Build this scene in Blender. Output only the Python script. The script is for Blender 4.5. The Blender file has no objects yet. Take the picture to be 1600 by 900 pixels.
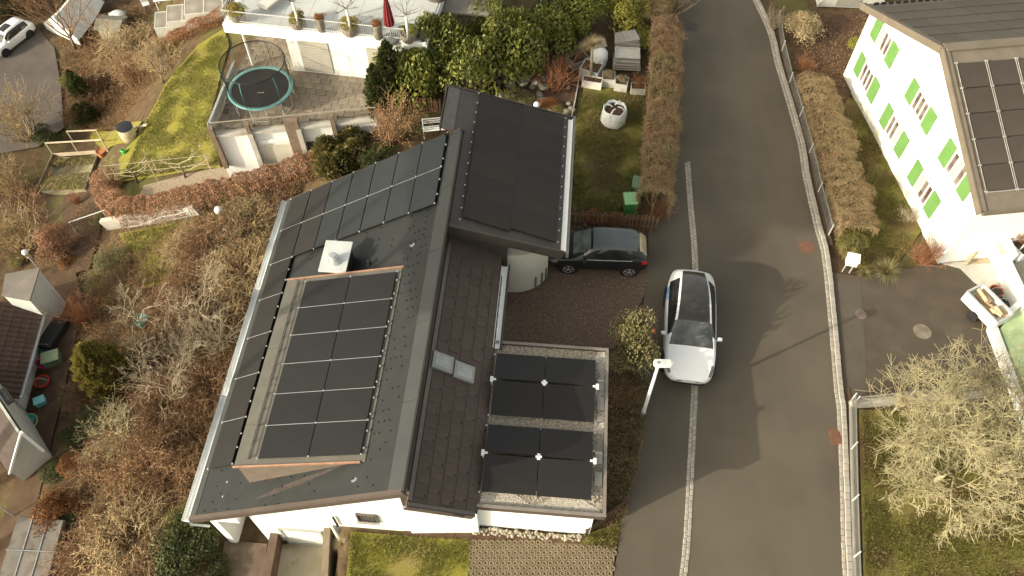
import bpy, bmesh, math, random
import numpy as np
from mathutils import Vector, Matrix, noise

random.seed(7)
rad = math.radians
SC = bpy.context.scene
COL = SC.collection

# ------------------------------------------------------------------ camera
CAM_H, PITCH, FPX = 26.5, rad(56), 1254.0          # 1600 px wide photograph
cam_data = bpy.data.cameras.new('camera')
cam_data.sensor_width = 36.0
cam_data.lens = 36.0 * FPX / 1600.0
cam_data.clip_start, cam_data.clip_end = 0.1, 2000
cam = bpy.data.objects.new('camera', cam_data)
COL.objects.link(cam)
cam.location = (0, 0, CAM_H)
cam.rotation_euler = (math.pi / 2 - PITCH, 0, 0)
SC.camera = cam

# ------------------------------------------------------------------ sky, sun, exposure
SUN_DIR = Vector((-2.25, -1.10, 1.0)).normalized()   # towards the sun
SUN_EL = math.asin(SUN_DIR.z)
world = bpy.data.worlds.new('World')
SC.world = world
world.use_nodes = True
wn = world.node_tree
wn.nodes.clear()
w_out = wn.nodes.new('ShaderNodeOutputWorld')
w_bg = wn.nodes.new('ShaderNodeBackground')
w_sky = wn.nodes.new('ShaderNodeTexSky')
w_hsv = wn.nodes.new('ShaderNodeHueSaturation')
w_mix = wn.nodes.new('ShaderNodeMixRGB')
w_sky.sky_type = 'NISHITA'
w_sky.sun_disc = False
w_sky.sun_elevation = SUN_EL
w_sky.sun_rotation = math.atan2(SUN_DIR.x, SUN_DIR.y)
w_sky.air_density = 1.0
w_sky.dust_density = 4.0
w_sky.ozone_density = 1.0
w_hsv.inputs['Saturation'].default_value = 0.45      # a pale, hazy winter sky
w_mix.blend_type = 'MULTIPLY'
w_mix.inputs['Fac'].default_value = 1.0
w_mix.inputs['Color2'].default_value = (1.0, 0.93, 0.79, 1)
w_bg.inputs['Strength'].default_value = 0.15
wn.links.new(w_sky.outputs['Color'], w_hsv.inputs['Color'])
wn.links.new(w_hsv.outputs['Color'], w_mix.inputs['Color1'])
wn.links.new(w_mix.outputs['Color'], w_bg.inputs['Color'])
wn.links.new(w_bg.outputs['Background'], w_out.inputs['Surface'])

sun_data = bpy.data.lights.new('sun', 'SUN')
sun_data.energy = 2.2
sun_data.angle = rad(0.6)
sun_data.color = (1.0, 0.90, 0.72)
sun = bpy.data.objects.new('sun', sun_data)
COL.objects.link(sun)
sun.rotation_euler = SUN_DIR.to_track_quat('Z', 'Y').to_euler()
sun.location = (-30, -15, 30)

SC.view_settings.view_transform = 'Standard'
SC.view_settings.look = 'None'
SC.view_settings.exposure = 1.15
SC.view_settings.gamma = 1.0
SC.view_settings.use_curve_mapping = False
SC.render.engine = 'CYCLES'
SC.cycles.max_bounces = 6
SC.cycles.transparent_max_bounces = 12

# ------------------------------------------------------------------ measuring helpers
SP, CP = math.sin(PITCH), math.cos(PITCH)

def ray(x, y):
    u, v = (x - 800) / FPX, (y - 450) / FPX
    return (u, CP - v * SP, -SP - v * CP)

def P(x, y, z=0.0):
    """photograph pixel + known height -> world point"""
    d = ray(x, y)
    t = (z - CAM_H) / d[2]
    return Vector((d[0] * t, d[1] * t, z))

def smooth(a, b, t):
    t = min(1, max(0, (t - a) / (b - a)))
    return t * t * (3 - 2 * t)

PX = [-60, -40, -25, -20, -15, -10, -6.5, -3.5, 60]
PZ = [-7.0, -6.6, -6.0, -5.0, -3.2, -2.4, -0.6, 0, 0]

def terr(x, y):
    def prof(x):
        return float(np.interp(x, PX, PZ))
    p = (prof(x - 1) + 2 * prof(x) + prof(x + 1)) / 4
    if x > -3.2: p = 0.0
    if y > 22: p -= 5.0 * smooth(22, 36, y) * smooth(-19, -28, x)
    if y > 12: return p
    q = 0.0 if x > -5.95 else (-2.35 if x > -9.8 else p)
    return q + (p - q) * smooth(9.3, 12, y)

def T(px, py, up=0.0):
    """photograph pixel -> point on the ground"""
    z = 0.0
    for _ in range(25):
        w = P(px, py, z)
        z = 0.5 * z + 0.5 * terr(w.x, w.y)
    w = P(px, py, z)
    w.z = terr(w.x, w.y) + up
    return w

def mpp(p):
    """metres per photograph pixel at a world point"""
    D = p[1] * CP - (p[2] - CAM_H) * SP
    return D / FPX

# ------------------------------------------------------------------ mesh helpers
class MB:
    def __init__(self):
        self.v, self.f, self.m = [], [], []
    def add(self, vs, fs, mi=0):
        b = len(self.v)
        self.v += [tuple(p) for p in vs]
        self.f += [tuple(b + i for i in f) for f in fs]
        self.m += [mi] * len(fs)
        return self
    def box(self, c, s, rz=0.0, mi=0, M=None):
        hx, hy, hz = s[0] / 2, s[1] / 2, s[2] / 2
        vs = [Vector((x, y, z)) for z in (-hz, hz) for y in (-hy, hy) for x in (-hx, hx)]
        if M is None: M = Matrix.Rotation(rz, 3, 'Z')
        vs = [M @ p + Vector(c) for p in vs]
        return self.add(vs, [(0,2,3,1),(4,5,7,6),(0,1,5,4),(2,6,7,3),(0,4,6,2),(1,3,7,5)], mi)
    def bar(self, a, b, w, h, mi=0, up=(0, 0, 1)):
        """rectangular bar from a to b, w wide (sideways) and h tall"""
        a, b = Vector(a), Vector(b)
        d = b - a; L = d.length; d = d.normalized()
        s = d.cross(Vector(up))
        s = s.normalized() if s.length > 1e-4 else Vector((1, 0, 0))
        n = s.cross(d)
        return self.box((a + b) / 2, (L, w, h), mi=mi, M=Matrix((d, -s, n)).transposed())
    def tube(self, pts, r, n=8, mi=0, caps=True):
        pts = [Vector(p) for p in pts]
        rs = r if isinstance(r, (list, tuple)) else [r] * len(pts)
        vs, fs = [], []
        for i, p in enumerate(pts):
            d = (pts[min(i + 1, len(pts) - 1)] - pts[max(i - 1, 0)]).normalized()
            s = d.cross(Vector((0, 0, 1)))
            s = s.normalized() if s.length > 1e-3 else Vector((1, 0, 0))
            t = d.cross(s)
            for k in range(n):
                a = 2 * math.pi * k / n
                vs.append(p + (s * math.cos(a) + t * math.sin(a)) * rs[i])
        for i in range(len(pts) - 1):
            for k in range(n):
                k2 = (k + 1) % n
                fs.append((i*n+k, i*n+k2, (i+1)*n+k2, (i+1)*n+k))
        if caps:
            fs.append(tuple(range(n - 1, -1, -1))); fs.append(tuple((len(pts)-1)*n + k for k in range(n)))
        return self.add(vs, fs, mi)
    def lathe(self, prof, c=(0, 0, 0), n=20, mi=0, cap=True, sx=1.0, sy=1.0):
        vs, fs = [], []
        for r, z in prof:
            for k in range(n):
                a = 2 * math.pi * k / n
                vs.append((c[0] + r*sx*math.cos(a), c[1] + r*sy*math.sin(a), c[2] + z))
        for i in range(len(prof) - 1):
            for k in range(n):
                k2 = (k + 1) % n
                fs.append((i*n+k, i*n+k2, (i+1)*n+k2, (i+1)*n+k))
        if cap:
            fs.append(tuple(range(n - 1, -1, -1))); fs.append(tuple((len(prof)-1)*n + k for k in range(n)))
        return self.add(vs, fs, mi)
    def prism(self, poly, z0, z1, mi=0):
        """vertical prism over a plan polygon; z0/z1 numbers or lists"""
        n = len(poly)
        a = z0 if isinstance(z0, (list, tuple)) else [z0] * n
        b = z1 if isinstance(z1, (list, tuple)) else [z1] * n
        ar = sum(poly[i][0]*poly[(i+1)%n][1] - poly[(i+1)%n][0]*poly[i][1] for i in range(n))
        idx = list(range(n)) if ar > 0 else list(range(n - 1, -1, -1))
        vs = [(poly[i][0], poly[i][1], a[i]) for i in idx] + [(poly[i][0], poly[i][1], b[i]) for i in idx]
        fs = [tuple(range(n - 1, -1, -1)), tuple(range(n, 2*n))]
        for i in range(n):
            j = (i + 1) % n
            fs.append((i, j, n + j, n + i))
        return self.add(vs, fs, mi)
    def slab(self, quad, th, mi=0):
        """slab of thickness th below four (or more) points, measured along the face normal"""
        q = [Vector(p) for p in quad]
        nrm = (q[1] - q[0]).cross(q[2] - q[0]).normalized()
        if nrm.z < 0: q.reverse(); nrm = -nrm
        n = len(q)
        lo = [p - nrm * th for p in q]
        fs = [tuple(range(n)), tuple(range(2*n - 1, n - 1, -1))]
        for i in range(n):
            j = (i + 1) % n
            fs.append((i, n + i, n + j, j))
        return self.add(q + lo, fs, mi)
    def mesh(self, name, mats, sm=False):
        me = bpy.data.meshes.new(name)
        me.from_pydata([tuple(p) for p in self.v], [], self.f)
        if not isinstance(mats, (list, tuple)): mats = [mats]
        for m in mats: me.materials.append(m)
        if len(mats) > 1: me.polygons.foreach_set('material_index', self.m)
        if sm: me.polygons.foreach_set('use_smooth', [True] * len(me.polygons))
        me.update()
        return me
    def build(self, name, mats, parent=None, sm=False, loc=None, bevel=0.0, kind=None):
        o = bpy.data.objects.new(name, self.mesh(name, mats, sm))
        COL.objects.link(o)
        if parent is not None: o.parent = parent
        if loc is not None: o.location = loc
        if bevel:
            b = o.modifiers.new('bevel', 'BEVEL'); b.width = bevel; b.segments = 2; b.limit_method = 'ANGLE'
        if kind: o['kind'] = kind
        return o

def obj_from(name, me, parent=None, loc=(0,0,0), rot=(0,0,0), scale=(1,1,1)):
    o = bpy.data.objects.new(name, me)
    COL.objects.link(o)
    o.parent = parent
    o.location = loc; o.rotation_euler = rot; o.scale = scale
    return o

def tag(o, label, cat, group=None):
    o['label'] = label; o['category'] = cat
    if group: o['group'] = group
    return o

def thing(name, label, cat, loc=(0, 0, 0), rz=0.0, group=None, scale=1.0):
    o = bpy.data.objects.new(name, None)
    COL.objects.link(o)
    o.empty_display_size = 0.2
    o.location = loc; o.rotation_euler = (0, 0, rz); o.scale = (scale,)*3
    return tag(o, label, cat, group)

def struct(o):
    o['kind'] = 'structure'
    return o

def copy_tree(o, parent=None):
    c = o.copy(); COL.objects.link(c); c.parent = parent
    for ch in list(o.children): copy_tree(ch, c)
    return c

# ------------------------------------------------------------------ materials
MATS = {}
def mat(name, c1, c2=None, rough=0.8, scale=4.0, bump=0.0, bscale=None, metal=0.0, spec=0.3, detail=6.0,
        rnd=0.0, c3=None, s3=0.5, t3=(0.5, 0.62), coat=0.0, trans=0.0, coord='Object', lo=0.35, hi=0.65):
    """procedural principled material: two tones mixed by noise, optional third patchy tone, noise bump,
    optional brightness change per object"""
    if name in MATS: return MATS[name]
    m = bpy.data.materials.new(name); m.use_nodes = True
    nt = m.node_tree; N = nt.nodes; L = nt.links
    bs = N['Principled BSDF']
    bs.inputs['Roughness'].default_value = rough
    bs.inputs['Metallic'].default_value = metal
    bs.inputs['Specular IOR Level'].default_value = spec
    bs.inputs['Coat Weight'].default_value = coat
    bs.inputs['Coat Roughness'].default_value = 0.05
    if trans:
        bs.inputs['Transmission Weight'].default_value = trans
    tc = N.new('ShaderNodeTexCoord')
    c2 = c2 or tuple(min(1, k * 1.18) for k in c1)
    def noise_fac(sc, a, b, det=detail):
        n = N.new('ShaderNodeTexNoise'); n.inputs['Scale'].default_value = sc; n.inputs['Detail'].default_value = det
        L.new(tc.outputs[coord], n.inputs['Vector'])
        r = N.new('ShaderNodeMapRange'); r.inputs['From Min'].default_value = a; r.inputs['From Max'].default_value = b
        L.new(n.outputs['Fac'], r.inputs['Value'])
        return n, r
    n1, r1 = noise_fac(scale, lo, hi)
    mx = N.new('ShaderNodeMixRGB')
    mx.inputs['Color1'].default_value = (*c1, 1); mx.inputs['Color2'].default_value = (*c2, 1)
    L.new(r1.outputs['Result'], mx.inputs['Fac'])
    out = mx.outputs['Color']
    if c3:
        n3, r3 = noise_fac(s3, t3[0], t3[1], 4.0)
        m3 = N.new('ShaderNodeMixRGB'); m3.inputs['Color2'].default_value = (*c3, 1)
        L.new(out, m3.inputs['Color1']); L.new(r3.outputs['Result'], m3.inputs['Fac'])
        out = m3.outputs['Color']
    if rnd:
        oi = N.new('ShaderNodeObjectInfo')
        r = N.new('ShaderNodeMapRange'); r.inputs['To Min'].default_value = 1 - rnd; r.inputs['To Max'].default_value = 1 + rnd
        L.new(oi.outputs['Random'], r.inputs['Value'])
        h = N.new('ShaderNodeHueSaturation')
        L.new(r.outputs['Result'], h.inputs['Value']); L.new(out, h.inputs['Color'])
        out = h.outputs['Color']
    L.new(out, bs.inputs['Base Color'])
    if bump:
        nb = N.new('ShaderNodeTexNoise'); nb.inputs['Scale'].default_value = bscale or scale * 6; nb.inputs['Detail'].default_value = 5
        L.new(tc.outputs[coord], nb.inputs['Vector'])
        bn = N.new('ShaderNodeBump'); bn.inputs['Strength'].default_value = bump; bn.inputs['Distance'].default_value = 0.03
        L.new(nb.outputs['Fac'], bn.inputs['Height']); L.new(bn.outputs['Normal'], bs.inputs['Normal'])
    MATS[name] = m
    return m

def leafmat(name, c1, c2, rough=0.5, scale=3.0, rnd=0.2, spec=0.3, transl=0.25):
    """leaf material: two tones, light passing through a little"""
    if name in MATS: return MATS[name]
    m = mat(name, c1, c2, rough=rough, scale=scale, rnd=rnd, spec=spec)
    nt = m.node_tree; N = nt.nodes; L = nt.links
    bs = N['Principled BSDF']; out = [n for n in N if n.type == 'OUTPUT_MATERIAL'][0]
    tr = N.new('ShaderNodeBsdfTranslucent'); mx = N.new('ShaderNodeMixShader')
    mx.inputs['Fac'].default_value = transl
    src = bs.inputs['Base Color'].links[0].from_socket
    L.new(src, tr.inputs['Color'])
    L.new(bs.outputs['BSDF'], mx.inputs[1]); L.new(tr.outputs['BSDF'], mx.inputs[2])
    L.new(mx.outputs['Shader'], out.inputs['Surface'])
    return m

asphalt = mat('asphalt', (0.098, 0.084, 0.062), (0.118, 0.101, 0.076), rough=0.85, scale=0.5, bump=0.25, bscale=60, c3=(0.084, 0.072, 0.055), s3=0.16, t3=(0.48, 0.66), spec=0.25)
def streak(m, c, sx, sy, a, b):
    """worn lengthwise streaks in a road surface"""
    nt = m.node_tree; N = nt.nodes; L = nt.links; bs = N['Principled BSDF']
    src = bs.inputs['Base Color'].links[0].from_socket
    tc = N.new('ShaderNodeTexCoord'); mp = N.new('ShaderNodeMapping'); mp.inputs['Scale'].default_value = (sx, sy, 1)
    n = N.new('ShaderNodeTexNoise'); n.inputs['Scale'].default_value = 1.0; n.inputs['Detail'].default_value = 5
    r = N.new('ShaderNodeMapRange'); r.inputs['From Min'].default_value = a; r.inputs['From Max'].default_value = b; r.inputs['To Max'].default_value = .7
    L.new(tc.outputs['Object'], mp.inputs['Vector']); L.new(mp.outputs['Vector'], n.inputs['Vector']); L.new(n.outputs['Fac'], r.inputs['Value'])
    x = N.new('ShaderNodeMixRGB'); x.inputs['Color2'].default_value = (*c, 1)
    L.new(src, x.inputs['Color1']); L.new(r.outputs['Result'], x.inputs['Fac']); L.new(x.outputs['Color'], bs.inputs['Base Color'])
streak(asphalt, (.118, .102, .077), .8, .05, .48, .75)
asphalt_old = mat('asphalt_old', (0.078, 0.063, 0.046), (0.096, 0.079, 0.058), rough=0.9, scale=1.2, bump=0.4, bscale=40, c3=(0.135, 0.115, 0.092), s3=0.55, t3=(0.58, 0.74))
asphalt_low = mat('asphalt_low', (0.10, 0.085, 0.075), (0.13, 0.11, 0.095), rough=0.9, scale=0.7, bump=0.3, bscale=40)
sett_mat = mat('sett_stone', (0.30, 0.28, 0.24), (0.40, 0.375, 0.32), rough=0.85, scale=5, bump=0.3, bscale=30, rnd=0.14)
kerb_mat = mat('kerb_stone', (0.32, 0.30, 0.255), (0.40, 0.38, 0.325), rough=0.85, scale=3, bump=0.2, bscale=30, rnd=0.08)
joint_mat = mat('joint_mortar', (0.13, 0.11, 0.085), (0.17, 0.145, 0.11), rough=0.95, scale=10)
concrete = mat('concrete', (0.30, 0.29, 0.25), (0.40, 0.385, 0.335), rough=0.9, scale=1.6, bump=0.2, bscale=20, c3=(0.20, 0.185, 0.14), s3=0.8, t3=(0.55, 0.7))
concrete_pale = mat('concrete_pale', (0.42, 0.41, 0.36), (0.52, 0.50, 0.45), rough=0.9, scale=2, bump=0.15, bscale=25, c3=(0.30, 0.28, 0.23), s3=1.0, t3=(0.55, 0.72))
soil = mat('soil', (0.075, 0.050, 0.029), (0.125, 0.088, 0.050), rough=1.0, scale=2.2, bump=0.9, bscale=9, c3=(0.105, 0.100, 0.038), s3=0.35, t3=(0.5, 0.66), spec=0.1)
soil_bed = mat('soil_bed', (0.080, 0.050, 0.032), (0.12, 0.078, 0.05), rough=1.0, scale=3, bump=0.9, bscale=10, spec=0.1)
path_mat = mat('path_earth', (0.078, 0.052, 0.034), (0.108, 0.074, 0.049), rough=1.0, scale=1.5, bump=0.5, bscale=14, spec=0.1)
grass_mat = mat('lawn_turf', (0.185, 0.178, 0.034), (0.235, 0.212, 0.046), rough=1.0, scale=2.2, bump=0.9, bscale=22, c3=(0.225, 0.185, 0.070), s3=0.5, t3=(0.5, 0.7), spec=0.1)
grass_dull = mat('lawn_dull', (0.150, 0.145, 0.036), (0.215, 0.185, 0.058), rough=1.0, scale=2.0, bump=0.9, bscale=22, c3=(0.125, 0.088, 0.045), s3=0.6, t3=(0.46, 0.62), spec=0.1)
white_wall = mat('white_render', (0.80, 0.83, 0.80), (0.84, 0.865, 0.835), rough=0.9, scale=0.8, bump=0.08, bscale=30, c3=(0.74, 0.765, 0.73), s3=0.35, t3=(0.55, 0.75), spec=0.2)
white_paint = mat('white_paint', (0.78, 0.80, 0.77), (0.82, 0.84, 0.81), rough=0.5, scale=3)
cream_wall = mat('cream_render', (0.55, 0.53, 0.43), (0.62, 0.60, 0.50), rough=0.9, scale=1.0, bump=0.1, bscale=25)
slate_grey = mat('slate_grey', (0.021, 0.0245, 0.0245), (0.026, 0.0295, 0.029), rough=0.55, scale=2.5, bump=0.08, bscale=30, c3=(0.029, 0.031, 0.029), s3=0.5, t3=(0.55, 0.75), spec=0.3)
slate_brown = mat('slate_brown', (0.088, 0.066, 0.053), (0.102, 0.078, 0.063), rough=0.8, scale=3, bump=0.15, bscale=25, rnd=0.07)
sheet_grey = mat('sheet_metal_grey', (0.044, 0.050, 0.049), (0.052, 0.058, 0.056), rough=0.5, scale=1.2, spec=0.5, metal=0.2)
sheet_dark = mat('sheet_metal_dark', (0.060, 0.050, 0.042), (0.072, 0.060, 0.050), rough=0.5, scale=2, spec=0.4)
fascia_mat = mat('fascia_brown', (0.075, 0.060, 0.050), (0.09, 0.072, 0.060), rough=0.6, scale=2)
zinc = mat('zinc_gutter', (0.50, 0.53, 0.52), (0.60, 0.63, 0.62), rough=0.45, scale=1.5, metal=0.2, spec=0.5)
copper = mat('copper_flashing', (0.36, 0.20, 0.13), (0.46, 0.28, 0.19), rough=0.5, scale=4, metal=0.4)
dormer_sheet = mat('dormer_sheet', (0.105, 0.102, 0.086), (0.125, 0.121, 0.102), rough=0.7, scale=2.5, c3=(0.105, 0.10, 0.085), s3=1.2, t3=(0.55, 0.75))
alu = mat('aluminium', (0.62, 0.63, 0.62), (0.7, 0.71, 0.70), rough=0.35, metal=0.7, scale=5)
black_metal = mat('black_metal', (0.018, 0.017, 0.016), rough=0.5, scale=4)
rubber = mat('rubber', (0.016, 0.016, 0.016), (0.024, 0.023, 0.022), rough=0.85, scale=8)
gravel_bed = mat('gravel_bed', (0.17, 0.14, 0.10), (0.30, 0.26, 0.20), rough=0.95, scale=14, bump=0.8, bscale=22)
wood_grey = mat('wood_grey', (0.20, 0.155, 0.115), (0.28, 0.22, 0.165), rough=0.9, scale=3, bump=0.2, bscale=30, rnd=0.15)
wood_brown = mat('wood_brown', (0.15, 0.085, 0.05), (0.20, 0.12, 0.075), rough=0.85, scale=3, bump=0.2, bscale=30, rnd=0.15)
wood_pale = mat('wood_pale', (0.42, 0.35, 0.25), (0.52, 0.44, 0.32), rough=0.85, scale=3, rnd=0.1)
glass_dark = mat('glass_dark', (0.018, 0.020, 0.020), (0.03, 0.032, 0.032), rough=0.06, scale=2, spec=0.6)
glass_grey = mat('glass_grey', (0.10, 0.105, 0.10), (0.16, 0.165, 0.155), rough=0.08, scale=1.5, spec=0.6)
terracotta = mat('terracotta', (0.40, 0.17, 0.08), (0.48, 0.22, 0.11), rough=0.8, scale=5)

def panel_mat(name, base, line, rough, nx, ny, lw=0.02):
    """solar glass: dark cells with faint conductor lines"""
    m = mat(name, base, tuple(k * 1.25 for k in base), rough=rough, scale=0.7, spec=0.32, coat=0.0, rnd=0.12)
    nt = m.node_tree; N = nt.nodes; L = nt.links; bs = N['Principled BSDF']
    src = bs.inputs['Base Color'].links[0].from_socket
    tc = N.new('ShaderNodeTexCoord'); sp = N.new('ShaderNodeSeparateXYZ'); L.new(tc.outputs['Object'], sp.inputs[0])
    facs = []
    for ax, n in (('X', nx), ('Y', ny)):
        mu = N.new('ShaderNodeMath'); mu.operation = 'MULTIPLY'; mu.inputs[1].default_value = n; L.new(sp.outputs[ax], mu.inputs[0])
        fr = N.new('ShaderNodeMath'); fr.operation = 'FRACT'; L.new(mu.outputs[0], fr.inputs[0])
        lt = N.new('ShaderNodeMath'); lt.operation = 'LESS_THAN'; lt.inputs[1].default_value = lw * n; L.new(fr.outputs[0], lt.inputs[0])
        facs.append(lt)
    mx = N.new('ShaderNodeMath'); mx.operation = 'MAXIMUM'; L.new(facs[0].outputs[0], mx.inputs[0]); L.new(facs[1].outputs[0], mx.inputs[1])
    c = N.new('ShaderNodeMixRGB'); c.inputs['Color2'].default_value = (*line, 1)
    L.new(src, c.inputs['Color1']); L.new(mx.outputs[0], c.inputs['Fac']); L.new(c.outputs['Color'], bs.inputs['Base Color'])
    return m

pv_glass = panel_mat('solar_glass', (0.016, 0.015, 0.0145), (0.026, 0.0245, 0.0225), 0.30, 5.6, 11.0, 0.010)
pv_frame = mat('solar_frame', (0.020, 0.019, 0.018), rough=0.4, scale=5)
# ================================================================== THE SETTING
def lift(x, y):
    return terr(x, y)

def make_ground():
    x0, x1, y0, y1, st = -46.0, 40.0, -2.0, 62.0, 0.36
    nx, ny = int((x1 - x0) / st) + 1, int((y1 - y0) / st) + 1
    vs, fs = [], []
    for j in range(ny):
        for i in range(nx):
            x, y = x0 + i * st, y0 + j * st
            z = terr(x, y) - 0.07
            if x < -9.8: z += 0.12 * noise.noise((x * 0.5, y * 0.5, 0))
            vs.append((x, y, z))
    for j in range(ny - 1):
        for i in range(nx - 1):
            a = j * nx + i
            fs.append((a, a + 1, a + nx + 1, a + nx))
    # skirt far out to the horizon
    mb = MB(); mb.add(vs, fs)
    far = 900
    b = [(-far, -far), (far, -far), (far, far), (-far, far)]
    zi = -0.6
    inn = [(x0, y0), (x0 + (nx-1)*st, y0), (x0 + (nx-1)*st, y0 + (ny-1)*st), (x0, y0 + (ny-1)*st)]
    zz = [-7.2, -0.08, -0.08, -7.2]
    q = [(p[0], p[1], z) for p, z in zip(inn, zz)] + [(p[0], p[1], z) for p, z in zip(b, zz)]
    mb.add(q, [(4, 5, 1, 0), (5, 6, 2, 1), (6, 7, 3, 2), (7, 4, 0, 3)])
    return struct(mb.build('ground', soil, sm=True))
make_ground()

def drape_pts(name, pts, m, off=0.0, grid=0.9, parent=None):
    """a sheet over a plan polygon that follows the ground"""
    bm = bmesh.new()
    vs = [bm.verts.new((p[0], p[1], 0)) for p in pts]
    f = bm.faces.new(vs)
    bmesh.ops.triangulate(bm, faces=[f])
    xs = [p[0] for p in pts]; ys = [p[1] for p in pts]
    if min(xs) < -3.2:
        for ax, lo, hi in ((0, min(xs), max(xs)), (1, min(ys), max(ys))):
            t = lo + grid
            while t < hi:
                co = (t, 0, 0) if ax == 0 else (0, t, 0)
                no = (1, 0, 0) if ax == 0 else (0, 1, 0)
                bmesh.ops.bisect_plane(bm, geom=bm.verts[:] + bm.edges[:] + bm.faces[:], plane_co=co, plane_no=no)
                t += grid
    for v in bm.verts: v.co.z = terr(v.co.x, v.co.y) + off
    bmesh.ops.recalc_face_normals(bm, faces=bm.faces[:])
    for f in bm.faces:
        if f.normal.z < 0: f.normal_flip()
    me = bpy.data.meshes.new(name); bm.to_mesh(me); bm.free()
    me.materials.append(m)
    o = bpy.data.objects.new(name, me); COL.objects.link(o)
    if parent: o.parent = parent
    return o

def drape(name, px, m, off=0.0, grid=0.9):
    return drape_pts(name, [T(*p) for p in px], m, off, grid)

LEFT_SETT = [(1074, 252), (1079, 320), (1084.5, 380), (1087, 440), (1087, 520), (1085.5, 600), (1083.6, 645), (1078, 757), (1073.5, 842), (1067, 905), (1056, 990)]
RIGHT_SETT = [(1146, -90), (1163, -40), (1181, 0), (1204, 50), (1216, 100), (1231, 150), (1252, 225), (1260, 275), (1277, 350), (1290, 400), (1300, 492), (1310, 605), (1315, 645), (1319.6, 755), (1322, 842), (1325, 905), (1329, 1000)]

def spline(pts, step):
    """resample a polyline of world points with Catmull-Rom smoothing at equal steps"""
    p = [Vector(q) for q in pts]
    dense = []
    for i in range(len(p) - 1):
        a, b, c, d = p[max(i - 1, 0)], p[i], p[i + 1], p[min(i + 2, len(p) - 1)]
        for k in range(12):
            t = k / 12
            dense.append(0.5 * ((2*b) + (c - a)*t + (2*a - 5*b + 4*c - d)*t*t + (3*b - a - 3*c + d)*t**3))
    dense.append(p[-1])
    out, acc = [dense[0]], 0.0
    for a, b in zip(dense, dense[1:]):
        L = (b - a).length
        while acc + L >= step:
            t = (step - acc) / L
            a = a + (b - a) * t
            out.append(a.copy()); L = (b - a).length; acc = 0.0
        acc += L
    return out

left_line = [P(*p) for p in LEFT_SETT]
right_line = [P(*p) for p in RIGHT_SETT]
road_px_left = [(1056, -90), (1060, 0), (1062, 120), (1050, 250), (1030, 320), (1013, 335), (1013, 392), (1008, 430), (1003, 520), (1000, 600), (985, 720), (968, 840), (958, 905), (945, 1000)]
road_poly = [P(*p) for p in road_px_left] + [p + Vector((0.02, 0, 0)) for p in reversed(right_line)]
struct(drape_pts('road', road_poly, asphalt, 0.0))
# the side road surface beyond the kerb: driveway of the neighbour
struct(drape('driveway', [(1296, 425), (1350, 432), (1400, 420), (1478, 412), (1512, 408), (1545, 425), (1585, 470), (1640, 520), (1700, 700), (1480, 625), (1400, 622), (1318, 626), (1310, 560)], asphalt_old, -0.004))
# lighter band of asphalt repaired along the left of the driveway
struct(drape('driveway', [(1303, 440), (1345, 436), (1356, 600), (1354, 623), (1320, 625), (1311, 560)], mat('asphalt_band', (.088, .074, .058), (.102, .087, .069), rough=.9, scale=1, bump=.3, bscale=50), 0.003))
struct(drape('concrete_apron', [(1470, 412), (1510, 408), (1545, 385), (1580, 420), (1600, 470), (1560, 470), (1520, 440), (1500, 420)], concrete_pale, 0.008))

# setts along the road, each stone its own piece
def sett_mesh(l, w, h, name):
    mb = MB(); b = 0.012
    lo = [(-l/2, -w/2), (l/2, -w/2), (l/2, w/2), (-l/2, w/2)]
    hi = [(-l/2+b, -w/2+b), (l/2-b, -w/2+b), (l/2-b, w/2-b), (-l/2+b, w/2-b)]
    vs = [(x, y, -0.02) for x, y in lo] + [(x, y, h - b) for x, y in lo] + [(x, y, h) for x, y in hi]
    fs = [(8, 9, 10, 11)]
    for k in range(4):
        j = (k + 1) % 4
        fs += [(k, j, 4 + j, 4 + k), (4 + k, 4 + j, 8 + j, 8 + k)]
    mb.add(vs, fs)
    return mb.mesh(name, sett_mat)

def sett_line(name, line, step, rows, w, h, bedw, stone='sett', m=None):
    pts = spline(line, step)
    bed = MB()
    for a, b in zip(pts[::3], pts[3::3]):
        d = (b - a).normalized(); s = Vector((d.y, -d.x, 0))
        q = [a - s*bedw/2, b - s*bedw/2, b + s*bedw/2, a + s*bedw/2]
        bed.add([(p.x, p.y, 0.006) for p in q], [(0, 1, 2, 3)])
    root = struct(bed.build(name, joint_mat))
    mes = [sett_mesh(step - 0.014, w, h, stone) for _ in range(1)]
    if m: mes[0].materials[0] = m
    for r, off in enumerate(rows):
        for i in range(len(pts) - 1):
            a, b = pts[i], pts[i + 1]
            d = (b - a).normalized(); s = Vector((d.y, -d.x, 0))
            c = (a + b) / 2 + s * (off + random.uniform(-.006, .006)) + (d * step / 2 if r % 2 else Vector())
            obj_from(stone, mes[0], root, (c.x, c.y, random.uniform(-.004, .004)), (random.uniform(-.02, .02), random.uniform(-.02, .02), math.atan2(d.y, d.x) + random.uniform(-.02, .02)))
    return root
sett_line('sett_strip', left_line, 0.20, (-0.062, 0.062), 0.112, 0.018, 0.27)
r_in = [p + Vector((-0.10, 0, 0)) for p in right_line]
sett_line('sett_gutter', r_in, 0.22, (0.0,), 0.12, 0.016, 0.16)
sett_line('kerb_line', [p + Vector((0.055, 0, 0)) for p in right_line], 0.26, (0.0,), 0.17, 0.11, 0.19, 'kerb_stone', kerb_mat)

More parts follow.
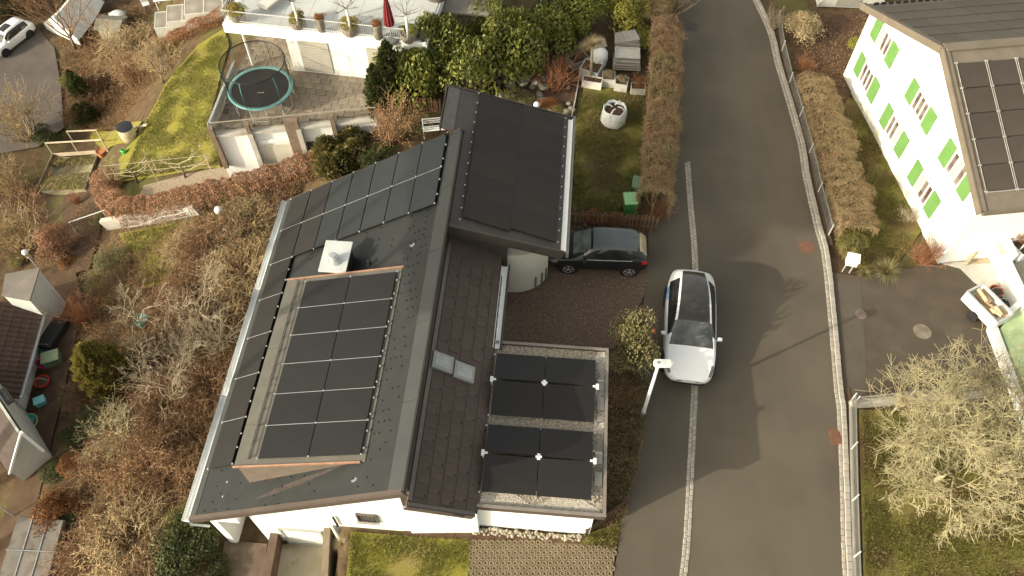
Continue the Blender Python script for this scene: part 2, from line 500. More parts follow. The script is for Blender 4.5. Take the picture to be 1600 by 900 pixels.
# verge of worn earth between the kerb and the fences
def offset_strip(name, line, o0, o1, m, z):
    pts = spline(line, 0.8); mb = MB()
    for a, b in zip(pts, pts[1:]):
        d = (b - a).normalized(); s = Vector((-d.y, d.x, 0))
        q = [a + s*o0, b + s*o0, b + s*o1, a + s*o1]
        mb.add([(p.x, p.y, z) for p in q], [(0, 1, 2, 3)])
    o = mb.build(name, m)
    return struct(o)
offset_strip('verge', right_line[1:10], 0.15, 0.42, path_mat, 0.03)
offset_strip('verge', right_line[11:], 0.15, 0.40, path_mat, 0.03)

# manhole covers and the street drain
def manhole(px, py, r, m, label, rect=False):
    w = P(px, py)
    t = thing('drain_grate' if rect else 'manhole_cover', label, 'drain' if rect else 'manhole', (w.x, w.y, 0.004))
    mb = MB()
    if rect:
        mb.box((0, 0, 0.006), (0.42, 0.62, 0.012)); mb.build('frame', m, t)
        for k in range(6):
            MB().box((0, -0.22 + k * 0.088, 0.016), (0.30, 0.05, 0.012)).build('bar', m, t)
    else:
        mb.lathe([(r, 0), (r, .008), (r*.9, .008), (r*.9, 0.004)], n=28, cap=False); mb.build('frame', m, t)
        c = MB().lathe([(r*.895, -.002), (r*.895, .007), (r*.1, .007), (r*.1, .011), (0.001, .011)], n=28, cap=False)
        for k in range(-3, 4):
            L = 2 * math.sqrt(max(0.02, (r*.8)**2 - (k*r*.22)**2))
            c.box((0, k * r * .22, .009), (L, r*.08, .006))
        c.build('lid', m, t)
rust = mat('rusty_iron', (0.15, 0.075, 0.05), (0.19, 0.10, 0.065), rough=0.85, scale=5)
iron = mat('cast_iron', (0.070, 0.058, 0.052), (0.09, 0.075, 0.066), rough=0.8, scale=5)
manhole(1082, 42, 0.36, iron, 'dark round manhole cover near the far end of the road')
manhole(1260, 386, 0.33, rust, 'rusty round manhole cover beside the right kerb, behind the white car')
manhole(1345, 491, 0.22, mat('grey_iron', (0.17, 0.14, 0.12), rough=0.8), 'small grey manhole cover in the driveway just beyond the kerb')
manhole(1441, 518, 0.34, mat('pale_iron', (0.15, 0.125, 0.10), (0.26, 0.22, 0.17), rough=0.85, scale=2.5), 'pale worn manhole cover in the middle of the driveway')
manhole(1305, 683, 0.3, rust, 'rusty rectangular street drain against the right kerb', True)

# forecourt, lawns, paths
paver_dark = mat('forecourt_paving', (0.105, 0.074, 0.050), (0.145, 0.105, 0.074), rough=0.95, scale=7, bump=0.6, bscale=30, c3=(0.26, 0.21, 0.16), s3=14.0, t3=(0.60, 0.70))
struct(drape('forecourt', [(770, 390), (860, 410), (1012, 402), (1013, 440), (1003, 470), (960, 545), (770, 545)], paver_dark, 0.008))
struct(drape('lawn', [(895, 135), (1005, 135), (1015, 345), (888, 345), (885, 200)], grass_dull, -0.004))
struct(drape('garden_path', [(882, 190), (905, 130), (912, 135), (898, 200), (894, 345), (878, 345)], path_mat, 0.004))
struct(drape('lawn', [(548, 830), (640, 838), (735, 842), (728, 960), (535, 960)], grass_mat, -0.004))
struct(drape('lawn', [(880, 845), (975, 815), (962, 860), (945, 1000), (870, 1000)], grass_dull, -0.006))
struct(drape('lawn', [(1342, 640), (1700, 640), (1800, 1000), (1352, 1000)], grass_dull, -0.004))
struct(drape('lawn', [(1290, 130), (1340, 160), (1380, 240), (1440, 360), (1400, 415), (1330, 420), (1290, 300)], grass_dull, -0.004))
struct(drape('garden_soil', [(1225, 30), (1375, 10), (1332, 140), (1300, 200), (1250, 120)], soil_bed, -0.002))
struct(drape('lawn', [(350, 45), (358, 70), (325, 190), (345, 262), (255, 275), (190, 285), (185, 250), (225, 195), (260, 130), (310, 70)], grass_mat, 0.02))
struct(drape('lawn', [(185, 365), (305, 345), (272, 440), (225, 450), (205, 400)], grass_mat, 0.02))
struct(drape('lawn', [(150, 200), (222, 190), (200, 225), (165, 232), (140, 215)], grass_mat, 0.025))
struct(drape('lower_road', [(-120, 130), (-60, 60), (0, 75), (60, 45), (85, 75), (95, 130), (100, 200), (60, 230), (0, 240), (-120, 300)], asphalt_low, 0.03))
struct(drape('earth_path', [(75, 430), (118, 425), (130, 470), (112, 560), (88, 660), (60, 780), (30, 900), (-30, 1000), (-90, 1000), (-20, 880), (30, 740), (70, 600), (95, 500)], path_mat, 0.03))
struct(drape('earth_path', [(100, 300), (145, 285), (165, 330), (140, 420), (75, 440), (110, 400)], path_mat, 0.02))
struct(drape('gravel_path', [(225, 290), (345, 262), (500, 240), (500, 262), (340, 290), (215, 312)], mat('fine_gravel', (0.20, 0.16, 0.11), (0.27, 0.22, 0.16), rough=1, scale=8, bump=0.4), 0.02))
# ================================================================== THE MAIN HOUSE
HX, HY = -3.04, 7.73
HROT = -math.atan2(.0811, .9967)
house = thing('solar_house', 'white house with grey pitched roof and many black solar panels, centre of the scene', 'house', (HX, HY, 0), HROT)
# local frame: X to the right of the ridge (u = -X to the left), Y along the ridge away from the camera
K1 = 0.645
def rz(u): return 5.0 - K1 * u
A1 = math.atan(K1)

# ---- walls
wall = MB()
prof = [(-6.95, -3.2), (-0.25, -3.2), (-0.25, rz(.25) - .32), (-6.95, rz(6.95) - .32)]
def extrude_profile(mb, prof, y0, y1, mi=0):
    n = len(prof)
    vs = [(x, y0, z) for x, z in prof] + [(x, y1, z) for x, z in prof]
    fs = [tuple(range(n)), tuple(range(2*n - 1, n - 1, -1))]
    for i in range(n):
        j = (i + 1) % n
        fs.append((j, i, n + i, n + j))
    return mb.add(vs, fs, mi)
extrude_profile(wall, [(-5.75, -3.2), (-0.33, -3.2), (-0.33, rz(.33) - .34), (-5.75, rz(5.75) - .34)], 0.42, 13.5)
extrude_profile(wall, [(-7.0, -3.2), (-5.74, -3.2), (-5.74, rz(5.74) - .34), (-7.0, rz(7.0) - .34)], 2.2, 13.5)
wall.build('wall', white_wall, house)
# loggia pier and beam at the left end of the front
MB().prism([(-7.02, .18), (-6.78, .18), (-6.78, 2.2), (-7.02, 2.2)], -3.2, rz(7.0) - .36).build('side_wall', white_wall, house)
MB().box((-6.4, .30, rz(6.4) - .62), (.76, .22, .30)).build('beam', white_wall, house)
MB().box((-6.27, 2.18, -1.6), (1.0, .04, 3.0)).build('loggia_panel', cream_wall, house)
# garage door and frame on the front
gd = MB().box((-4.25, .40, -1.62), (1.35, .05, 1.4)).build('garage_door', white_paint, house)
fr = MB()
fr.box((-4.96, .39, -1.55), (.07, .1, 1.55)); fr.box((-3.54, .39, -1.55), (.07, .1, 1.55)); fr.box((-4.25, .39, -.80), (1.5, .1, .07)); fr.box((-4.25, .385, -2.3), (1.5, .14, .07))
fr.build('door_frame', mat('frame_grey', (.33, .34, .31), rough=.6), gd)
for k in range(1, 5): MB().box((-4.25, .37, -2.25 + k * .28), (1.33, .012, .018)).build('door_rib', mat('frame_grey', (.33, .34, .31)), gd)
# small front window with bars
wf = MB()
for a in ((-1.62, .385, 1.45, .62, .05), (-1.62, .385, .85, .62, .05)): wf.box((a[0], a[1], a[2]), (a[3], .08, a[4]))
for x in (-1.93, -1.31): wf.box((x, .385, 1.15), (.05, .08, .65))
w1 = wf.build('window', mat('frame_dark', (.12, .10, .085), rough=.6), house)
MB().box((-1.62, .41, 1.15), (.58, .03, .58)).build('pane', glass_grey, w1)
bars = MB()
for k in range(5): bars.tube([(-1.86 + k * .12, .33, .84), (-1.86 + k * .12, .33, 1.46)], .009, 5)
bars.tube([(-1.92, .33, 1.0), (-1.32, .33, 1.0)], .009, 5); bars.tube([(-1.92, .33, 1.3), (-1.32, .33, 1.3)], .009, 5)
bars.build('window_bars', black_metal, w1)
MB().box((-1.62, .36, .80), (.76, .16, .05)).build('window_sill', concrete_pale, w1)
dp = MB(); dp.tube([(-2.75, .36, 1.0), (-2.75, .36, .1)], .035, 8); dp.build('drain_pipe', black_metal, house)

# ---- main roof: one thick plane, left slope
roofmb = MB()
roofmb.slab([(0.02, -.02, rz(-.02)), (0.02, 13.98, rz(-.02)), (-7.78, 14.12, rz(7.78)), (-7.78, .22, rz(7.78))], .10)
roof = roofmb.build('roof', slate_grey, house)
def on_roof(u, v, up=0.0):
    n = Vector((-math.sin(A1), 0, math.cos(A1)))
    return Vector((-u, v, rz(u))) + n * up
# ridge capping sheet (pale grey band), with folded seams between its sheets
seams = [0.02, 2.8, 5.6, 8.4, 11.2, 13.9]
for a, b in zip(seams, seams[1:]):
    MB().slab([on_roof(-.03, a, .022), on_roof(-.03, b - .012, .022), on_roof(.43, b - .012, .022), on_roof(.43, a, .022)], .02).build('ridge_sheet', sheet_grey, roof)
MB().bar((.035, .0, 4.86), (.035, 13.96, 4.86), .05, .34).build('ridge_fascia', sheet_dark, roof)
# verge boards front and back
MB().bar(on_roof(-.03, -.05, -.12), on_roof(7.82, .20, -.12), .05, .24).build('verge_board', fascia_mat, roof)
MB().bar(on_roof(-.03, 14.02, -.12), on_roof(7.84, 14.16, -.12), .05, .24).build('verge_board', fascia_mat, roof)
MB().bar(on_roof(.0, .02, .02), on_roof(7.78, .26, .02), .12, .025).build('verge_trim', fascia_mat, roof)
MB().bar(on_roof(0, 13.95, .02), on_roof(7.8, 14.09, .02), .10, .025).build('verge_trim', fascia_mat, roof)
# eave sheet and gutter on the left
MB().slab([on_roof(7.52, .25, .014), on_roof(7.52, 14.05, .014), on_roof(7.78, 14.05, .014), on_roof(7.78, .25, .014)], .012).build('eave_sheet', sheet_grey, roof)
g = MB()
for a, b in ((.16, 4.8), (4.83, 9.5), (9.53, 14.16)):
    pts = []
    N = 8
    for y in (a, b):
        for k in range(N + 1):
            t = math.pi * k / N
            pts.append((-7.90 - .13 * math.cos(t) , y, rz(7.8) - .01 - .085 * math.sin(t)))
    g.add(pts, [(k, k + 1, N + 2 + k, N + 1 + k) for k in range(N)])
gut = g.build('gutter', mat('gutter_light', (.70, .73, .71), (.76, .79, .77), rough=.5, scale=1.5), house, sm=True)
gm = gut.modifiers.new('thick', 'SOLIDIFY'); gm.thickness = 0.006
MB().tube([(-7.85, .19, rz(7.8) - .1), (-7.85, .19, rz(7.8) - .45), (-7.4, .3, rz(7.8) - .9)], .045, 8).build('down_pipe', zinc, house)

# ---- solar panels on the main roof
PL, PW = 1.715, 1.115
def pv_mesh(lx, ly, name='solar_panel'):
    mb = MB()
    t = .035; b = .012
    mb.box((0, 0, t/2), (lx, ly, t), mi=1)
    q = [(-lx/2+b, -ly/2+b, t+.0015), (lx/2-b, -ly/2+b, t+.0015), (lx/2-b, ly/2-b, t+.0015), (-lx/2+b, ly/2-b, t+.0015)]
    mb.add(q, [(0, 1, 2, 3)], 0)
    return mb.mesh(name, [pv_glass, pv_frame])
pv_port = pv_mesh(PW + .03, PL + .005)
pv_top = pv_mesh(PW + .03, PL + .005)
pv_top.materials[0] = panel_mat('solar_glass_sky_tint', (.015, .019, .021), (.021, .025, .027), .20, 5.6, 11.0, .006)  # glass base colour tinted blue-grey to imitate reflected sky
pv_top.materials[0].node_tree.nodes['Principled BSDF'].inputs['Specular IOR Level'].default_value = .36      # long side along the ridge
def rotm(a): return (0, -a, 0)
colu = [7.46, 6.44, 5.44, 4.44, 3.44, 2.44, 1.45, .46]
rows_top = [(12.24, 13.93), (10.50, 12.22)]
UP = .09
for i in range(7):
    uc = (colu[i] + colu[i+1]) / 2
    for (a, b) in rows_top:
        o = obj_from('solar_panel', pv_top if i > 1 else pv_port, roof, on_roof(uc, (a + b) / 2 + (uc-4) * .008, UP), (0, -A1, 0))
strip_v = [10.48, 8.755, 7.03, 5.305, 3.58, 1.855]
for a, b in zip(strip_v, strip_v[1:]):
    obj_from('solar_panel', pv_port, roof, on_roof((colu[0] + colu[1]) / 2, (a + b) / 2 + .03, UP), (0, -A1, 0))
# rails that show as pale lines between rows, and clamps
rl = MB()
rl.bar(on_roof(.46, 12.20, UP + .028), on_roof(7.46, 12.25, UP + .028), .015, .02)
for v in strip_v[:-1]: rl.bar(on_roof(6.46, v + .03, UP + .03), on_roof(7.48, v + .035, UP + .03), .013, .02)
rl.build('mounting_rails', alu, roof, kind='stuff')
cl = MB()
def clamp(p, s=.05): cl.box(p, (s, s, .03), M=Matrix.Rotation(-A1, 3, 'Y'))
for i in range(8):
    for v in (13.95, 12.23, 10.48): clamp(on_roof(colu[i], v, UP + .035))
for v in strip_v:
    clamp(on_roof(7.47, v + .03, UP + .03)); clamp(on_roof(6.42, v + .03, UP + .03)); clamp(on_roof(6.42, v - .6, UP + .03)); clamp(on_roof(6.42, v - 1.1, UP + .03))
for v in (10.9, 11.6, 12.6, 13.3): clamp(on_roof(.43, v, UP + .03))
cl.build('panel_clamps', alu, roof, kind='stuff')
# snow guards: small dark hooks all over the free slates
sg = MB()
def guard(u, v): sg.box(on_roof(u, v, .015), (.04, .035, .03), M=Matrix.Rotation(-A1, 3, 'Y'))
rg = random.Random(3)
for i in range(6):
    for j in range(13): guard(7.2 - j * .5 - (.25 if i % 2 else 0), .42 + i * .27 - j * .03) if rg.random() < .55 and (j > 5 or i < 6) else None
for i in range(24):
    v = 1.6 + i * .36
    for u in (.62, .8, .98, 1.16):
        if rg.random() < .55: guard(u + (.09 if i % 2 else 0), v)
for i in range(8):
    for j in range(9):
        u, v = .8 + j * .6, 8.5 + i * .27
        if rg.random() < .5 and not (3.3 < u < 5.2): guard(u, v)
sg.build('snow_guards', black_metal, roof, kind='stuff')

# pinkish run-off stain below the dormer corner
sp_pts = [(2.20, 1.13, .03), (2.9, .98, .07), (3.7, .82, .10), (4.5, .66, .08), (5.1, .54, .02)]
stn = MB()
for (u0, v0, w0_), (u1, v1, w1_) in zip(sp_pts, sp_pts[1:]):
    stn.add([on_roof(u0, v0 - w0_, .004), on_roof(u0, v0 + w0_, .004), on_roof(u1, v1 + w1_, .004), on_roof(u1, v1 - w1_, .004)], [(0, 1, 2, 3)])
stn.build('runoff_stain', mat('stain_pink', (.040, .037, .034), (.072, .056, .048), rough=.7, scale=5), roof)

# ---- shed dormer
K2 = 0.30; A2 = math.atan(K2)
def dz(u): return 4.13 - K2 * (u - 1.35)
def on_dormer(u, v, up=0.0):
    n = Vector((-math.sin(A2), 0, math.cos(A2)))
    return Vector((-u, v, dz(u))) + n * up
dorm = MB()
vs = []
for v in (1.14, 8.1):
    vs += [(-1.4, v, dz(1.4) - .05), (-5.58, v, dz(5.58) - .02), (-5.58, v, rz(5.58) - .1), (-1.4, v, rz(1.4) - .14)]
dorm.add(vs, [(0, 4, 5, 1), (1, 5, 6, 2), (2, 6, 7, 3), (0, 1, 2, 3), (4, 7, 6, 5), (0, 3, 7, 4)])
dormer = dorm.build('dormer', mat('dormer_cladding', (.14, .115, .09), (.17, .14, .11), rough=.8), house)
# dormer roof of pale sheets
dv = [1.10, 2.5, 3.9, 5.3, 6.7, 8.12]
for a, b in zip(dv, dv[1:]):
    MB().slab([on_dormer(1.36, a, .02), on_dormer(1.36, b - .01, .02), on_dormer(5.66, b - .01, .02), on_dormer(5.66, a, .02)], .03).build('roof_sheet', dormer_sheet, dormer)
MB().bar(on_dormer(1.5, 1.085, .03), on_dormer(5.68, 1.085, .03), .05, .07).build('copper_edge', copper, dormer)
MB().bar(on_dormer(1.3, 8.135, .03), on_dormer(5.68, 8.135, .03), .05, .06).build('copper_edge', copper, dormer)
pv_land = pv_mesh(1.72, 1.085)
dpv = [1.30 + i * 1.1 for i in range(7)]
for i in range(6):
    for j in range(2):
        u = 1.50 + 1.675 * (j + .5)
        obj_from('solar_panel', pv_land, dormer, on_dormer(u, (dpv[i] + dpv[i+1]) / 2, .07), (0, -A2, 0))
dr = MB()
for v in dpv[1:-1]: dr.bar(on_dormer(1.5, v, .10), on_dormer(4.86, v, .10), .012, .018)
dr.build('mounting_rails', alu, dormer, kind='stuff')
dc = MB()
for v in dpv:
    for u in (1.48, 3.17, 4.87): dc.box(on_dormer(u, v, .115), (.05, .045, .03))
for k in range(12): dc.box(on_dormer(1.44, 1.5 + k * .55, .09), (.045, .045, .05))
dc.build('panel_clamps', alu, dormer, kind='stuff')
# snow fence rail on the pale strip of the dormer
sf = MB()
sf.tube([on_dormer(5.22, 1.3, .07), on_dormer(5.22, 8.0, .07)], .018, 6); sf.tube([on_dormer(5.14, 1.3, .16), on_dormer(5.14, 8.0, .16)], .018, 6)
for k in range(13): sf.bar(on_dormer(5.27, 1.35 + k * .54, .03), on_dormer(5.11, 1.35 + k * .54, .18), .03, .02)
sf.build('snow_fence', mat('galvanised_dark', (.10, .095, .085), rough=.6), dormer)

# ---- chimney with sheet cap
cx, cy = -3.95, 8.85
ch = MB().box((cx, cy, 2.5), (.84, 1.14, 1.9)).build('chimney', sheet_dark, house)
MB().box((cx, cy, 3.48), (.98, 1.36, .07)).build('chimney_cap', mat('cap_sheet', (.66, .69, .66), (.74, .77, .74), rough=.5, metal=.3, scale=2), ch, bevel=.01)
MB().lathe([(.24, 0), (.24, .05), (.15, .07), (.15, .14), (.19, .15), (.19, .19), (.15, .20), (.15, .25), (.18, .26), (.18, .30), (.13, .33), (.13, .38), (.02, .39)], (cx + .0, cy - .22, 3.515), 20).build('flue', alu, ch, sm=False)
vp = MB(); vp.lathe([(.05, 0), (.05, .26), (.075, .27), (.075, .31), (.01, .33)], on_roof(2.75, 8.75, -.02), 12); vp.lathe([(.11, 0), (.11, .01)], on_roof(2.75, 8.75, .03), 14)
vp.build('vent_pipe', black_metal, roof)
bl = MB()
for u, v in ((1.15, 8.95), (1.62, .55)):
    p = on_roof(u, v, .03); bl.box(p, (.10, .06, .04)); bl.box(p + Vector((.06, .05, .01)), (.06, .10, .03))
bl.build('roof_bracket', alu, roof)

# ---- right-hand lower roof of brown slates, below the ridge wall
KB = .66; AB = math.atan(KB)
def on_brown(x, v, up=0.0):           # x = distance right of the ridge
    return Vector((x, v, 3.78 - KB * (x - .02))) + Vector((math.sin(AB), 0, math.cos(AB))) * up
wb = MB(); extrude_profile(wb, [(-.34, -.5), (-.02, -.5), (-.02, 4.72), (-.34, 4.72)], .43, 13.4)
wb.build('ridge_wall', sheet_dark, house)
brn = MB().slab([on_brown(0, .02), on_brown(0, 10.1), on_brown(1.86, 10.1), on_brown(1.86, .30)], .08).build('lower_roof', slate_brown, house)
sl_me = {}
def slate_piece(w, l):
    mb = MB(); t = .010
    vs = [(-w/2, -l/2, 0), (w/2, -l/2, 0), (w/2, l/2, 0), (-w/2, l/2, 0), (-w/2, -l/2, t+.006), (w/2, -l/2, t+.012), (w/2, l/2, t+.006), (-w/2, l/2, t)]
    mb.add(vs, [(4, 5, 6, 7), (0, 1, 5, 4), (1, 2, 6, 5), (2, 3, 7, 6), (3, 0, 4, 7)])
    return mb.mesh('slate', slate_brown)
sp = slate_piece(.388, .435)
hk = MB()
for r in range(5):
    for k in range(22):
        v = .34 + (k + .5) * .44 - (.22 if r % 2 else 0)
        x = .12 + (r + .5) * .372
        if v > 9.35 or v < .3: continue
        if x < 1.6 and abs(v - (4.88 - x * .08)) < .46: continue
        obj_from('slate', sp, brn, on_brown(x, v, .004), (0, AB, random.uniform(-.006, .006)))
        if (k + r) % 2 == 0: hk.box(on_brown(x + .12, v - .14, .03), (.05, .045, .035), M=Matrix.Rotation(AB, 3, 'Y'))
hk.build('snow_guards', black_metal, brn, kind='stuff')
MB().slab([on_brown(-.01, .2, .035), on_brown(-.01, 9.55, .035), on_brown(.10, 9.55, .035), on_brown(.10, .2, .035)], .02).build('flashing', mat('flashing_brown', (.13, .11, .095), rough=.5), brn)
MB().bar(on_brown(0, -.02, -.09), on_brown(1.90, .26, -.09), .05, .26).build('verge_board', fascia_mat, brn)
MB().bar(on_brown(0.02, .06, .03), on_brown(1.88, .33, .03), .10, .025).build('verge_trim', mat('flashing_brown', (.13, .11, .095)), brn)
MB().prism([(-.3, .35), (1.9, .55), (1.9, 9.5), (-.3, 9.5)], -.3, 2.45).build('wall', white_wall, house)
# two roof windows
for c in ((.37, 4.86), (1.05, 4.80)):
    w = MB()
    M = Matrix.Rotation(AB, 3, 'Y') @ Matrix.Rotation(-.42, 3, 'Z') if False else Matrix.Rotation(AB, 3, 'Y')
    ctr = on_brown(c[0], c[1], .05)
    w.box(ctr, (.76, .60, .10), M=M)
    rw = w.build('roof_window', mat('window_frame_grey', (.27, .27, .24), (.31, .31, .28), rough=.5), house)
    MB().box(ctr + Vector((math.sin(AB), 0, math.cos(AB))) * .046, (.56, .42, .02), M=M).build('pane', mat('skylight_glass', (.30, .32, .30), (.38, .40, .38), rough=.15, spec=.6), rw)
# long white box gutter of the brown roof
gb = MB()
gb.box((2.00, 7.85, 2.52), (.22, 3.45, .02)); gb.box((1.90, 7.85, 2.56), (.02, 3.45, .08)); gb.box((2.11, 7.85, 2.56), (.02, 3.45, .10))
gb.build('gutter', white_paint, house)
MB().box((2.17, 7.85, 2.50), (.05, 3.5, .24)).build('gutter_fascia', fascia_mat, house)

# ---- flat gravel roof with solar panels
FX0, FX1, FY0, FY1, FZ = 1.72, 5.80, .60, 6.36, 2.5
MB().box(((1.85 + 5.55) / 2, (.80 + 6.2) / 2, 1.0), (3.7, 5.4, 2.6)).build('wall', white_wall, house)
fd = MB().box(((FX0 + FX1) / 2, (FY0 + FY1) / 2, FZ - .16), (FX1 - FX0, FY1 - FY0, .22)).build('flat_roof', gravel_bed, house)
ed = MB()
for a, b in (((FX0 + .2, FY0, FZ - .10), (FX1, FY0, FZ - .10)), ((FX0 + .2, FY1, FZ - .10), (FX1, FY1, FZ - .10))): ed.bar(a, b, .06, .32)
ed.bar((FX1, FY0 - .03, FZ - .10), (FX1, FY1 + .03, FZ - .10), .06, .32)
ed.build('fascia', fascia_mat, fd)
et = MB()
et.box(((FX0 + .2 + FX1) / 2, FY0, FZ + .075), (FX1 - FX0 - .2, .10, .02)); et.box(((FX0 + .2 + FX1) / 2, FY1, FZ + .075), (FX1 - FX0 - .2, .10, .02)); et.box((FX1, (FY0 + FY1) / 2, FZ + .078), (.10, FY1 - FY0 + .1, .02))
et.build('edge_trim', mat('trim_grey', (.20, .18, .155), rough=.5), fd)
# gravel: one mass of small stones
def pebbles(name, n, spots, smin, smax, m, parent, seed, z):
    r = random.Random(seed); mb = MB()
    for _ in range(n):
        x, y = spots(r)
        s = r.uniform(smin, smax); a = r.uniform(0, 3.14)
        h = s * r.uniform(.4, .7)
        pts = []
        for k in range(5):
            t = a + k * 2 * math.pi / 5; q = s * r.uniform(.75, 1.15)
            pts.append((x + q * math.cos(t), y + q * math.sin(t), z))
        pts.append((x + r.uniform(-.3, .3) * s, y + r.uniform(-.3, .3) * s, z + h))
        mb.add(pts, [(k, (k + 1) % 5, 5) for k in range(5)])
    return mb.build(name, m, parent, kind='stuff')
pebble_mat = mat('gravel_stone', (.22, .18, .13), (.50, .46, .39), rough=.9, scale=16, lo=.3, hi=.7)
pebble_pale = mat('gravel_stone_pale', (.36, .33, .27), (.62, .58, .50), rough=.9, scale=16, lo=.3, hi=.7)
def spot_roof(r):
    while True:
        x, y = r.uniform(FX0 + .05, FX1 - .05), r.uniform(FY0 + .05, FY1 - .05)
        if not (2.1 < x < 5.4 and (1.25 < y < 3.2 or 3.75 < y < 5.8)): return x, y
pebbles('roof_gravel', 9000, spot_roof, .02, .042, pebble_mat, fd, 1, FZ - .052)
def spot_pale(r):
    while True:
        x, y = r.uniform(FX0 + .3, FX1 - .05), r.uniform(FY0 + .05, FY1 - .05)
        if (y < 1.05 + .25 * math.sin(x * 3)) or (x > 5.5 + .08 * math.sin(y * 5) and y > 3.3 and r.random() < .7): return x, y
pebbles('pale_gravel', 4200, spot_pale, .022, .045, pebble_pale, fd, 2, FZ - .045)
# the flat roof's panels: two tents of two by two
def flat_pt(px, py, z):
    w = P(px, py, z)
    M = Matrix.Rotation(-HROT, 3, 'Z')
    q = M @ Vector((w.x - HX, w.y - HY, 0))
    return Vector((q.x, q.y, z))
def tent(y0, ym, y1, x0, x1):
    zl, zh = FZ + .12, FZ + .34
    xm = (x0 + x1) / 2
    for (ya, za, yb, zb) in ((y0, zl, ym - .035, zh), (ym + .035, zh, y1, zl)):
        for (xa, xb) in ((x0, xm - .012), (xm + .012, x1)):
            L = math.hypot(yb - ya, zb - za)
            me = pv_mesh(xb - xa, L)
            obj_from('solar_panel', me, fd, ((xa + xb) / 2, (ya + yb) / 2, (za + zb) / 2), (math.atan2(zb - za, yb - ya), 0, 0))
    for x in (x0 - .07, xm, x1 + .07):
        br = MB()
        br.box((x, ym, zh + .045), (.10, .20, .02)); br.box((x + (.05 if x < xm else -.05 if x > xm else 0), ym, zh + .05), (.20, .07, .02))
        br.bar((x, ym, zh + .03), (x, ym, FZ - .05), .05, .05)
        br.build('panel_bracket', mat('bracket_white', (.72, .73, .70), rough=.4), fd)
        for y in (y0, y1): MB().box((x, y, FZ + .02), (.05, .05, .14)).build('panel_foot', alu, fd)
    for x in (x0 - .22, x1 + .22):
        for dy in (-.42, .28): MB().box((x, ym + dy, FZ - .01), (.24, .45, .07)).build('ballast_slab', concrete, fd, bevel=.006)
yl = [flat_pt(747, 768, FZ + .12), flat_pt(927, 780, FZ + .12)]
tent(1.02, 2.18, 3.24, 2.03, 5.38)
tent(3.60, 4.76, 5.86, 2.06, 5.40)

# ---- rear roof with solar panels, dropping to the right
KR = .4
BX = 4.10
def on_rear(x, v, up=0.0):
    return Vector((x, v, 4.72 - KR * x)) + Vector((math.sin(math.atan(KR)), 0, math.cos(math.atan(KR)))) * up
AR = math.atan(KR)
RF, RB = 9.62, 16.55
rr = MB()
rr.slab([on_rear(.08, RF - .05), on_rear(.08, 14.05), on_rear(-.72, 14.05), on_rear(-.72, RB - .30), on_rear(BX, RB + .32), on_rear(BX, RF + .32)], .12)
rear = rr.build('rear_roof', mat('slate_rear', (.075, .068, .060), (.09, .082, .072), rough=.7, scale=3, bump=.1), house)
MB().slab([on_rear(-.74, 14.02, .02), on_rear(-.74, RB - .3, .02), on_rear(-.30, RB - .28, .02), on_rear(-.30, 14.02, .02)], .02).build('edge_sheet', mat('edge_sheet_grey', (.13, .12, .105), rough=.5, metal=.2), rear)
MB().bar(on_rear(.06, RF - .07, -.12), on_rear(BX + .05, RF + .33, -.12), .06, .42).build('verge_board', sheet_dark, rear)
MB().bar(on_rear(.06, RF - .02, .03), on_rear(BX + .03, RF + .38, .03), .09, .02).build('verge_trim', mat('flashing_brown', (.13, .11, .095)), rear)
MB().bar(on_rear(-.74, RB - .28, -.06), on_rear(BX + .05, RB + .36, -.06), .06, .22).build('verge_board', sheet_dark, rear)
MB().bar(on_rear(-.76, 14.02, -.10), on_rear(-.76, RB - .3, -.10), .05, .30).build('ridge_fascia', sheet_dark, rear)
rp = pv_mesh(1.66, 1.118)
rp.materials[0] = panel_mat('solar_glass_rear', (.030, .025, .022), (.034, .0285, .025), .55, 5.6, 11.0, .008)
rp.materials[0].node_tree.nodes['Principled BSDF'].inputs['Specular IOR Level'].default_value = .2
for i in range(6):
    for j in range(2):
        x = .46 + 1.66 * (j + .5) ; v = 9.98 + (i + .5) * 1.055 + x * .095
        me = rp
        obj_from('solar_panel', me, rear, on_rear(x, v, .08), (0, AR, 0), (1.075, .942, 1))
rc = MB()
for i in range(13):
    v = 9.95 + i * .53
    rc.box(on_rear(.38, v, .09), (.05, .045, .05)); rc.box(on_rear(3.86, v + .36, .09), (.045, .045, .05))
rc.build('panel_clamps', alu, rear, kind='stuff')
gr = MB()
gy0, gy1 = RF + .36, RB + .18
gz = 4.72 - KR * BX
gr.box((BX - .02, (gy0 + gy1) / 2, gz + .03), (.17, gy1 - gy0, .015)); gr.box((BX + .08, (gy0 + gy1) / 2, gz + .06), (.03, gy1 - gy0, .10))
gr.build('gutter', white_paint, rear)
MB().box((BX + .15, (gy0 + gy1) / 2 + .05, gz - .05), (.10, gy1 - gy0 + .3, .22)).build('gutter_fascia', mat('fascia_grey', (.17, .16, .14), rough=.5), rear)
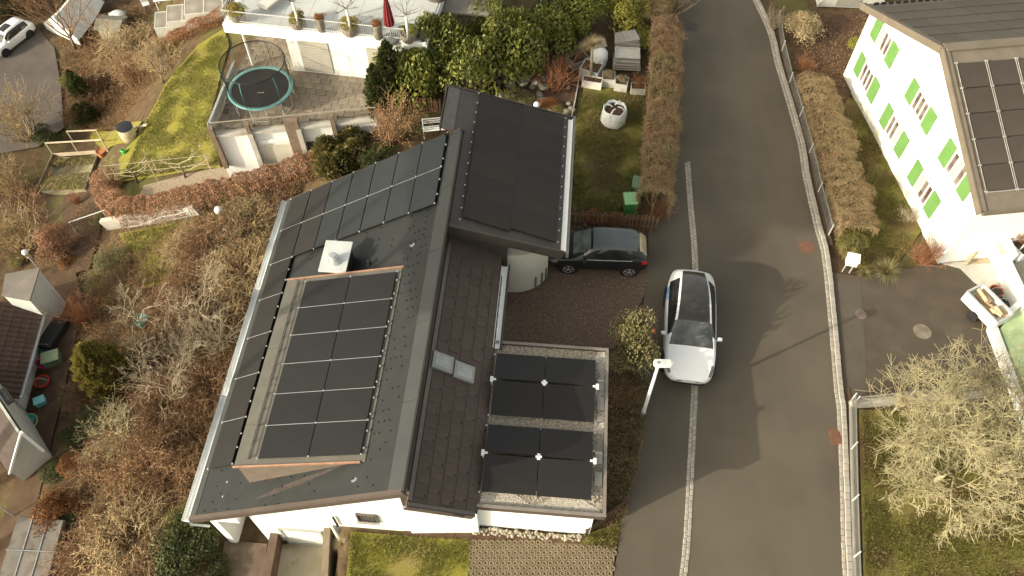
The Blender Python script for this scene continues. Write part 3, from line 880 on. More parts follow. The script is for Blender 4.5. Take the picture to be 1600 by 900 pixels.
# rear part walls and the rounded white stair wall below the rear roof
MB().prism([(-.3, 9.75), (2.05, 10.0), (2.05, 11.4), (-.3, 11.4)], -.3, [4.45, 3.75, 3.75, 4.45]).build('shade_dark_wall', sheet_dark, house)  # wall coloured dark to imitate the shadow under the rear verge
MB().prism([(2.05, 10.6), (3.5, 11.5), (3.5, 16.3), (-.5, 16.0), (-.5, 11.45), (2.05, 11.45)], -.3, [3.6, 3.05, 3.05, 4.5, 4.5, 3.6]).build('wall', white_wall, house)
arc = [(2.05, 10.2)] 
pts = [(2.16 + 1.42 * math.sin(t), 11.3 - 1.15 * math.cos(t)) for t in np.linspace(0.0, 1.45, 12)]
MB().prism([(2.05, 11.4), (2.05, 10.15)] + [tuple(p) for p in pts] + [(3.5, 11.4)], -.1, 2.45).build('round_wall', cream_wall, house, sm=False)
st = MB()
for t in (.75, 1.0, 1.22):
    x, y = 2.16 + 1.44 * math.sin(t), 11.3 - 1.17 * math.cos(t)
    st.box((x, y, .36), (.06, .05, .75), rz=t)
st.build('wall_slot', mat('slot_grey', (.16, .15, .12), rough=.9), house)

# ---- three strip windows and rubble at the foot of the front
for k in range(3):
    x = 2.55 + k * .82
    w = MB().box((x, .80, 1.92), (.68, .06, .16)).build('window', mat('frame_pale', (.55, .55, .50), rough=.6), house)
    MB().box((x, .775, 1.92), (.62, .02, .11)).build('pane', mat('strip_glass', (.36, .35, .30), (.42, .41, .36), rough=.2), w)
# ================================================================== CARS
def cr(xs, ys, x):
    """smooth interpolation through key stations (monotone-ish cubic)"""
    i = max(0, min(len(xs) - 2, next((k for k in range(len(xs) - 1) if x <= xs[k + 1]), len(xs) - 2)))
    def sl(k):
        a, b = max(0, k - 1), min(len(xs) - 1, k + 1)
        return (ys[b] - ys[a]) / (xs[b] - xs[a])
    h = xs[i + 1] - xs[i]; t = (x - xs[i]) / h
    t2, t3 = t * t, t * t * t
    return (2*t3 - 3*t2 + 1) * ys[i] + (t3 - 2*t2 + t) * h * sl(i) + (-2*t3 + 3*t2) * ys[i + 1] + (t3 - t2) * h * sl(i + 1)

def car(name, label, cat, loc, rot, S, paint, wheel_x, tyre_r, glass_rule, glass_m, rim_m, scale=1.0, group=None, rails=None):
    """S: key stations (x, half width, beltline z, roof half width, roof z) from nose (x=0) to tail.
    The car points to local +X; its nose sits at x = L/2."""
    root = thing(name, label, cat, loc, rot, group, scale)
    L = S[-1][0]
    xs = [s[0] for s in S]
    get = lambda k, x: cr(xs, [s[k] for s in S], x)
    nx = 56
    sx = [L * (1 - math.cos(math.pi * i / nx)) / 2 * .5 + L * i / nx * .5 for i in range(nx + 1)]
    grid = []
    for x in sx:
        w, zb, wr, zr = get(1, x), get(2, x), get(3, x), get(4, x)
        cab = max(0, zr - zb)
        sill = .27 if .55 < x < L - .55 else .27 + .12 * (1 - min(x, L - x) / .55) ** 2
        half = [(w * .90, sill), (w * .985, sill + .10), (w * 1.0, sill + (zb - sill) * .45), (w * .985, sill + (zb - sill) * .72), (w * .955, zb - .03), (w * .925, zb),
                (wr + (w * .92 - wr) * .66, zb + cab * .34), (wr + (w * .92 - wr) * .30, zb + cab * .68), (wr, zr - .075 * min(1, cab / .3) - .012), (wr * .88, zr - .022 * min(1, cab / .3)), (wr * .6, zr + .004), (wr * .3, zr + .014), (0, zr + .018)]
        ring = [(L / 2 - x, y, z) for y, z in half] + [(L / 2 - x, -y, z) for y, z in half[-2::-1]]
        grid.append(ring)
    nt = len(grid[0])
    faces = {'body': [], }
    for i in range(nx):
        xm = (sx[i] + sx[i + 1]) / 2
        for j in range(nt - 1):
            jj = min(j, nt - 2 - j)
            key = glass_rule(xm, jj) or 'body'
            if key in ('side', 'side2', 'lamp', 'tail', 'mark'): key += ':left' if j < nt // 2 else ':right'
            faces.setdefault(key, []).append((i * nt + j, i * nt + j + 1, (i + 1) * nt + j + 1, (i + 1) * nt + j))
    allv = [p for r in grid for p in r]
    # closing caps and the underside
    faces['body'].append(tuple(range(nt)))
    faces['body'].append(tuple(nx * nt + k for k in range(nt - 1, -1, -1)))
    def sub(key, m, pname, lab=None, lift_=0.0):
        fs = faces.get(key)
        if not fs: return None
        used = sorted({v for f in fs for v in f}); mp = {v: k for k, v in enumerate(used)}
        mb = MB(); mb.add([allv[v] for v in used], [tuple(mp[v] for v in f) for f in fs])
        o = mb.build(pname, m, root, sm=True)
        if key == 'body':
            pass
        if lab: o['label'] = lab
        return o
    for key in faces:
        m, pn = glass_m.get(key.split(':')[0], (paint, 'body'))
        sub(key, m, pn)
    MB().box((0, 0, .30), (L - .5, 1.4, .12)).build('underbody', black_metal, root)
    # wheels
    W = max(s[1] for s in S)
    for x in wheel_x:
        for sgn in (-1, 1):
            yw = sgn * (W - .115)
            wh = MB(); 
            arch = MB().tube([(L/2 - x, sgn * (W - .30), tyre_r), (L/2 - x, sgn * (W + .003), tyre_r)], tyre_r + .055, 26)
            arch.build('wheel_arch', black_metal, root)
            ty = MB().tube([(L/2 - x, yw - .10, tyre_r), (L/2 - x, yw - .09, tyre_r), (L/2 - x, yw + .09, tyre_r), (L/2 - x, yw + .125 * 1, tyre_r)] if False else
                           [(L/2 - x, yw - .11, tyre_r), (L/2 - x, yw - .085, tyre_r), (L/2 - x, yw + .085, tyre_r), (L/2 - x, yw + .125, tyre_r)],
                           [tyre_r * .9, tyre_r, tyre_r, tyre_r * .93], 28).build('wheel', rubber, root, sm=False)
            rm = MB()
            yo = sgn * (W + .012)
            rm.tube([(L/2 - x, yo - sgn * .03, tyre_r), (L/2 - x, yo, tyre_r)], tyre_r * .17, 14)
            for k in range(5):
                a = k * 2 * math.pi / 5 + .3
                for da in (-.16, .16):
                    rm.bar((L/2 - x + .04 * math.cos(a), yo - sgn * .012, tyre_r + .04 * math.sin(a)), (L/2 - x + tyre_r * .68 * math.cos(a + da), yo - sgn * .012, tyre_r + tyre_r * .68 * math.sin(a + da)), .022, .03, up=(0, 1, 0))
            N = 26; vs = []
            for k in range(N):
                a = 2 * math.pi * k / N
                for rr_ in (tyre_r * .66, tyre_r * .74): vs.append((L/2 - x + rr_ * math.cos(a), yo, tyre_r + rr_ * math.sin(a)))
            rm.add(vs, [(2*k, 2*k+1, 2*((k+1) % N)+1, 2*((k+1) % N)) for k in range(N)])
            rm.build('rim', rim_m, ty)
    return root, L, get

white_car_paint = mat('white_car_paint', (.84, .865, .85), (.86, .885, .87), rough=.3, scale=1, spec=.5, coat=.9)
dark_car_paint = mat('dark_car_paint', (.010, .013, .014), (.014, .017, .018), rough=.35, scale=1, spec=.35, coat=.3)
sky_tinted_roof_paint = mat('sky_tinted_roof_paint', (.075, .088, .092), (.10, .113, .115), rough=.45, scale=1.2, spec=.4, coat=.2)  # dark body colour lightened to blue-grey, imitating sky reflected on the roof
car_glass = mat('car_glass', (.016, .018, .018), (.026, .028, .027), rough=.05, scale=2, spec=.7)
roof_glass = mat('car_roof_glass', (.035, .033, .030), (.055, .050, .045), rough=.10, scale=1.4, spec=.55)
screen_glass = mat('car_screen_glass', (.05, .058, .054), (.13, .14, .13), rough=.06, scale=2.0, spec=.6)
lamp_glass = mat('lamp_glass', (.10, .10, .095), (.25, .25, .24), rough=.1, scale=20, spec=.6)
tail_red = mat('tail_red', (.35, .02, .02), rough=.2, spec=.5)
rim_silver = mat('rim_silver', (.55, .56, .55), rough=.35, metal=.6)
rim_dark = mat('rim_dark', (.05, .05, .05), rough=.4)
blue_mark = mat('blue_wrap', (.20, .38, .62), (.30, .48, .70), rough=.35, scale=4)

def white_rule(x, j):
    if j >= 8 and 1.22 < x <= 2.05: return 'screen'
    if j >= 9 and 2.05 < x < 4.46: return 'roofglass'
    if j in (5, 6, 7) and 1.62 < x < 3.95: return 'side'
    if j in (2, 3, 4) and 3.25 < x < 3.78: return 'mark'
    if j in (4, 5, 6) and .20 < x < .62: return 'lamp'
    return None
ev_S = [(0, .46, .58, .40, .60), (.06, .62, .62, .52, .66), (.18, .77, .68, .64, .74), (.45, .89, .78, .70, .84), (.9, .945, .87, .76, .945), (1.22, .955, .915, .80, 1.01),
        (1.7, .96, .955, .725, 1.27), (2.2, .96, .975, .655, 1.50), (2.7, .96, .985, .62, 1.60), (3.2, .955, .995, .59, 1.61), (3.7, .94, 1.005, .55, 1.53), (4.1, .90, 1.01, .51, 1.40), (4.40, .83, 1.0, .47, 1.24), (4.58, .74, .97, .44, 1.10), (4.70, .62, .88, .40, .93), (4.75, .50, .74, .36, .76)]
p = P(1080, 514, .8)
ev, L, get = car('white_electric_car', 'white electric car with black glass roof driving on the road', 'car', (p.x + .02, p.y + .28, 0), rad(-98.0), ev_S, white_car_paint, (.86, 3.72), .345, white_rule,
          {'screen': (screen_glass, 'windscreen'), 'roofglass': (roof_glass, 'glass_roof'), 'side': (car_glass, 'side_window'), 'mark': (blue_mark, 'blue_side_mark'), 'lamp': (lamp_glass, 'headlight')}, rim_dark)
for s in (-1, 1):
    m = MB(); m.box((L/2 - 1.66, s * 1.035, 1.0), (.11, .16, .12)); m.bar((L/2 - 1.62, s * .93, .95), (L/2 - 1.64, s * 1.02, .97), .05, .04)
    m.build('side_mirror', white_car_paint, ev, bevel=.03)
MB().box((L/2 - .01, 0, .42), (.05, 1.1, .10)).build('lower_grille', black_metal, ev, bevel=.01)
MB().box((L/2 + .012, 0, .56), (.02, .50, .11)).build('number_plate', mat('plate', (.62, .63, .60), (.68, .69, .66), rough=.5), ev)
MB().box((L/2 - 2.0, .02, 1.415), (.10, .16, .03), M=Matrix.Rotation(rad(24), 3, 'Y')).build('screen_camera', black_metal, ev)
MB().bar((L/2 - 1.34, -.62, 1.055), (L/2 - 1.40, .48, 1.10), .022, .012).build('wiper', black_metal, ev)

def hatch_rule(x, j):
    if j >= 9 and .95 < x <= 1.62: return 'screen'
    if j >= 8 and 1.66 < x < 3.42: return 'top'
    if j >= 9 and 3.50 < x < 3.82: return 'rear'
    if j in (5, 6, 7) and 1.32 < x < 2.30: return 'side'
    if j in (5, 6, 7) and 2.40 < x < 3.22: return 'side2'
    if j in (3, 4) and x > 3.62: return 'tail'
    if j in (3, 4, 5) and x < .34: return 'lamp'
    return None
hb_S = [(0, .56, .56, .46, .60), (.08, .68, .62, .54, .70), (.30, .77, .72, .58, .82), (.7, .805, .82, .60, .90), (1.0, .82, .87, .60, .99), (1.35, .825, .90, .565, 1.22), (1.7, .825, .92, .55, 1.42), (2.2, .825, .93, .55, 1.47), (2.9, .82, .945, .55, 1.46), (3.35, .80, .955, .54, 1.41), (3.6, .785, .95, .53, 1.24), (3.78, .76, .93, .55, 1.02), (3.86, .72, .86, .52, .88), (3.90, .64, .70, .48, .72)]
p = P(940, 388, .7)
hb, L, get = car('black_hatchback', 'black hatchback with silver wheels parked beside the wooden picket fence', 'car', (p.x - .12, p.y, 0), rad(176.5), hb_S, dark_car_paint, (.78, 3.20), .31, hatch_rule,
          {'screen': (screen_glass, 'windscreen'), 'top': (sky_tinted_roof_paint, 'roof_skin'), 'rear': (mat('rear_screen', (.34, .27, .17), (.45, .36, .24), rough=.12, spec=.6), 'rear_window'), 'side': (car_glass, 'front_side_window'), 'side2': (car_glass, 'rear_side_window'), 'tail': (tail_red, 'tail_light'), 'lamp': (lamp_glass, 'headlight')}, rim_silver)
for s in (-1, 1):
    m = MB(); m.box((L/2 - 1.36, s * .91, .96), (.12, .16, .12)); m.build('side_mirror', dark_car_paint, hb, bevel=.025)
    MB().bar((L/2 - 1.45, s * .775, .935), (L/2 - 3.25, s * .765, .965), .012, .025).build('window_trim', mat('trim_silver', (.45, .46, .45), rough=.4), hb)
    MB().bar((L/2 - .9, s * .835, .50), (L/2 - 3.0, s * .835, .50), .02, .05).build('side_moulding', black_metal, hb)
    for x in (1.95, 2.85): MB().box((L/2 - x, s * .822, .80), (.17, .025, .03)).build('door_handle', dark_car_paint, hb, bevel=.006)
MB().tube([(L/2 - 3.25, 0, 1.43), (L/2 - 3.36, 0, 1.62)], [.012, .005], 6).build('antenna', black_metal, hb)
MB().box((-L/2 + .02, 0, .45), (.06, 1.2, .05)).build('rear_bumper_strip', mat('trim_silver', (.45, .46, .45)), hb)

def suv_rule(x, j):
    if j >= 9 and 1.15 < x <= 1.80: return 'screen'
    if j >= 10 and 2.0 < x < 2.9: return 'sunroof'
    if j in (5, 6, 7) and 1.6 < x < 4.0: return 'side'
    if j >= 9 and 4.15 < x < 4.45: return 'rear'
    return None
suv_S = [(0, .62, .66, .52, .70), (.08, .76, .72, .60, .80), (.3, .86, .84, .66, .92), (.8, .92, .95, .70, 1.02), (1.2, .935, 1.0, .69, 1.10), (1.6, .94, 1.03, .65, 1.38), (2.0, .94, 1.05, .62, 1.60), (2.6, .94, 1.06, .62, 1.66), (3.5, .93, 1.08, .61, 1.64), (4.0, .915, 1.09, .59, 1.56), (4.3, .89, 1.08, .58, 1.34), (4.5, .85, 1.04, .58, 1.10), (4.58, .80, .92, .52, .96), (4.62, .70, .78, .48, .80)]
fa, fb = T(15, 86), T(47, 60)
dv_ = (fa - fb).normalized(); p = (fa + fb) / 2 + Vector((dv_.y, -dv_.x, 0)) * -.0
sd = Vector((dv_.y, -dv_.x, 0)); sd = sd if sd.y > 0 else -sd
p = p + sd * .7; p.z = terr(p.x, p.y)
suv, L, get = car('white_suv', 'white off-road car with sunroof parked on the road at the upper left', 'car', (p.x, p.y, p.z + .03), math.atan2(dv_.y, dv_.x), suv_S, white_car_paint, (.9, 3.7), .36, suv_rule,
          {'screen': (screen_glass, 'windscreen'), 'sunroof': (car_glass, 'sunroof'), 'side': (car_glass, 'side_window'), 'rear': (car_glass, 'rear_window')}, rim_dark, .8)
for s in (-1, 1): MB().box((L/2 - 1.62, s * 1.03, 1.06), (.14, .18, .14)).build('side_mirror', white_car_paint, suv, bevel=.03)
# ================================================================== PLANTS: generators
def prisms(P0, P1, R0, R1):
    """thin three-sided tapered twigs as numpy arrays -> verts, quads"""
    P0, P1 = np.asarray(P0, float), np.asarray(P1, float)
    R0, R1 = np.asarray(R0, float)[:, None], np.asarray(R1, float)[:, None]
    d = P1 - P0
    d /= np.maximum(np.linalg.norm(d, axis=1, keepdims=True), 1e-9)
    ref = np.where(np.abs(d[:, 2:3]) > .9, np.array([[1., 0, 0]]), np.array([[0, 0, 1.]]))
    s = np.cross(d, ref); s /= np.maximum(np.linalg.norm(s, axis=1, keepdims=True), 1e-9)
    t = np.cross(d, s)
    n = len(P0)
    V = np.empty((n, 6, 3))
    for k in range(3):
        a = 2 * math.pi * k / 3
        o = s * math.cos(a) + t * math.sin(a)
        V[:, k] = P0 + o * R0; V[:, 3 + k] = P1 + o * R1
    b = (np.arange(n) * 6)[:, None]
    F = np.concatenate([b + np.array([[0, 1, 4, 3]]), b + np.array([[1, 2, 5, 4]]), b + np.array([[2, 0, 3, 5]])])
    return V.reshape(-1, 3), F

def leaves(C, Dd, Nn, ln, wd):
    """folded diamond leaves: centre, direction, normal, length, width -> verts, tris"""
    C, Dd, Nn = np.asarray(C, float), np.asarray(Dd, float), np.asarray(Nn, float)
    Dd = Dd / np.maximum(np.linalg.norm(Dd, axis=1, keepdims=True), 1e-9)
    S = np.cross(Dd, Nn); S /= np.maximum(np.linalg.norm(S, axis=1, keepdims=True), 1e-9)
    U = np.cross(S, Dd)
    ln = np.asarray(ln, float).reshape(-1, 1); wd = np.asarray(wd, float).reshape(-1, 1)
    n = len(C); V = np.empty((n, 4, 3))
    V[:, 0] = C - Dd * ln / 2; V[:, 2] = C + Dd * ln / 2 - U * ln * .12
    V[:, 1] = C + S * wd / 2 + U * wd * .22; V[:, 3] = C - S * wd / 2 + U * wd * .22
    b = (np.arange(n) * 4)[:, None]
    F = np.concatenate([b + np.array([[0, 1, 2]]), b + np.array([[0, 2, 3]])])
    return V.reshape(-1, 3), F

def np_mesh(name, chunks):
    """chunks: list of (verts, faces, material)"""
    me = bpy.data.meshes.new(name)
    V = np.concatenate([c[0] for c in chunks]) if chunks else np.zeros((0, 3))
    loops, starts, tot, mi, off, ls = [], [], [], [], 0, 0
    mats = []
    for v, f, m in chunks:
        if m not in mats: mats.append(m)
        k = f.shape[1]
        loops.append((f + off).ravel()); n = len(f)
        starts.append(ls + np.arange(n) * k); tot.append(np.full(n, k)); mi.append(np.full(n, mats.index(m)))
        ls += n * k; off += len(v)
    loops, starts, tot, mi = map(np.concatenate, (loops, starts, tot, mi))
    me.vertices.add(len(V)); me.vertices.foreach_set('co', V.ravel())
    me.loops.add(len(loops)); me.loops.foreach_set('vertex_index', loops.astype(np.int32))
    me.polygons.add(len(starts)); me.polygons.foreach_set('loop_start', starts.astype(np.int32))
    me.polygons.foreach_set('loop_total', tot.astype(np.int32))
    for m in mats: me.materials.append(m)
    me.polygons.foreach_set('material_index', mi.astype(np.int32))
    me.update(calc_edges=True); me.validate()
    return me

def unit(rs, n):
    d = rs.normal(size=(n, 3)); return d / np.linalg.norm(d, axis=1, keepdims=True)

def bramble(seed, twig, leaf, n=420, nleaf=900, rr=.011):
    """tangled mound of thin arching stems, radius ~1, height ~.8"""
    rs = np.random.RandomState(seed)
    a0, a1, r0, r1 = [], [], [], []
    tips = []
    for i in range(n):
        th, q = rs.uniform(0, 6.283), math.sqrt(rs.uniform()) * .85
        p = np.array([q * math.cos(th), q * math.sin(th), -.05])
        az = th + rs.normal(0, 1.0); le = rs.uniform(.35, 1.0); h = rs.uniform(.35, .95) * (1 - .35 * q)
        prev = p; m = 5
        for k in range(1, m + 1):
            t = k / m
            out = le * t * .75
            z = h * math.sin(min(1.0, t * 1.05) * 2.3) * (.9 if t < .7 else .8)
            nxt = p + np.array([out * math.cos(az), out * math.sin(az), max(0, z)]) + rs.normal(0, .03, 3)
            a0.append(prev); a1.append(nxt); r0.append(rr * (1.1 - .5 * (k - 1) / m)); r1.append(rr * (1.1 - .5 * k / m))
            if k > 1 and rs.uniform() < .8:
                d = rs.normal(0, 1, 3); d[2] = abs(d[2]) * .6; d /= np.linalg.norm(d)
                e = nxt + d * rs.uniform(.08, .28); a0.append(nxt); a1.append(e); r0.append(rr * .55); r1.append(rr * .25); tips.append(e)
            prev = nxt
        tips.append(prev)
    ch = [(*prisms(a0, a1, r0, r1), twig)]
    if nleaf:
        tips = np.array(tips); C = tips[rs.randint(0, len(tips), nleaf)] + rs.normal(0, .06, (nleaf, 3))
        C[:, 2] = np.maximum(C[:, 2], .02)
        ch.append((*leaves(C, unit(rs, nleaf), unit(rs, nleaf) + [0, 0, 1.2], rs.uniform(.03, .07, nleaf), rs.uniform(.02, .045, nleaf)), leaf))
    return np_mesh('dry_bramble', ch)

def grow(rs, segs, p, d, L, r, lev, maxlev, spread, up, nseg=4, kids=(3, 5), shrink=.62, rmin=.004):
    prev = p; rcur = r
    pts = []
    for k in range(nseg):
        d = d + rs.normal(0, .16, 3) + np.array([0, 0, up]); d = d / np.linalg.norm(d)
        nxt = prev + d * L / nseg
        rn = max(rmin, r * (1 - .45 * (k + 1) / nseg))
        segs.append((prev, nxt, rcur, rn)); pts.append((nxt, d.copy(), rn))
        prev, rcur = nxt, rn
    if lev >= maxlev: return
    for c in range(rs.randint(kids[0], kids[1] + 1)):
        q, dd, rq = pts[min(nseg - 1, int(rs.uniform(.2, 1.0) * nseg))]
        e = dd + unit(rs, 1)[0] * spread; e /= np.linalg.norm(e)
        grow(rs, segs, q, e, L * shrink * rs.uniform(.7, 1.25), max(rmin, rq * .66), lev + 1, maxlev, spread, up, max(2, nseg - 1), kids, shrink, rmin)

def seg_mesh(name, segs, m, extra=()):
    a = np.array([s[0] for s in segs]); b = np.array([s[1] for s in segs])
    return np_mesh(name, [(*prisms(a, b, [s[2] for s in segs], [s[3] for s in segs]), m), *extra])

def shrub(seed, twig, leaf=None, stems=26, lev=2, spread=.75, up=.06, nleaf=0, r=.016, lsize=.05, fan=.9):
    """bare upright shrub fanning out from its base, radius ~1"""
    rs = np.random.RandomState(seed); segs = []
    for i in range(stems):
        th = rs.uniform(0, 6.283); t = rs.uniform(.05, fan)
        d = np.array([math.cos(th) * t, math.sin(th) * t, 1.0]); d /= np.linalg.norm(d)
        b = np.array([math.cos(th), math.sin(th), 0]) * rs.uniform(0, .22)
        grow(rs, segs, b, d, rs.uniform(.7, 1.1), r, 0, lev, spread, up, 4, (3, 5), .52, .0045)
    ex = []
    if leaf and nleaf:
        E = np.array([s[1] for s in segs]); C = E[rs.randint(0, len(E), nleaf)] + rs.normal(0, .04, (nleaf, 3))
        ex = [(*leaves(C, unit(rs, nleaf), unit(rs, nleaf) + [0, 0, .8], rs.uniform(.6, 1.3, nleaf) * lsize, rs.uniform(.35, .7, nleaf) * lsize), leaf)]
    return seg_mesh('bare_shrub', segs, twig, ex)

def lumpy(seed, n, lob=9, amp=.28):
    """points on an uneven rounded crown of radius ~1 with their outward directions"""
    rs = np.random.RandomState(seed)
    c = unit(rs, lob); c[:, 2] = np.abs(c[:, 2]) * .9
    c *= rs.uniform(.35, .72, (lob, 1)); rad_ = rs.uniform(.30, .58, lob)
    k = rs.randint(0, lob, n); d = unit(rs, n)
    d[:, 2] = np.where(d[:, 2] < -.3, -d[:, 2], d[:, 2])
    rr_ = rad_[k] * np.power(rs.uniform(.25, 1, n), .35)
    p = c[k] + d * rr_[:, None]
    return p, d, rs

def leafy(seed, leaf, core, n=3600, ln=.085, wd=.05, lob=11, twig=None, up=.4, zs=1.0, jit=.7):
    """evergreen shrub of real leaves over a loose frame of stems"""
    p, d, rs = lumpy(seed, n, lob)
    p[:, 2] = (p[:, 2] + .55) * .62
    keep = p[:, 2] > .0
    p, d = p[keep], d[keep]; n = len(p)
    dirs = d * .6 + unit(rs, n) * jit + np.array([0, 0, -.15]); nn = d + unit(rs, n) * .5 + np.array([0, 0, up])
    ch = [(*leaves(p, dirs, nn, rs.uniform(.7, 1.3, n) * ln, rs.uniform(.7, 1.3, n) * wd), leaf)]
    a0 = np.zeros((160, 3)); idx = rs.randint(0, n, 160); a0[:, :2] = rs.normal(0, .06, (160, 2))
    a1 = p[idx] * .92
    ch.append((*prisms(a0, a1, np.full(160, .014), np.full(160, .004)), core))
    return np_mesh('evergreen_shrub', ch)

def conifer(seed, leaf, core, n=5200, spires=1, h=2.0):
    """dense upright conifer: overlapping sprays pointing up and out, radius ~1, height h"""
    rs = np.random.RandomState(seed); Ps, Ds, Ns = [], [], []
    base = [(0, 0, 1.0, h)] if spires == 1 else [(rs.uniform(-.55, .55), rs.uniform(-.55, .55), rs.uniform(.42, .6), h * rs.uniform(.7, 1.0)) for _ in range(spires)]
    a0, a1 = [], []
    for bx, by, br, bh in base:
        m = n // len(base)
        t = np.power(rs.uniform(0, 1, m), .8); th = rs.uniform(0, 6.283, m)
        prof = 1.12 * np.sin(np.clip(t * .80 + .20, 0, 1) * math.pi) ** .6 * (1 - .30 * t)
        q = br * prof * (.72 + .28 * rs.uniform(0, 1, m)) * (1 + .16 * np.sin(th * 5 + t * 17) + .1 * np.sin(th * 11 - t * 30))
        p = np.stack([bx + q * np.cos(th), by + q * np.sin(th), t * bh], 1)
        o = np.stack([np.cos(th), np.sin(th), np.full(m, .9)], 1) + rs.normal(0, .35, (m, 3))
        Ps.append(p); Ds.append(o); Ns.append(np.stack([np.cos(th), np.sin(th), np.full(m, .3)], 1) + rs.normal(0, .5, (m, 3)))
        for k in range(60):
            z = rs.uniform(.1, .85) * bh; aa = rs.uniform(0, 6.283)
            a0.append((bx, by, z * .8)); a1.append((bx + br * .6 * math.cos(aa), by + br * .6 * math.sin(aa), z))
        a0.append((bx, by, -.1)); a1.append((bx, by, bh * .9))
    Pn, Dn, Nn = map(np.concatenate, (Ps, Ds, Ns)); n = len(Pn)
    return np_mesh('conifer', [(*leaves(Pn, Dn, Nn, rs.uniform(.10, .20, n), rs.uniform(.05, .10, n)), leaf), (*prisms(a0, a1, np.full(len(a0), .02), np.full(len(a0), .008)), core)])

def tuft(seed, blade, n=240, ln=.9, wd=.03, curve=.5):
    """strap leaves arching out of one crown"""
    rs = np.random.RandomState(seed); V, F = [], []
    for i in range(n):
        th = rs.uniform(0, 6.283); el_ = rs.uniform(.25, 1.4); L = ln * rs.uniform(.6, 1.1)
        d = np.array([math.cos(th) * math.cos(el_), math.sin(th) * math.cos(el_), math.sin(el_)])
        s = np.array([-math.sin(th), math.cos(th), 0]) * wd / 2
        p = np.array([math.cos(th), math.sin(th), 0]) * .05; b = len(V)
        for k in range(5):
            w = s * (1 - k / 4.2) * (1 if k else .7)
            V += [p - w, p + w]
            d = d - np.array([0, 0, curve * .16 * (k + 1)]); d /= np.linalg.norm(d); p = p + d * L / 4
            if k: F.append((b + 2*k - 2, b + 2*k - 1, b + 2*k + 1, b + 2*k))
    return np_mesh('strap_plant', [(np.array(V), np.array(F), blade)])

def hedge_mesh(seed, path, width, height, leaf, twig, dens=900, lsize=.05, twigs=300, clump=.16, lean=0.6, leaf2=None, twig2=None):
    """clipped hedge along a ground path: leaves and twigs filling a rounded box section"""
    rs = np.random.RandomState(seed)
    pts = [np.array(p) for p in path]
    seg = [np.linalg.norm(b[:2] - a[:2]) for a, b in zip(pts, pts[1:])]; tot = sum(seg); cum = np.concatenate([[0], np.cumsum(seg)])
    def at(t):
        s = t * tot; i = min(len(seg) - 1, max(0, int(np.searchsorted(cum, s) - 1))); u = (s - cum[i]) / seg[i]
        d = (pts[i + 1] - pts[i])[:2] / seg[i]
        return pts[i] + (pts[i + 1] - pts[i]) * u, d
    n = int(dens * tot)
    def sample(m, shell):
        out, nor = np.empty((m, 3)), np.empty((m, 3))
        for k in range(m):
            c, d = at(rs.uniform())
            # section: mostly near the shell
            if rs.uniform() < .55: x, z = rs.uniform(-1, 1), 1 - abs(rs.normal(0, .07)) if shell else rs.uniform(.1, 1)
            else: x, z = rs.choice([-1, 1]) * (1 - abs(rs.normal(0, .08))), rs.uniform(.05, 1)
            wob = 1 + clump * (noise.noise((c[0] * 1.1, c[1] * 1.1, seed)) * 1.2 + noise.noise((c[0] * 4 + x, c[1] * 4 + z, seed)) * .9)
            rnd = 1 - .22 * max(0, abs(x) - .55) / .45 * (1 if z > .8 else 0)
            X, Z = x * width / 2 * wob, z * height * wob * rnd
            nrm = np.array([-d[1], d[0]])
            out[k] = (c[0] + nrm[0] * X, c[1] + nrm[1] * X, c[2] + Z)
            nor[k] = (nrm[0] * x * .6, nrm[1] * x * .6, .3 + z)
        return out, nor
    C, Nn = sample(n, True)
    LV, LF = leaves(C, unit(rs, n), Nn + unit(rs, n) * .8, rs.uniform(.6, 1.4, n) * lsize, rs.uniform(.4, .8, n) * lsize)
    if leaf2:
        pick = np.array([noise.noise((c_[0] * 1.1, c_[1] * 1.1, c_[2] + 5 * seed)) + rs.normal(0, .12) > .13 for c_ in C])
        pk = np.concatenate([pick, pick]); ch = [(LV, LF[~pk], leaf), (np.zeros((0, 3)), LF[pk] - len(LV), leaf2)]
    else: ch = [(LV, LF, leaf)]
    if twigs:
        m = int(twigs * tot); C, Nn = sample(m, True)
        d = unit(rs, m) + np.array([0, 0, lean]); d /= np.linalg.norm(d, axis=1, keepdims=True)
        L = rs.uniform(.10, .34, (m, 1))
        ch.append((*prisms(C - d * L * .7, C + d * L * .3, np.full(m, .008), np.full(m, .004)), twig))
    # stems from the ground
    m = int(6 * tot); B = np.array([at(rs.uniform())[0] for _ in range(m)])
    top = B + np.stack([rs.normal(0, width * .2, m), rs.normal(0, width * .2, m), np.full(m, height * .85)], 1)
    ch.append((*prisms(B, top, np.full(m, .025), np.full(m, .01)), twig))
    return np_mesh('hedge', ch)

# plant colours
tw_brown = leafmat('twig_brown', (0.205, 0.122, 0.066), (0.325, 0.205, 0.112), rough=.9, scale=1.5, rnd=.18, transl=.0)
tw_straw = leafmat('twig_straw', (0.335, 0.245, 0.130), (0.450, 0.345, 0.190), rough=.9, scale=1.5, rnd=.16, transl=.0)
tw_grey = leafmat('twig_grey', (0.345, 0.287, 0.196), (0.483, 0.414, 0.287), rough=.9, scale=2, rnd=.12, transl=.0)
tw_pale = leafmat('twig_pale', (0.338, 0.300, 0.169), (0.463, 0.413, 0.244), rough=.9, scale=1, rnd=.06, transl=.0)
tw_dark = leafmat('twig_dark', (.12, .072, .040), (.19, .12, .068), rough=.95, scale=1.2, rnd=0, transl=.0)
tw_red = leafmat('twig_red', (0.257, 0.115, 0.061), (0.365, 0.176, 0.095), rough=.9, scale=2, rnd=.15, transl=.0)
bark = leafmat('bark', (.16, .125, .085), (.24, .19, .13), rough=.95, scale=6, rnd=.1, transl=.0)
bark_pale = leafmat('bark_pale', (.34, .29, .19), (.44, .38, .25), rough=.95, scale=6, rnd=.1, transl=.0)
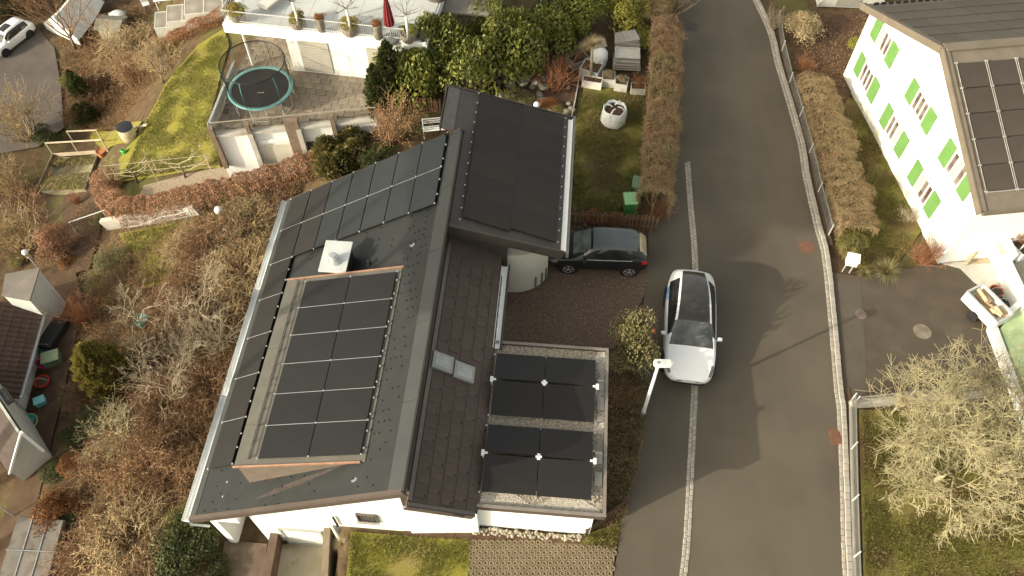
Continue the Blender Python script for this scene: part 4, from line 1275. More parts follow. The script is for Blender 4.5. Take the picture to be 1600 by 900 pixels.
lf_dry = leafmat('leaf_dry', (0.297, 0.176, 0.088), (0.446, 0.290, 0.155), rough=.8, scale=2, rnd=.15)
lf_beech = leafmat('leaf_beech', (0.300, 0.163, 0.094), (0.450, 0.269, 0.163), rough=.8, scale=3, rnd=.1)
lf_laurel = leafmat('leaf_laurel', (.105, .13, .026), (.26, .265, .052), rough=.35, scale=2.2, rnd=.16, spec=.4)
lf_yellow = leafmat('leaf_yellow', (.25, .25, .042), (.40, .37, .08), rough=.45, scale=2.2, rnd=.1, spec=.4)
lf_green = leafmat('leaf_green', (0.042, 0.058, 0.019), (0.102, 0.114, 0.036), rough=.6, scale=2.5, rnd=.2)
lf_olive = leafmat('leaf_olive', (0.130, 0.124, 0.039), (0.260, 0.227, 0.078), rough=.6, scale=2.5, rnd=.12)
lf_straw = leafmat('leaf_straw', (0.360, 0.288, 0.156), (0.504, 0.414, 0.240), rough=.8, scale=2, rnd=.12)
lf_cyp = leafmat('leaf_cypress', (.17, .155, .035), (.29, .25, .07), rough=.7, scale=3, rnd=.12)
lf_rust = leafmat('leaf_rust', (0.250, 0.106, 0.037), (0.375, 0.175, 0.062), rough=.8, scale=2, rnd=.12)
lf_gold = leafmat('leaf_gold', (.24, .205, .045), (.36, .29, .08), rough=.7, scale=3, rnd=.12)
lf_moss = leafmat('leaf_moss', (0.169, 0.156, 0.065), (0.312, 0.273, 0.130), rough=.8, scale=2, rnd=.12)

PROTO = {}
def proto(key):
    if key in PROTO: return PROTO[key]
    kind, v = key.rsplit('_', 1); v = int(v)
    f = {
        'bramble': lambda: bramble(v, tw_brown, lf_dry, 380, 700, .010),
        'bramblestraw': lambda: bramble(10 + v, tw_straw, lf_straw, 480, 1100),
        'bramblemoss': lambda: bramble(20 + v, tw_brown, lf_moss, 300, 2200),
        'shrub': lambda: shrub(30 + v, tw_grey, None, 24, 2),
        'shrubstraw': lambda: shrub(40 + v, tw_straw, lf_straw, 30, 2, .6, .10, 900, fan=.8),
        'shrubbrown': lambda: shrub(50 + v, tw_brown, lf_dry, 26, 2, .75, .05, 900),
        'shrubred': lambda: shrub(60 + v, tw_red, lf_rust, 34, 2, .55, .12, 700, fan=.8),
        'laurel': lambda: leafy(70 + v, lf_laurel, bark, 4200),
        'yellow': lambda: leafy(80 + v, lf_yellow, bark, 3600),
        'green': lambda: leafy(90 + v, lf_green, bark, 4200, .08, .05),
        'olive': lambda: leafy(100 + v, lf_olive, bark, 4200, .07, .04),
        'gold': lambda: leafy(105 + v, lf_gold, bark, 3600, .09, .055, 14),
        'strawball': lambda: leafy(110 + v, lf_straw, bark, 4600, .06, .035, 14),
        'moss': lambda: leafy(120 + v, lf_moss, bark, 3800, .06, .04, 12),
        'rust': lambda: leafy(130 + v, lf_rust, bark, 3000, .07, .04, 9),
        'beech': lambda: leafy(140 + v, lf_beech, bark, 4200, .07, .045, 12),
        'cypress': lambda: conifer(150 + v, lf_cyp, bark, 9000, 1, 1.9),
        'darkcypress': lambda: conifer(160 + v, lf_green, bark, 6500, 5, 2.6),
        'pine': lambda: conifer(170 + v, lf_olive, bark, 5000, 7, 1.1),
        'strap': lambda: tuft(180 + v, lf_moss, 260, 1.0, .045),
        'grasstuft': lambda: tuft(190 + v, lf_straw, 420, 1.1, .02, .35),
    }[kind]
    PROTO[key] = f()
    return PROTO[key]

def plant(key, name, cat, px, py, wpx, label, hs=1.0, group=None, sink=.03, z=None, sx=1.0):
    """one plant whose foot stands at a photograph pixel; wpx = its spread in photograph pixels"""
    w = T(px, py) if z is None else P(px, py, z)
    r = wpx / 2 * mpp(w)
    o = obj_from(name, proto(key), None, (w.x, w.y, w.z - sink), (0, 0, random.uniform(0, 6.28)), (r * sx, r, r * hs))
    if sx != 1.0: o.rotation_euler = (0, 0, random.uniform(-.2, .2))
    return tag(o, label, cat, group)

def tree(name, px, py, h, spreadpx, label, m_trunk, m_tw, seed, lev=4, kids=(3, 4), sp=.8, up=.05, stems=1, group=None, z=None, trunk=.25, r0=.09, rmin=.006, shrink=.66, nseg=4):
    """bare tree: a trunk part and a crown part of tapering limbs and twigs"""
    w = T(px, py) if z is None else P(px, py, z)
    root = thing(name, label, 'tree', tuple(w), random.uniform(0, 6.28), group)
    rs = np.random.RandomState(seed)
    ht = h * trunk
    tr = MB().tube([(0, 0, -.15), (.02, .01, ht * .5), (.0, .03, ht)], [r0 * 1.35, r0 * 1.08, r0], 9)
    tr.build('trunk', m_trunk, root, sm=True)
    segs = []
    R = spreadpx / 2 * mpp(w)
    nb = stems if stems > 1 else 5
    for i in range(nb):
        th = 6.283 * (i + rs.uniform(-.3, .3)) / nb
        t = rs.uniform(.45, 1.3) * R / (h - ht)
        d = np.array([math.cos(th) * t, math.sin(th) * t, 1.0]); d /= np.linalg.norm(d)
        L = math.hypot(R, h - ht) * .50
        grow(rs, segs, np.array([0, .02, ht * rs.uniform(.8, 1.0)]), d, L, r0 * .7, 0, lev, sp, up, nseg, kids, shrink, rmin)
    me = seg_mesh('crown', segs, m_tw)
    obj_from('crown', me, root)
    return root
# ================================================================== NEIGHBOURING BUILDINGS
# ---- white house with green shutters (right): gable wall faces the road
RR = math.atan2(1.16, 9.96)
rh = thing('shutter_house', 'white house with green window shutters and solar roof, right of the road', 'house', (17.38, 19.13, 0), RR)
GW, GA, GE, GK = 11.3, 5.65, 3.72, .415
def gz(t): return GE + GK * (t if t < GA else GW - t)
MB().add([(0, 0, -.5), (0, GW, -.5), (0, GW, GE), (0, GA, gz(GA)), (0, 0, GE), (13, 0, -.5), (13, GW, -.5), (13, GW, GE), (13, GA, gz(GA)), (13, 0, GE)],
         [(0, 4, 3, 2, 1), (5, 6, 7, 8, 9), (0, 5, 9, 4), (1, 2, 7, 6), (4, 9, 8, 3), (3, 8, 7, 2)]).build('wall', white_wall, rh)
verge = mat('verge_taupe', (.15, .128, .095), (.18, .153, .115), rough=.6, scale=2)
rsheet = mat('roof_sheet_taupe', (.15, .13, .10), (.18, .155, .12), rough=.55, scale=2)
AG = math.atan(GK)
near = MB().slab([(-.28, -.38, gz(-.38) + .16), (13.2, -.38, gz(-.38) + .16), (13.2, GA + .02, gz(GA) + .17), (-.28, GA + .02, gz(GA) + .17)], .14).build('roof', rsheet, rh)
farr = MB().slab([(-.28, GA - .02, gz(GA) + .17), (13.2, GA - .02, gz(GA) + .17), (13.2, GW + .5, gz(GW + .5) + .16), (-.28, GW + .5, gz(GW + .5) + .16)], .14).build('roof', rsheet, rh)
for r_, a, b in ((near, -.40, GA), (farr, GA, GW + .5)):
    MB().bar((-.31, a, gz(a) + .08), (-.31, b, gz(b) + .10), .06, .30).build('verge_board', verge, r_)
    MB().bar((-.20, a, gz(a) + .20), (-.20, b, gz(b) + .20), .26, .03).build('verge_trim', verge, r_)
MB().box((6.4, GA, gz(GA) + .20), (13.2, .42, .05)).build('ridge_cap', verge, near)
MB().box((6.4, -.42, gz(-.4) + .10), (13.2, .10, .16)).build('gutter', verge, near)
pv_taupe = panel_mat('solar_glass_taupe', (.055, .045, .036), (.075, .063, .052), .35, 0.05, 16.0, 0.012)
pvg = MB(); pvg.box((0, 0, .015), (1.10, 1.0, .03), mi=1); pvg.add([(-.54, -.49, .0315), (.54, -.49, .0315), (.54, .49, .0315), (-.54, .49, .0315)], [(0, 1, 2, 3)], 0)
pvg = pvg.mesh('solar_panel', [pv_taupe, pv_frame])
pv_f = panel_mat('solar_glass_grey', (.075, .069, .058), (.09, .083, .07), .30, 0.9, 0.95, 0.010)
pvf = MB(); pvf.box((0, 0, .015), (1.13, 1.0, .03), mi=1); pvf.add([(-.56, -.49, .0315), (.56, -.49, .0315), (.56, .49, .0315), (-.56, .49, .0315)], [(0, 1, 2, 3)], 0)
pvf = pvf.mesh('solar_panel', [pv_f, pv_f])
up = Vector((0, -math.sin(AG), math.cos(AG)))
gx = MB()
for i in range(6):
    for j in range(5):
        t = .28 + (j + .5) * .945
        obj_from('solar_panel', pvg, near, Vector((.62 + i * 1.20, t, gz(t) + .16)) + up * .05, (AG, 0, 0), (1, 1, 1))
    for dx in (0, .07) if i else (.05,):
        gx.bar(Vector((.62 + (i - .5) * 1.20 - .035 + dx, .2, gz(.2) + .16)) + up * .10, Vector((.62 + (i - .5) * 1.20 - .035 + dx, 5.05, gz(5.05) + .16)) + up * .10, .018, .02)
for j in range(6):
    t = .28 + j * .945
    if j == 0: gx.bar(Vector((.05, t - .04, gz(t) + .16)) + up * .12, Vector((8, t - .04, gz(t) + .16)) + up * .12, .03, .03)
    for i in range(7): gx.box(Vector((.02 + i * 1.20, t, gz(t) + .17)) + up * .10, (.14, .05, .03))
gx.build('mounting_rails', mat('rail_pale', (.42, .41, .37), rough=.4, metal=.3), near, kind='stuff')
up2 = Vector((0, math.sin(AG), math.cos(AG)))
for i in range(7):
    for j in range(5):
        t = GA + .35 + (j + .5) * 1.04
        obj_from('solar_panel', pvf, farr, Vector((.45 + i * 1.16, t, gz(t) + .16)) + up2 * .02, (-AG, 0, 0), (1, 1.0, 1))
sg2 = MB()
for k in range(26): sg2.box((.2 + k * .34, GW + .15, gz(GW + .15) + .26), (.2, .08, .10))
sg2.build('snow_guards', black_metal, farr, kind='stuff')
# windows with shutters: (centre t, bottom z, top z, half gap)
green = mat('shutter_green', (.115, .245, .065), (.135, .275, .08), rough=.6, scale=2, bump=.1)
frame_w = mat('window_white', (.76, .78, .75), rough=.5)
win_glass = mat('window_glass', (.075, .045, .035), (.20, .17, .14), rough=.08, scale=2.2, spec=.6, lo=.4, hi=.6)
flower = mat('curtain', (.38, .34, .28), (.46, .42, .35), rough=.9, scale=3)
wins = [(9.45, 2.95, 3.95), (5.45, 2.95, 3.90), (1.95, 2.90, 3.95), (9.5, .88, 1.92), (6.15, .82, 1.88), (2.85, .75, 1.80)]
for k, (t, z0, z1) in enumerate(wins):
    h = z1 - z0; zc = (z0 + z1) / 2
    fr_ = MB()
    for z in (z0, z1): fr_.box((-.02, t, z), (.10, 1.06, .06))
    for y in (-.50, -.17, .17, .50): fr_.box((-.02, t + y, zc), (.09, .055, h))
    w = fr_.build('window', frame_w, rh)
    for q, y in enumerate((-.335, 0, .335)):
        MB().box((.004, t + y, zc), (.03, .28, h - .06)).build('pane', flower if (k * 3 + q) % 5 == 2 else win_glass, w)
    MB().box((-.09, t, z0 - .06), (.20, 1.16, .05)).build('window_sill', frame_w, w)
    for y in (-.86, .86):
        s = MB().box((-.045, t + y, zc), (.045, .60, h + .06)).build('shutter', green, w, bevel=.008)
MB().box((-.05, 3.9, 4.2), (.10, .14, .18)).build('wall_lamp', mat('lamp_grey', (.4, .42, .42), rough=.5), rh)
MB().box((-.012, 5.6, .0), (.03, 11.2, .9)).build('plinth', mat('plinth_white', (.66, .67, .62), (.72, .73, .68), rough=.95, scale=2, c3=(.45, .40, .30), s3=1.4, t3=(.52, .7)), rh)
# raised entrance terrace with white parapet on the near side
tp = [P(1541, 347, .75), P(1602, 478, .75), P(1680, 560, .75), P(1720, 400, .75), P(1640, 335, .75)]
ter = thing('entrance_terrace', 'raised white terrace with planters beside the shuttered house, right edge', 'terrace', tuple(P(1620, 440, 0)))
o0 = Vector(ter.location)
loc2 = lambda v: (v.x - o0.x, v.y - o0.y, v.z)
MB().prism([loc2(v)[:2] for v in tp], -.2, .55).build('base', white_wall, ter)
MB().prism([loc2(v)[:2] for v in tp], .552, .575).build('floor', mat('terrace_floor', (.30, .27, .215), (.36, .325, .265), rough=.9, scale=2), ter)
MB().bar(loc2(P(1543, 347, .72)), loc2(P(1606, 480, .72)), .20, .36).build('parapet', white_wall, ter)
MB().bar(loc2(P(1545, 350, .93)), loc2(P(1568, 398, .93)), .26, .05).build('parapet_cap', concrete_pale, ter)
rl2 = MB()
for a, b in (((1550, 340), (1568, 318)), ((1585, 400), (1602, 385))):
    A, B = P(*a, .6), P(*b, .6)
    for k in range(9):
        q = A + (B - A) * k / 8; rl2.bar(loc2(q), (q.x - o0.x, q.y - o0.y, 1.35), .03, .03)
    for z in (.7, 1.38): rl2.bar((A.x - o0.x, A.y - o0.y, z), (B.x - o0.x, B.y - o0.y, z), .05, .05)
rl2.build('railing', frame_w, ter)
MB().bar(loc2(P(1558, 352, 1.0)), loc2(P(1584, 404, 1.0)), .10, .55).build('planter_front', white_paint, ter)
def planter(px, py, z, lx, ly, h, rzz, m, label, plant_key=None, ps=.5, hs=1.0, group=None, name='planter'):
    w = P(px, py, z)
    t = thing(name, label, 'planter', (w.x, w.y, z), rzz, group)
    b = MB(); th = .045
    for s in (-1, 1):
        b.box((0, s * (ly/2 - th/2), h/2), (lx, th, h)); b.box((s * (lx/2 - th/2), 0, h/2), (th, ly - 2*th, h))
    b.build('box', m, t, bevel=.008)
    MB().box((0, 0, h * .42), (lx - 2*th - .004, ly - 2*th - .004, h * .84)).build('soil', soil_bed, t)
    if plant_key:
        obj_from('foliage', proto(plant_key), t, (0, 0, h * .8), (0, 0, random.uniform(0, 6)), (ps, ps, ps * hs))
    return t
planter(1578, 385, .58, .70, 1.5, .5, rad(24), white_paint, 'white trough of withered brown plants on the raised terrace', 'shrubred_1', .55, .7)
ps_ = thing('parasol', 'folded grey parasol canopy under the solar roof edge, right edge', 'parasol', tuple(P(1586, 362, .58)))
MB().lathe([(.03, 0), (.03, 1.5)], n=8).build('pole', alu, ps_)
c = MB(); N = 8
c.lathe([(.85, 1.0), (.6, 1.2), (.05, 1.45)], n=N); c.build('canopy', mat('parasol_grey', (.26, .25, .21), (.31, .30, .25), rough=.9, scale=3), ps_)
# log pile and pole next to the corner
struct(drape('wood_chips', [(1507, 412), (1540, 378), (1556, 405), (1562, 412)], mat('wood_chip', (.30, .22, .14), (.46, .37, .26), rough=1, scale=12, bump=.8), .02))
lp = MB(); a, b = P(1508, 413, .1), P(1543, 372, .9); lp.tube([a, (a + b) / 2, b], [.08, .075, .06], 8)
tag(lp.build('leaning_log', bark_pale, sm=True), 'pale log leaning on the corner of the shuttered house', 'log')
# white retaining wall and bright raised lawn at the right edge
gl = mat('overexposed_turf', (.42, .54, .28), (.50, .61, .35), rough=1, scale=3, bump=.4)  # grass colour lightened to imitate overexposure
struct(MB().prism([tuple(P(*p)[:2]) for p in ((1588, 480), (1556, 520), (1605, 640), (1720, 700), (1720, 480))], -.1, .35).build('raised_lawn', gl))
rw_ = MB(); q = [P(1600, 470, .2), P(1549, 512, .2), P(1604, 660, .2), P(1640, 760, .2)]
for a, b in zip(q, q[1:]): rw_.bar(a, b, .22, .75 if a is q[0] else .45)
tag(rw_.build('retaining_wall', white_wall), 'low white retaining wall of the bright lawn at the right edge', 'wall')

# ---- white house with roof deck (upper left)
DH = math.atan2(-1.3, 8.3)
dk = thing('deck_house', 'white flat-roofed house with planted roof deck, upper left', 'house', (-13.32, 30.67, 0), DH)
deck_mat = mat('deck_paving', (.46, .48, .46), (.53, .55, .52), rough=.85, scale=.8, c3=(.40, .41, .39), s3=.5, t3=(.5, .65))
MB().box((4.8, 7.0, 2.47), (9.6, 14.0, .44)).build('roof_slab', white_wall, dk)
dd = MB().box((4.8, 7.1, 2.70), (9.3, 13.6, .03)).build('deck', deck_mat, dk)
for i in range(8):
    for j in range(6): MB().box((.88 + i * 1.15, .95 + j * 1.15, 2.722), (1.135, 1.135, .02)).build('deck_slab', deck_mat, dd)
MB().box((4.8, .06, 2.74), (9.5, .12, .08)).build('parapet_cap', white_paint, dk)
MB().prism([(3.0, .42), (9.3, .42), (9.3, 13), (3.0, 13)], -.1, 2.25).build('wall', white_wall, dk)
MB().prism([(.35, 2.9), (3.0, 2.9), (3.0, 13), (.35, 13)], -3.4, 2.25).build('wall', white_wall, dk)
MB().box((2.85, .62, 1.1), (.30, .42, 2.3)).build('pillar', white_wall, dk)
MB().tube([(.55, .5, 0), (.55, .5, 2.25)], .06, 10).build('post', white_paint, dk)
MB().box((1.7, 2.87, 1.05), (1.6, .05, 2.0)).build('loggia_window', glass_grey, dk)
shut = mat('roller_shutter', (.40, .385, .33), (.45, .43, .37), rough=.7, scale=3)
for x, w in ((3.98, 1.45), (7.0, .9)):
    s = MB().box((x, .40, 1.02), (w, .05, 1.85)).build('roller_shutter', shut, dk)
    for k in range(12): MB().box((x, .375, .18 + k * .15), (w - .04, .012, .012)).build('slat_joint', mat('joint_dark', (.25, .24, .2)), s)
def rail_line(a, b, h, n, m, parent, post=.02, name='railing', top=.035):
    mb = MB(); a, b = Vector(a), Vector(b)
    for k in range(n + 1):
        q = a + (b - a) * k / n; mb.bar(q, q + Vector((0, 0, h)), post, post)
    mb.bar(a + Vector((0, 0, h)), b + Vector((0, 0, h)), top, top); mb.bar(a + Vector((0, 0, .1)), b + Vector((0, 0, .1)), .025, .025)
    return mb.build(name, m, parent)
rail_line((.12, .1, 2.78), (8.6, .1, 2.78), .62, 95, mat('rail_grey', (.55, .56, .53), rough=.5, metal=.2), dk, .012)
rail_line((.12, .1, 2.78), (.12, 9, 2.78), .62, 60, mat('rail_grey', (.55, .56, .53)), dk, .012)

# terrace in front of it
tq = [Vector((-13.76, 26.35, 0)), Vector((-6.0, 27.42, 0)), Vector((-5.2, 29.7, 0)), Vector((-10.2, 30.95, 0)), Vector((-10.1, 33.0, 0)), Vector((-13.0, 33.4, 0)), Vector((-13.45, 30.6, 0))]
tr = thing('patio', 'walled patio of stone slabs with trampoline, below the roof deck', 'patio', (-13.76, 26.35, 0), math.atan2(1.07, 7.76))
Mt = Matrix.Rotation(-math.atan2(1.07, 7.76), 3, 'Z')
tl = [Mt @ (v - tq[0]) for v in tq]
MB().prism([(v.x, v.y) for v in tl], -3.3, -.06).build('base_wall', white_wall, tr)
MB().prism([(v.x, v.y) for v in tl], -.058, -.03).build('bedding', joint_mat, tr)
slab_m = mat('patio_slab', (.235, .195, .145), (.30, .255, .195), rough=.9, scale=3, bump=.2, bscale=25, rnd=.16)
def inside(poly, x, y):
    c = False; n = len(poly)
    for i in range(n):
        a, b = poly[i], poly[(i + 1) % n]
        if (a.y > y) != (b.y > y) and x < (b.x - a.x) * (y - a.y) / (b.y - a.y) + a.x: c = not c
    return c
sm_ = MB(); 
lo = [(-.235, -.185), (.235, -.185), (.235, .185), (-.235, .185)]
sm_.add([(x, y, 0) for x, y in lo] + [(x, y, .03) for x, y in lo] + [(x * .97, y * .97, .036) for x, y in lo], [(8, 9, 10, 11)] + [f for k in range(4) for f in ((k, (k+1) % 4, 4 + (k+1) % 4, 4 + k), (4 + k, 4 + (k+1) % 4, 8 + (k+1) % 4, 8 + k))])
sm_ = sm_.mesh('patio_slab', slab_m)
ang = rad(-17)
cnt = 0
for i in range(-12, 24):
    for j in range(-6, 24):
        lx = (i + (.5 if j % 2 else 0)) * .49; ly = j * .385
        x, y = lx * math.cos(ang) - ly * math.sin(ang), lx * math.sin(ang) + ly * math.cos(ang)
        if inside(tl, x, y) and inside(tl, x + .2, y) and inside(tl, x - .2, y) and inside(tl, x, y - .2):
            obj_from('paving_slab', sm_, tr, (x, y, -.03 + random.uniform(-.004, .004)), (0, 0, ang + random.uniform(-.012, .012))); cnt += 1
# front edge: ledge, posts and mesh railing
W7 = tl[1].x
MB().box((W7 / 2, .0, -.02), (W7, .34, .12)).build('ledge', concrete_pale, tr)
for x, w in ((.12, .22), (1.75, .18), (3.7, .62), (5.55, .2), (7.65, .22)):
    MB().box((x, -.12, -.75), (w, .24, 2.6)).build('post', mat('post_brown', (.17, .125, .09), (.23, .175, .13), rough=.9, scale=4), tr)
MB().box((1.75, -.16, -1.6), (.22, .22, 3.2)).build('pillar', concrete_pale, tr)
MB().box((3.95, -.16, -1.6), (.22, .24, 3.2)).build('pillar', concrete_pale, tr)
rl3 = rail_line((.1, .08, 0), (W7 - .1, .08, 0), .62, 90, mat('rail_taupe', (.32, .28, .22), rough=.6), tr, .012)
rail_line((.1, .1, 0), (tl[6].x + .1, tl[6].y, 0), .62, 50, mat('rail_grey', (.55, .56, .53)), tr, .012)
gp = MB().bar((.0, .1, .30), (tl[6].x, tl[6].y, .30), .02, .55).build('glass_screen', mat('frosted_glass', (.50, .56, .53), (.56, .62, .58), rough=.2, spec=.5), tr)
MB().box((2.75, -.03, -1.85), (1.45, .06, 1.7)).build('garage_door', cream_wall, tr)
MB().box((2.75, -.06, -.72), (1.6, .06, .18)).build('lintel', white_wall, tr)
MB().box((4.75, -.03, -1.85), (1.3, .06, 1.6)).build('dark_opening', mat('dark_room', (.05, .045, .04), (.09, .08, .07), rough=.9), tr)
gg = MB()
for k in range(16): gg.bar((2.1 + k * .09, -.5, -2.6), (2.1 + k * .09, -.5, -1.8), .012, .012)
gg.bar((2.1, -.5, -1.8), (3.45, -.5, -1.8), .04, .04); gg.bar((2.1, -.5, -2.5), (3.45, -.5, -2.5), .03, .03)
gg.build('yard_gate', mat('rail_grey', (.55, .56, .53)), tr)

# ---- houses at the left edge
lroof_m = mat('roof_tile', (.070, .045, .036), (.105, .068, .052), rough=.85, scale=5, bump=.2, rnd=.1)
def px_house_a():
    ZE = -4.1
    e0, e1 = P(70, 480, ZE), P(30, 622, ZE)
    d = (e1 - e0).normalized(); back = Vector((-d.y, d.x, 0))
    if back.x > 0: back = -back
    t = thing('tiled_house', 'low house with dark brown tiled roof at the left edge', 'house', (e0.x, e0.y, 0))
    o = Vector((e0.x, e0.y, 0)); L = (e1 - e0).length
    pt = lambda a, b, z: tuple(e0 - o + d * a + back * b - Vector((0, 0, e0.z)) + Vector((0, 0, z)))
    MB().prism([pt(.25, .35, 0)[:2], pt(L - .1, .35, 0)[:2], pt(L - .1, 6, 0)[:2], pt(.25, 6, 0)[:2]], -6.2, ZE - .05).build('wall', white_wall, t)
    rf = MB().slab([pt(0, 0, ZE), pt(L, 0, ZE), pt(L, 4.2, ZE + 1.75), pt(0, 4.2, ZE + 1.75)], .10).build('roof', lroof_m, t)
    MB().slab([pt(0, 4.18, ZE + 1.75), pt(L, 4.18, ZE + 1.75), pt(L, 8.4, ZE), pt(0, 8.4, ZE)], .10).build('roof', lroof_m, t)
    tm = MB(); n = Vector(pt(0, 0, 0)); 
    a_ = math.atan2(1.75, 4.2)
    w, l = .24, .36
    vs = []
    for k in range(6):
        q = k / 5; zz = .018 + .045 * math.sin(q * math.pi)
        vs += [(-w/2 + w * q, -l/2, zz + .02), (-w/2 + w * q, l/2, zz)]
    tm.add(vs, [(2*k, 2*k+2, 2*k+3, 2*k+1) for k in range(5)] + [(2*k+2, 2*k, 12, 12) for k in range(0)])
    tme = tm.mesh('roof_tile', lroof_m)
    slope = Vector(pt(0, 4.2, ZE + 1.75)) - Vector(pt(0, 0, ZE)); SL = slope.length; sl = slope / SL
    X = d; Y = sl; Z = X.cross(Y)
    if Z.z < 0: X = -X; Z = X.cross(Y)
    Mx = Matrix((X, Y, Z)).transposed().to_euler()
    for r_ in range(12):
        for k in range(int(L / .245)):
            p_ = Vector(pt(.13 + k * .245, 0, ZE)) + sl * (.17 + r_ * .37) + Z * .012
            obj_from('roof_tile', tme, rf, p_, Mx)
    MB().bar(pt(-.02, -.06, ZE - .04), pt(L, -.06, ZE - .04), .12, .10).build('gutter', zinc, t)
    MB().box(pt(1.15, .33, ZE - .8), (.05, .9, 1.3), rz=math.atan2(d.y, d.x) - math.pi/2).build('door', mat('door_pale', (.5, .52, .48), rough=.5), t)
    return pt, L
ptA, LA = px_house_a()
# lean-to with grey roof
r4 = [P(8, 428, -2.4), P(62, 418, -2.4), P(46, 470, -2.75), P(2, 462, -2.75)]
lt = thing('lean_to', 'small lean-to with grey patched roof and pale side wall, left edge', 'shed', (r4[1].x, r4[1].y, 0))
o = Vector((r4[1].x, r4[1].y, 0))
MB().slab([v - o for v in r4] , .08).build('roof', mat('roof_felt', (.16, .145, .125), (.20, .18, .155), rough=.85, scale=2, c3=(.30, .29, .26), s3=.8, t3=(.6, .66)), lt)
c4 = [v - o for v in r4]; ce = sum(c4, Vector()) / 4
c5 = [ce + (v - ce) * .92 for v in c4]
MB().prism([(v.x, v.y) for v in c5], -6.0, [v.z - .1 for v in c5]).build('wall', mat('wall_mint', (.52, .56, .52), (.58, .62, .58), rough=.9), lt)
# gabled pale house below it
A_, E_, W_ = P(25, 667, -2.0), P(58, 694, -3.3), P(6, 730, -3.3)
hb2 = thing('gabled_house', 'pale gabled house with dark roof below the tiled house, left edge', 'house', (A_.x, A_.y, 0))
o = Vector((A_.x, A_.y, 0)); A_, E_, W_ = A_ - o, E_ - o, W_ - o
bk = Vector((-3.2, 3.4, 0)); 
MB().add([A_, E_, W_, (E_.x, E_.y, -6.3), (W_.x, W_.y, -6.3)], [(0, 2, 1), (1, 2, 4, 3)]).add([E_, E_ + bk, (E_ + bk).xyz * 1.0 + Vector((0, 0, -3)), (E_.x, E_.y, -6.3)], [(0, 3, 2, 1)]).build('wall', mat('wall_grey', (.50, .50, .44), (.56, .56, .50), rough=.9), hb2)
ov = Vector((.25, -.2, 0)); nb = Vector((0, 0, .12))
r1 = MB().slab([A_ + ov + nb, E_ + ov * 1.3 + nb, E_ + bk + nb, A_ + bk + nb], .09).build('roof', mat('roof_pale', (.46, .48, .44), (.52, .54, .50), rough=.8), hb2)
MB().slab([A_ + ov + nb, A_ + bk + nb, W_ + bk + nb, W_ + ov * 1.3 + nb], .09).build('roof', mat('roof_darkbrown', (.055, .042, .035), (.075, .058, .048), rough=.8), hb2)
bg = MB(); bg.bar(A_ + ov * 1.4 + nb, E_ + ov * 1.6 + nb, .10, .16); bg.bar(A_ + ov * 1.4 + nb, W_ + ov * 1.6 + nb, .05, .10)
bg.build('barge_board', white_paint, hb2)
mid = (A_ + E_) / 2 + bk * .45 + nb
sk = MB().bar(mid - bk.normalized() * .42, mid + bk.normalized() * .42, .62, .10).build('roof_window', mat('frame_dark', (.12, .10, .085)), hb2)
MB().bar(mid - bk.normalized() * .30 + Vector((0, 0, .055)), mid + bk.normalized() * .30 + Vector((0, 0, .055)), .44, .02).build('pane', glass_grey, sk)
# flat roofed shed of grey sheets, bottom left
zf = -3.4
f4 = [P(28, 806, zf), P(100, 812, zf), P(72, 915, zf), P(-8, 915, zf)]
fs_ = thing('sheet_roof_shed', 'shed with flat roof of weathered grey sheets, bottom left corner', 'shed', (f4[0].x, f4[0].y, 0))
o = Vector((f4[0].x, f4[0].y, 0)); f4 = [v - o for v in f4]
MB().prism([(v.x, v.y) for v in f4], -6.6, zf - .05).build('wall', wood_grey, fs_)
sheet_w = mat('weathered_sheet', (.17, .155, .13), (.25, .235, .20), rough=.75, scale=1.2, rnd=.12, c3=(.14, .115, .09), s3=1.2, t3=(.5, .62))
for i in range(3):
    for j in range(2):
        def bil(a, b): return (f4[0] * (1 - a) + f4[1] * a) * (1 - b) + (f4[3] * (1 - a) + f4[2] * a) * b
        g_ = .012
        js = (0, .5, 1)
        MB().slab([bil(i/3 + g_, js[j] + g_), bil((i+1)/3 - g_, js[j] + g_), bil((i+1)/3 - g_, js[j+1] - g_), bil(i/3 + g_, js[j+1] - g_)], .03).build('roof_sheet', sheet_w, fs_)
jb = MB()
for i in range(1, 3): jb.bar(bil(i/3, 0), bil(i/3, 1), .03, .05)
jb.bar(bil(0, .5), bil(1, .5), .03, .05)
jb.build('joint_strip', alu, fs_)

# ---- garage drive, loggia terrace and retaining walls in front of the main house
dq = [P(432, 850, -2.33), P(512, 852, -2.33), P(508, 960, -2.33), P(415, 960, -2.33)]
struct(MB().prism([tuple(v[:2]) for v in dq], -2.6, -2.30).build('garage_drive', mat('drive_slab', (.30, .275, .20), (.38, .35, .27), rough=.95, scale=1.6, bump=.2, c3=(.19, .16, .10), s3=1.4, t3=(.52, .66))))
lw = MB(); a, b = P(512, 822, .04), P(505, 960, .04)
lw.bar(Vector((a.x - .02, a.y - .05, -1.2)), Vector((b.x - .02, b.y, -1.2)), .22, 2.5)
tag(lw.build('retaining_wall', mat('wall_earthy', (.20, .155, .10), (.27, .215, .15), rough=.95, scale=3, bump=.3)), 'earthy retaining wall between the garage drive and the front lawn', 'wall')
lw2 = MB(); a, b = P(428, 832, -1.5), P(405, 960, -1.5)
lw2.bar(Vector((a.x, a.y, -2.0)), Vector((b.x, b.y, -2.0)), .28, .95)
tag(lw2.build('retaining_wall', mat('wall_darkbrown', (.10, .07, .05), (.14, .10, .07), rough=.95, scale=3)), 'dark brown retaining wall left of the garage drive', 'wall')
lg = [P(352, 845, -2.33), P(418, 850, -2.33), P(405, 960, -2.33), P(330, 960, -2.33)]
struct(MB().prism([tuple(v[:2]) for v in lg], -2.6, -2.29).build('loggia_floor', mat('loggia_paving', (.13, .095, .068), (.18, .135, .10), rough=.9, scale=3, c3=(.22, .18, .13), s3=2, t3=(.55, .7))))
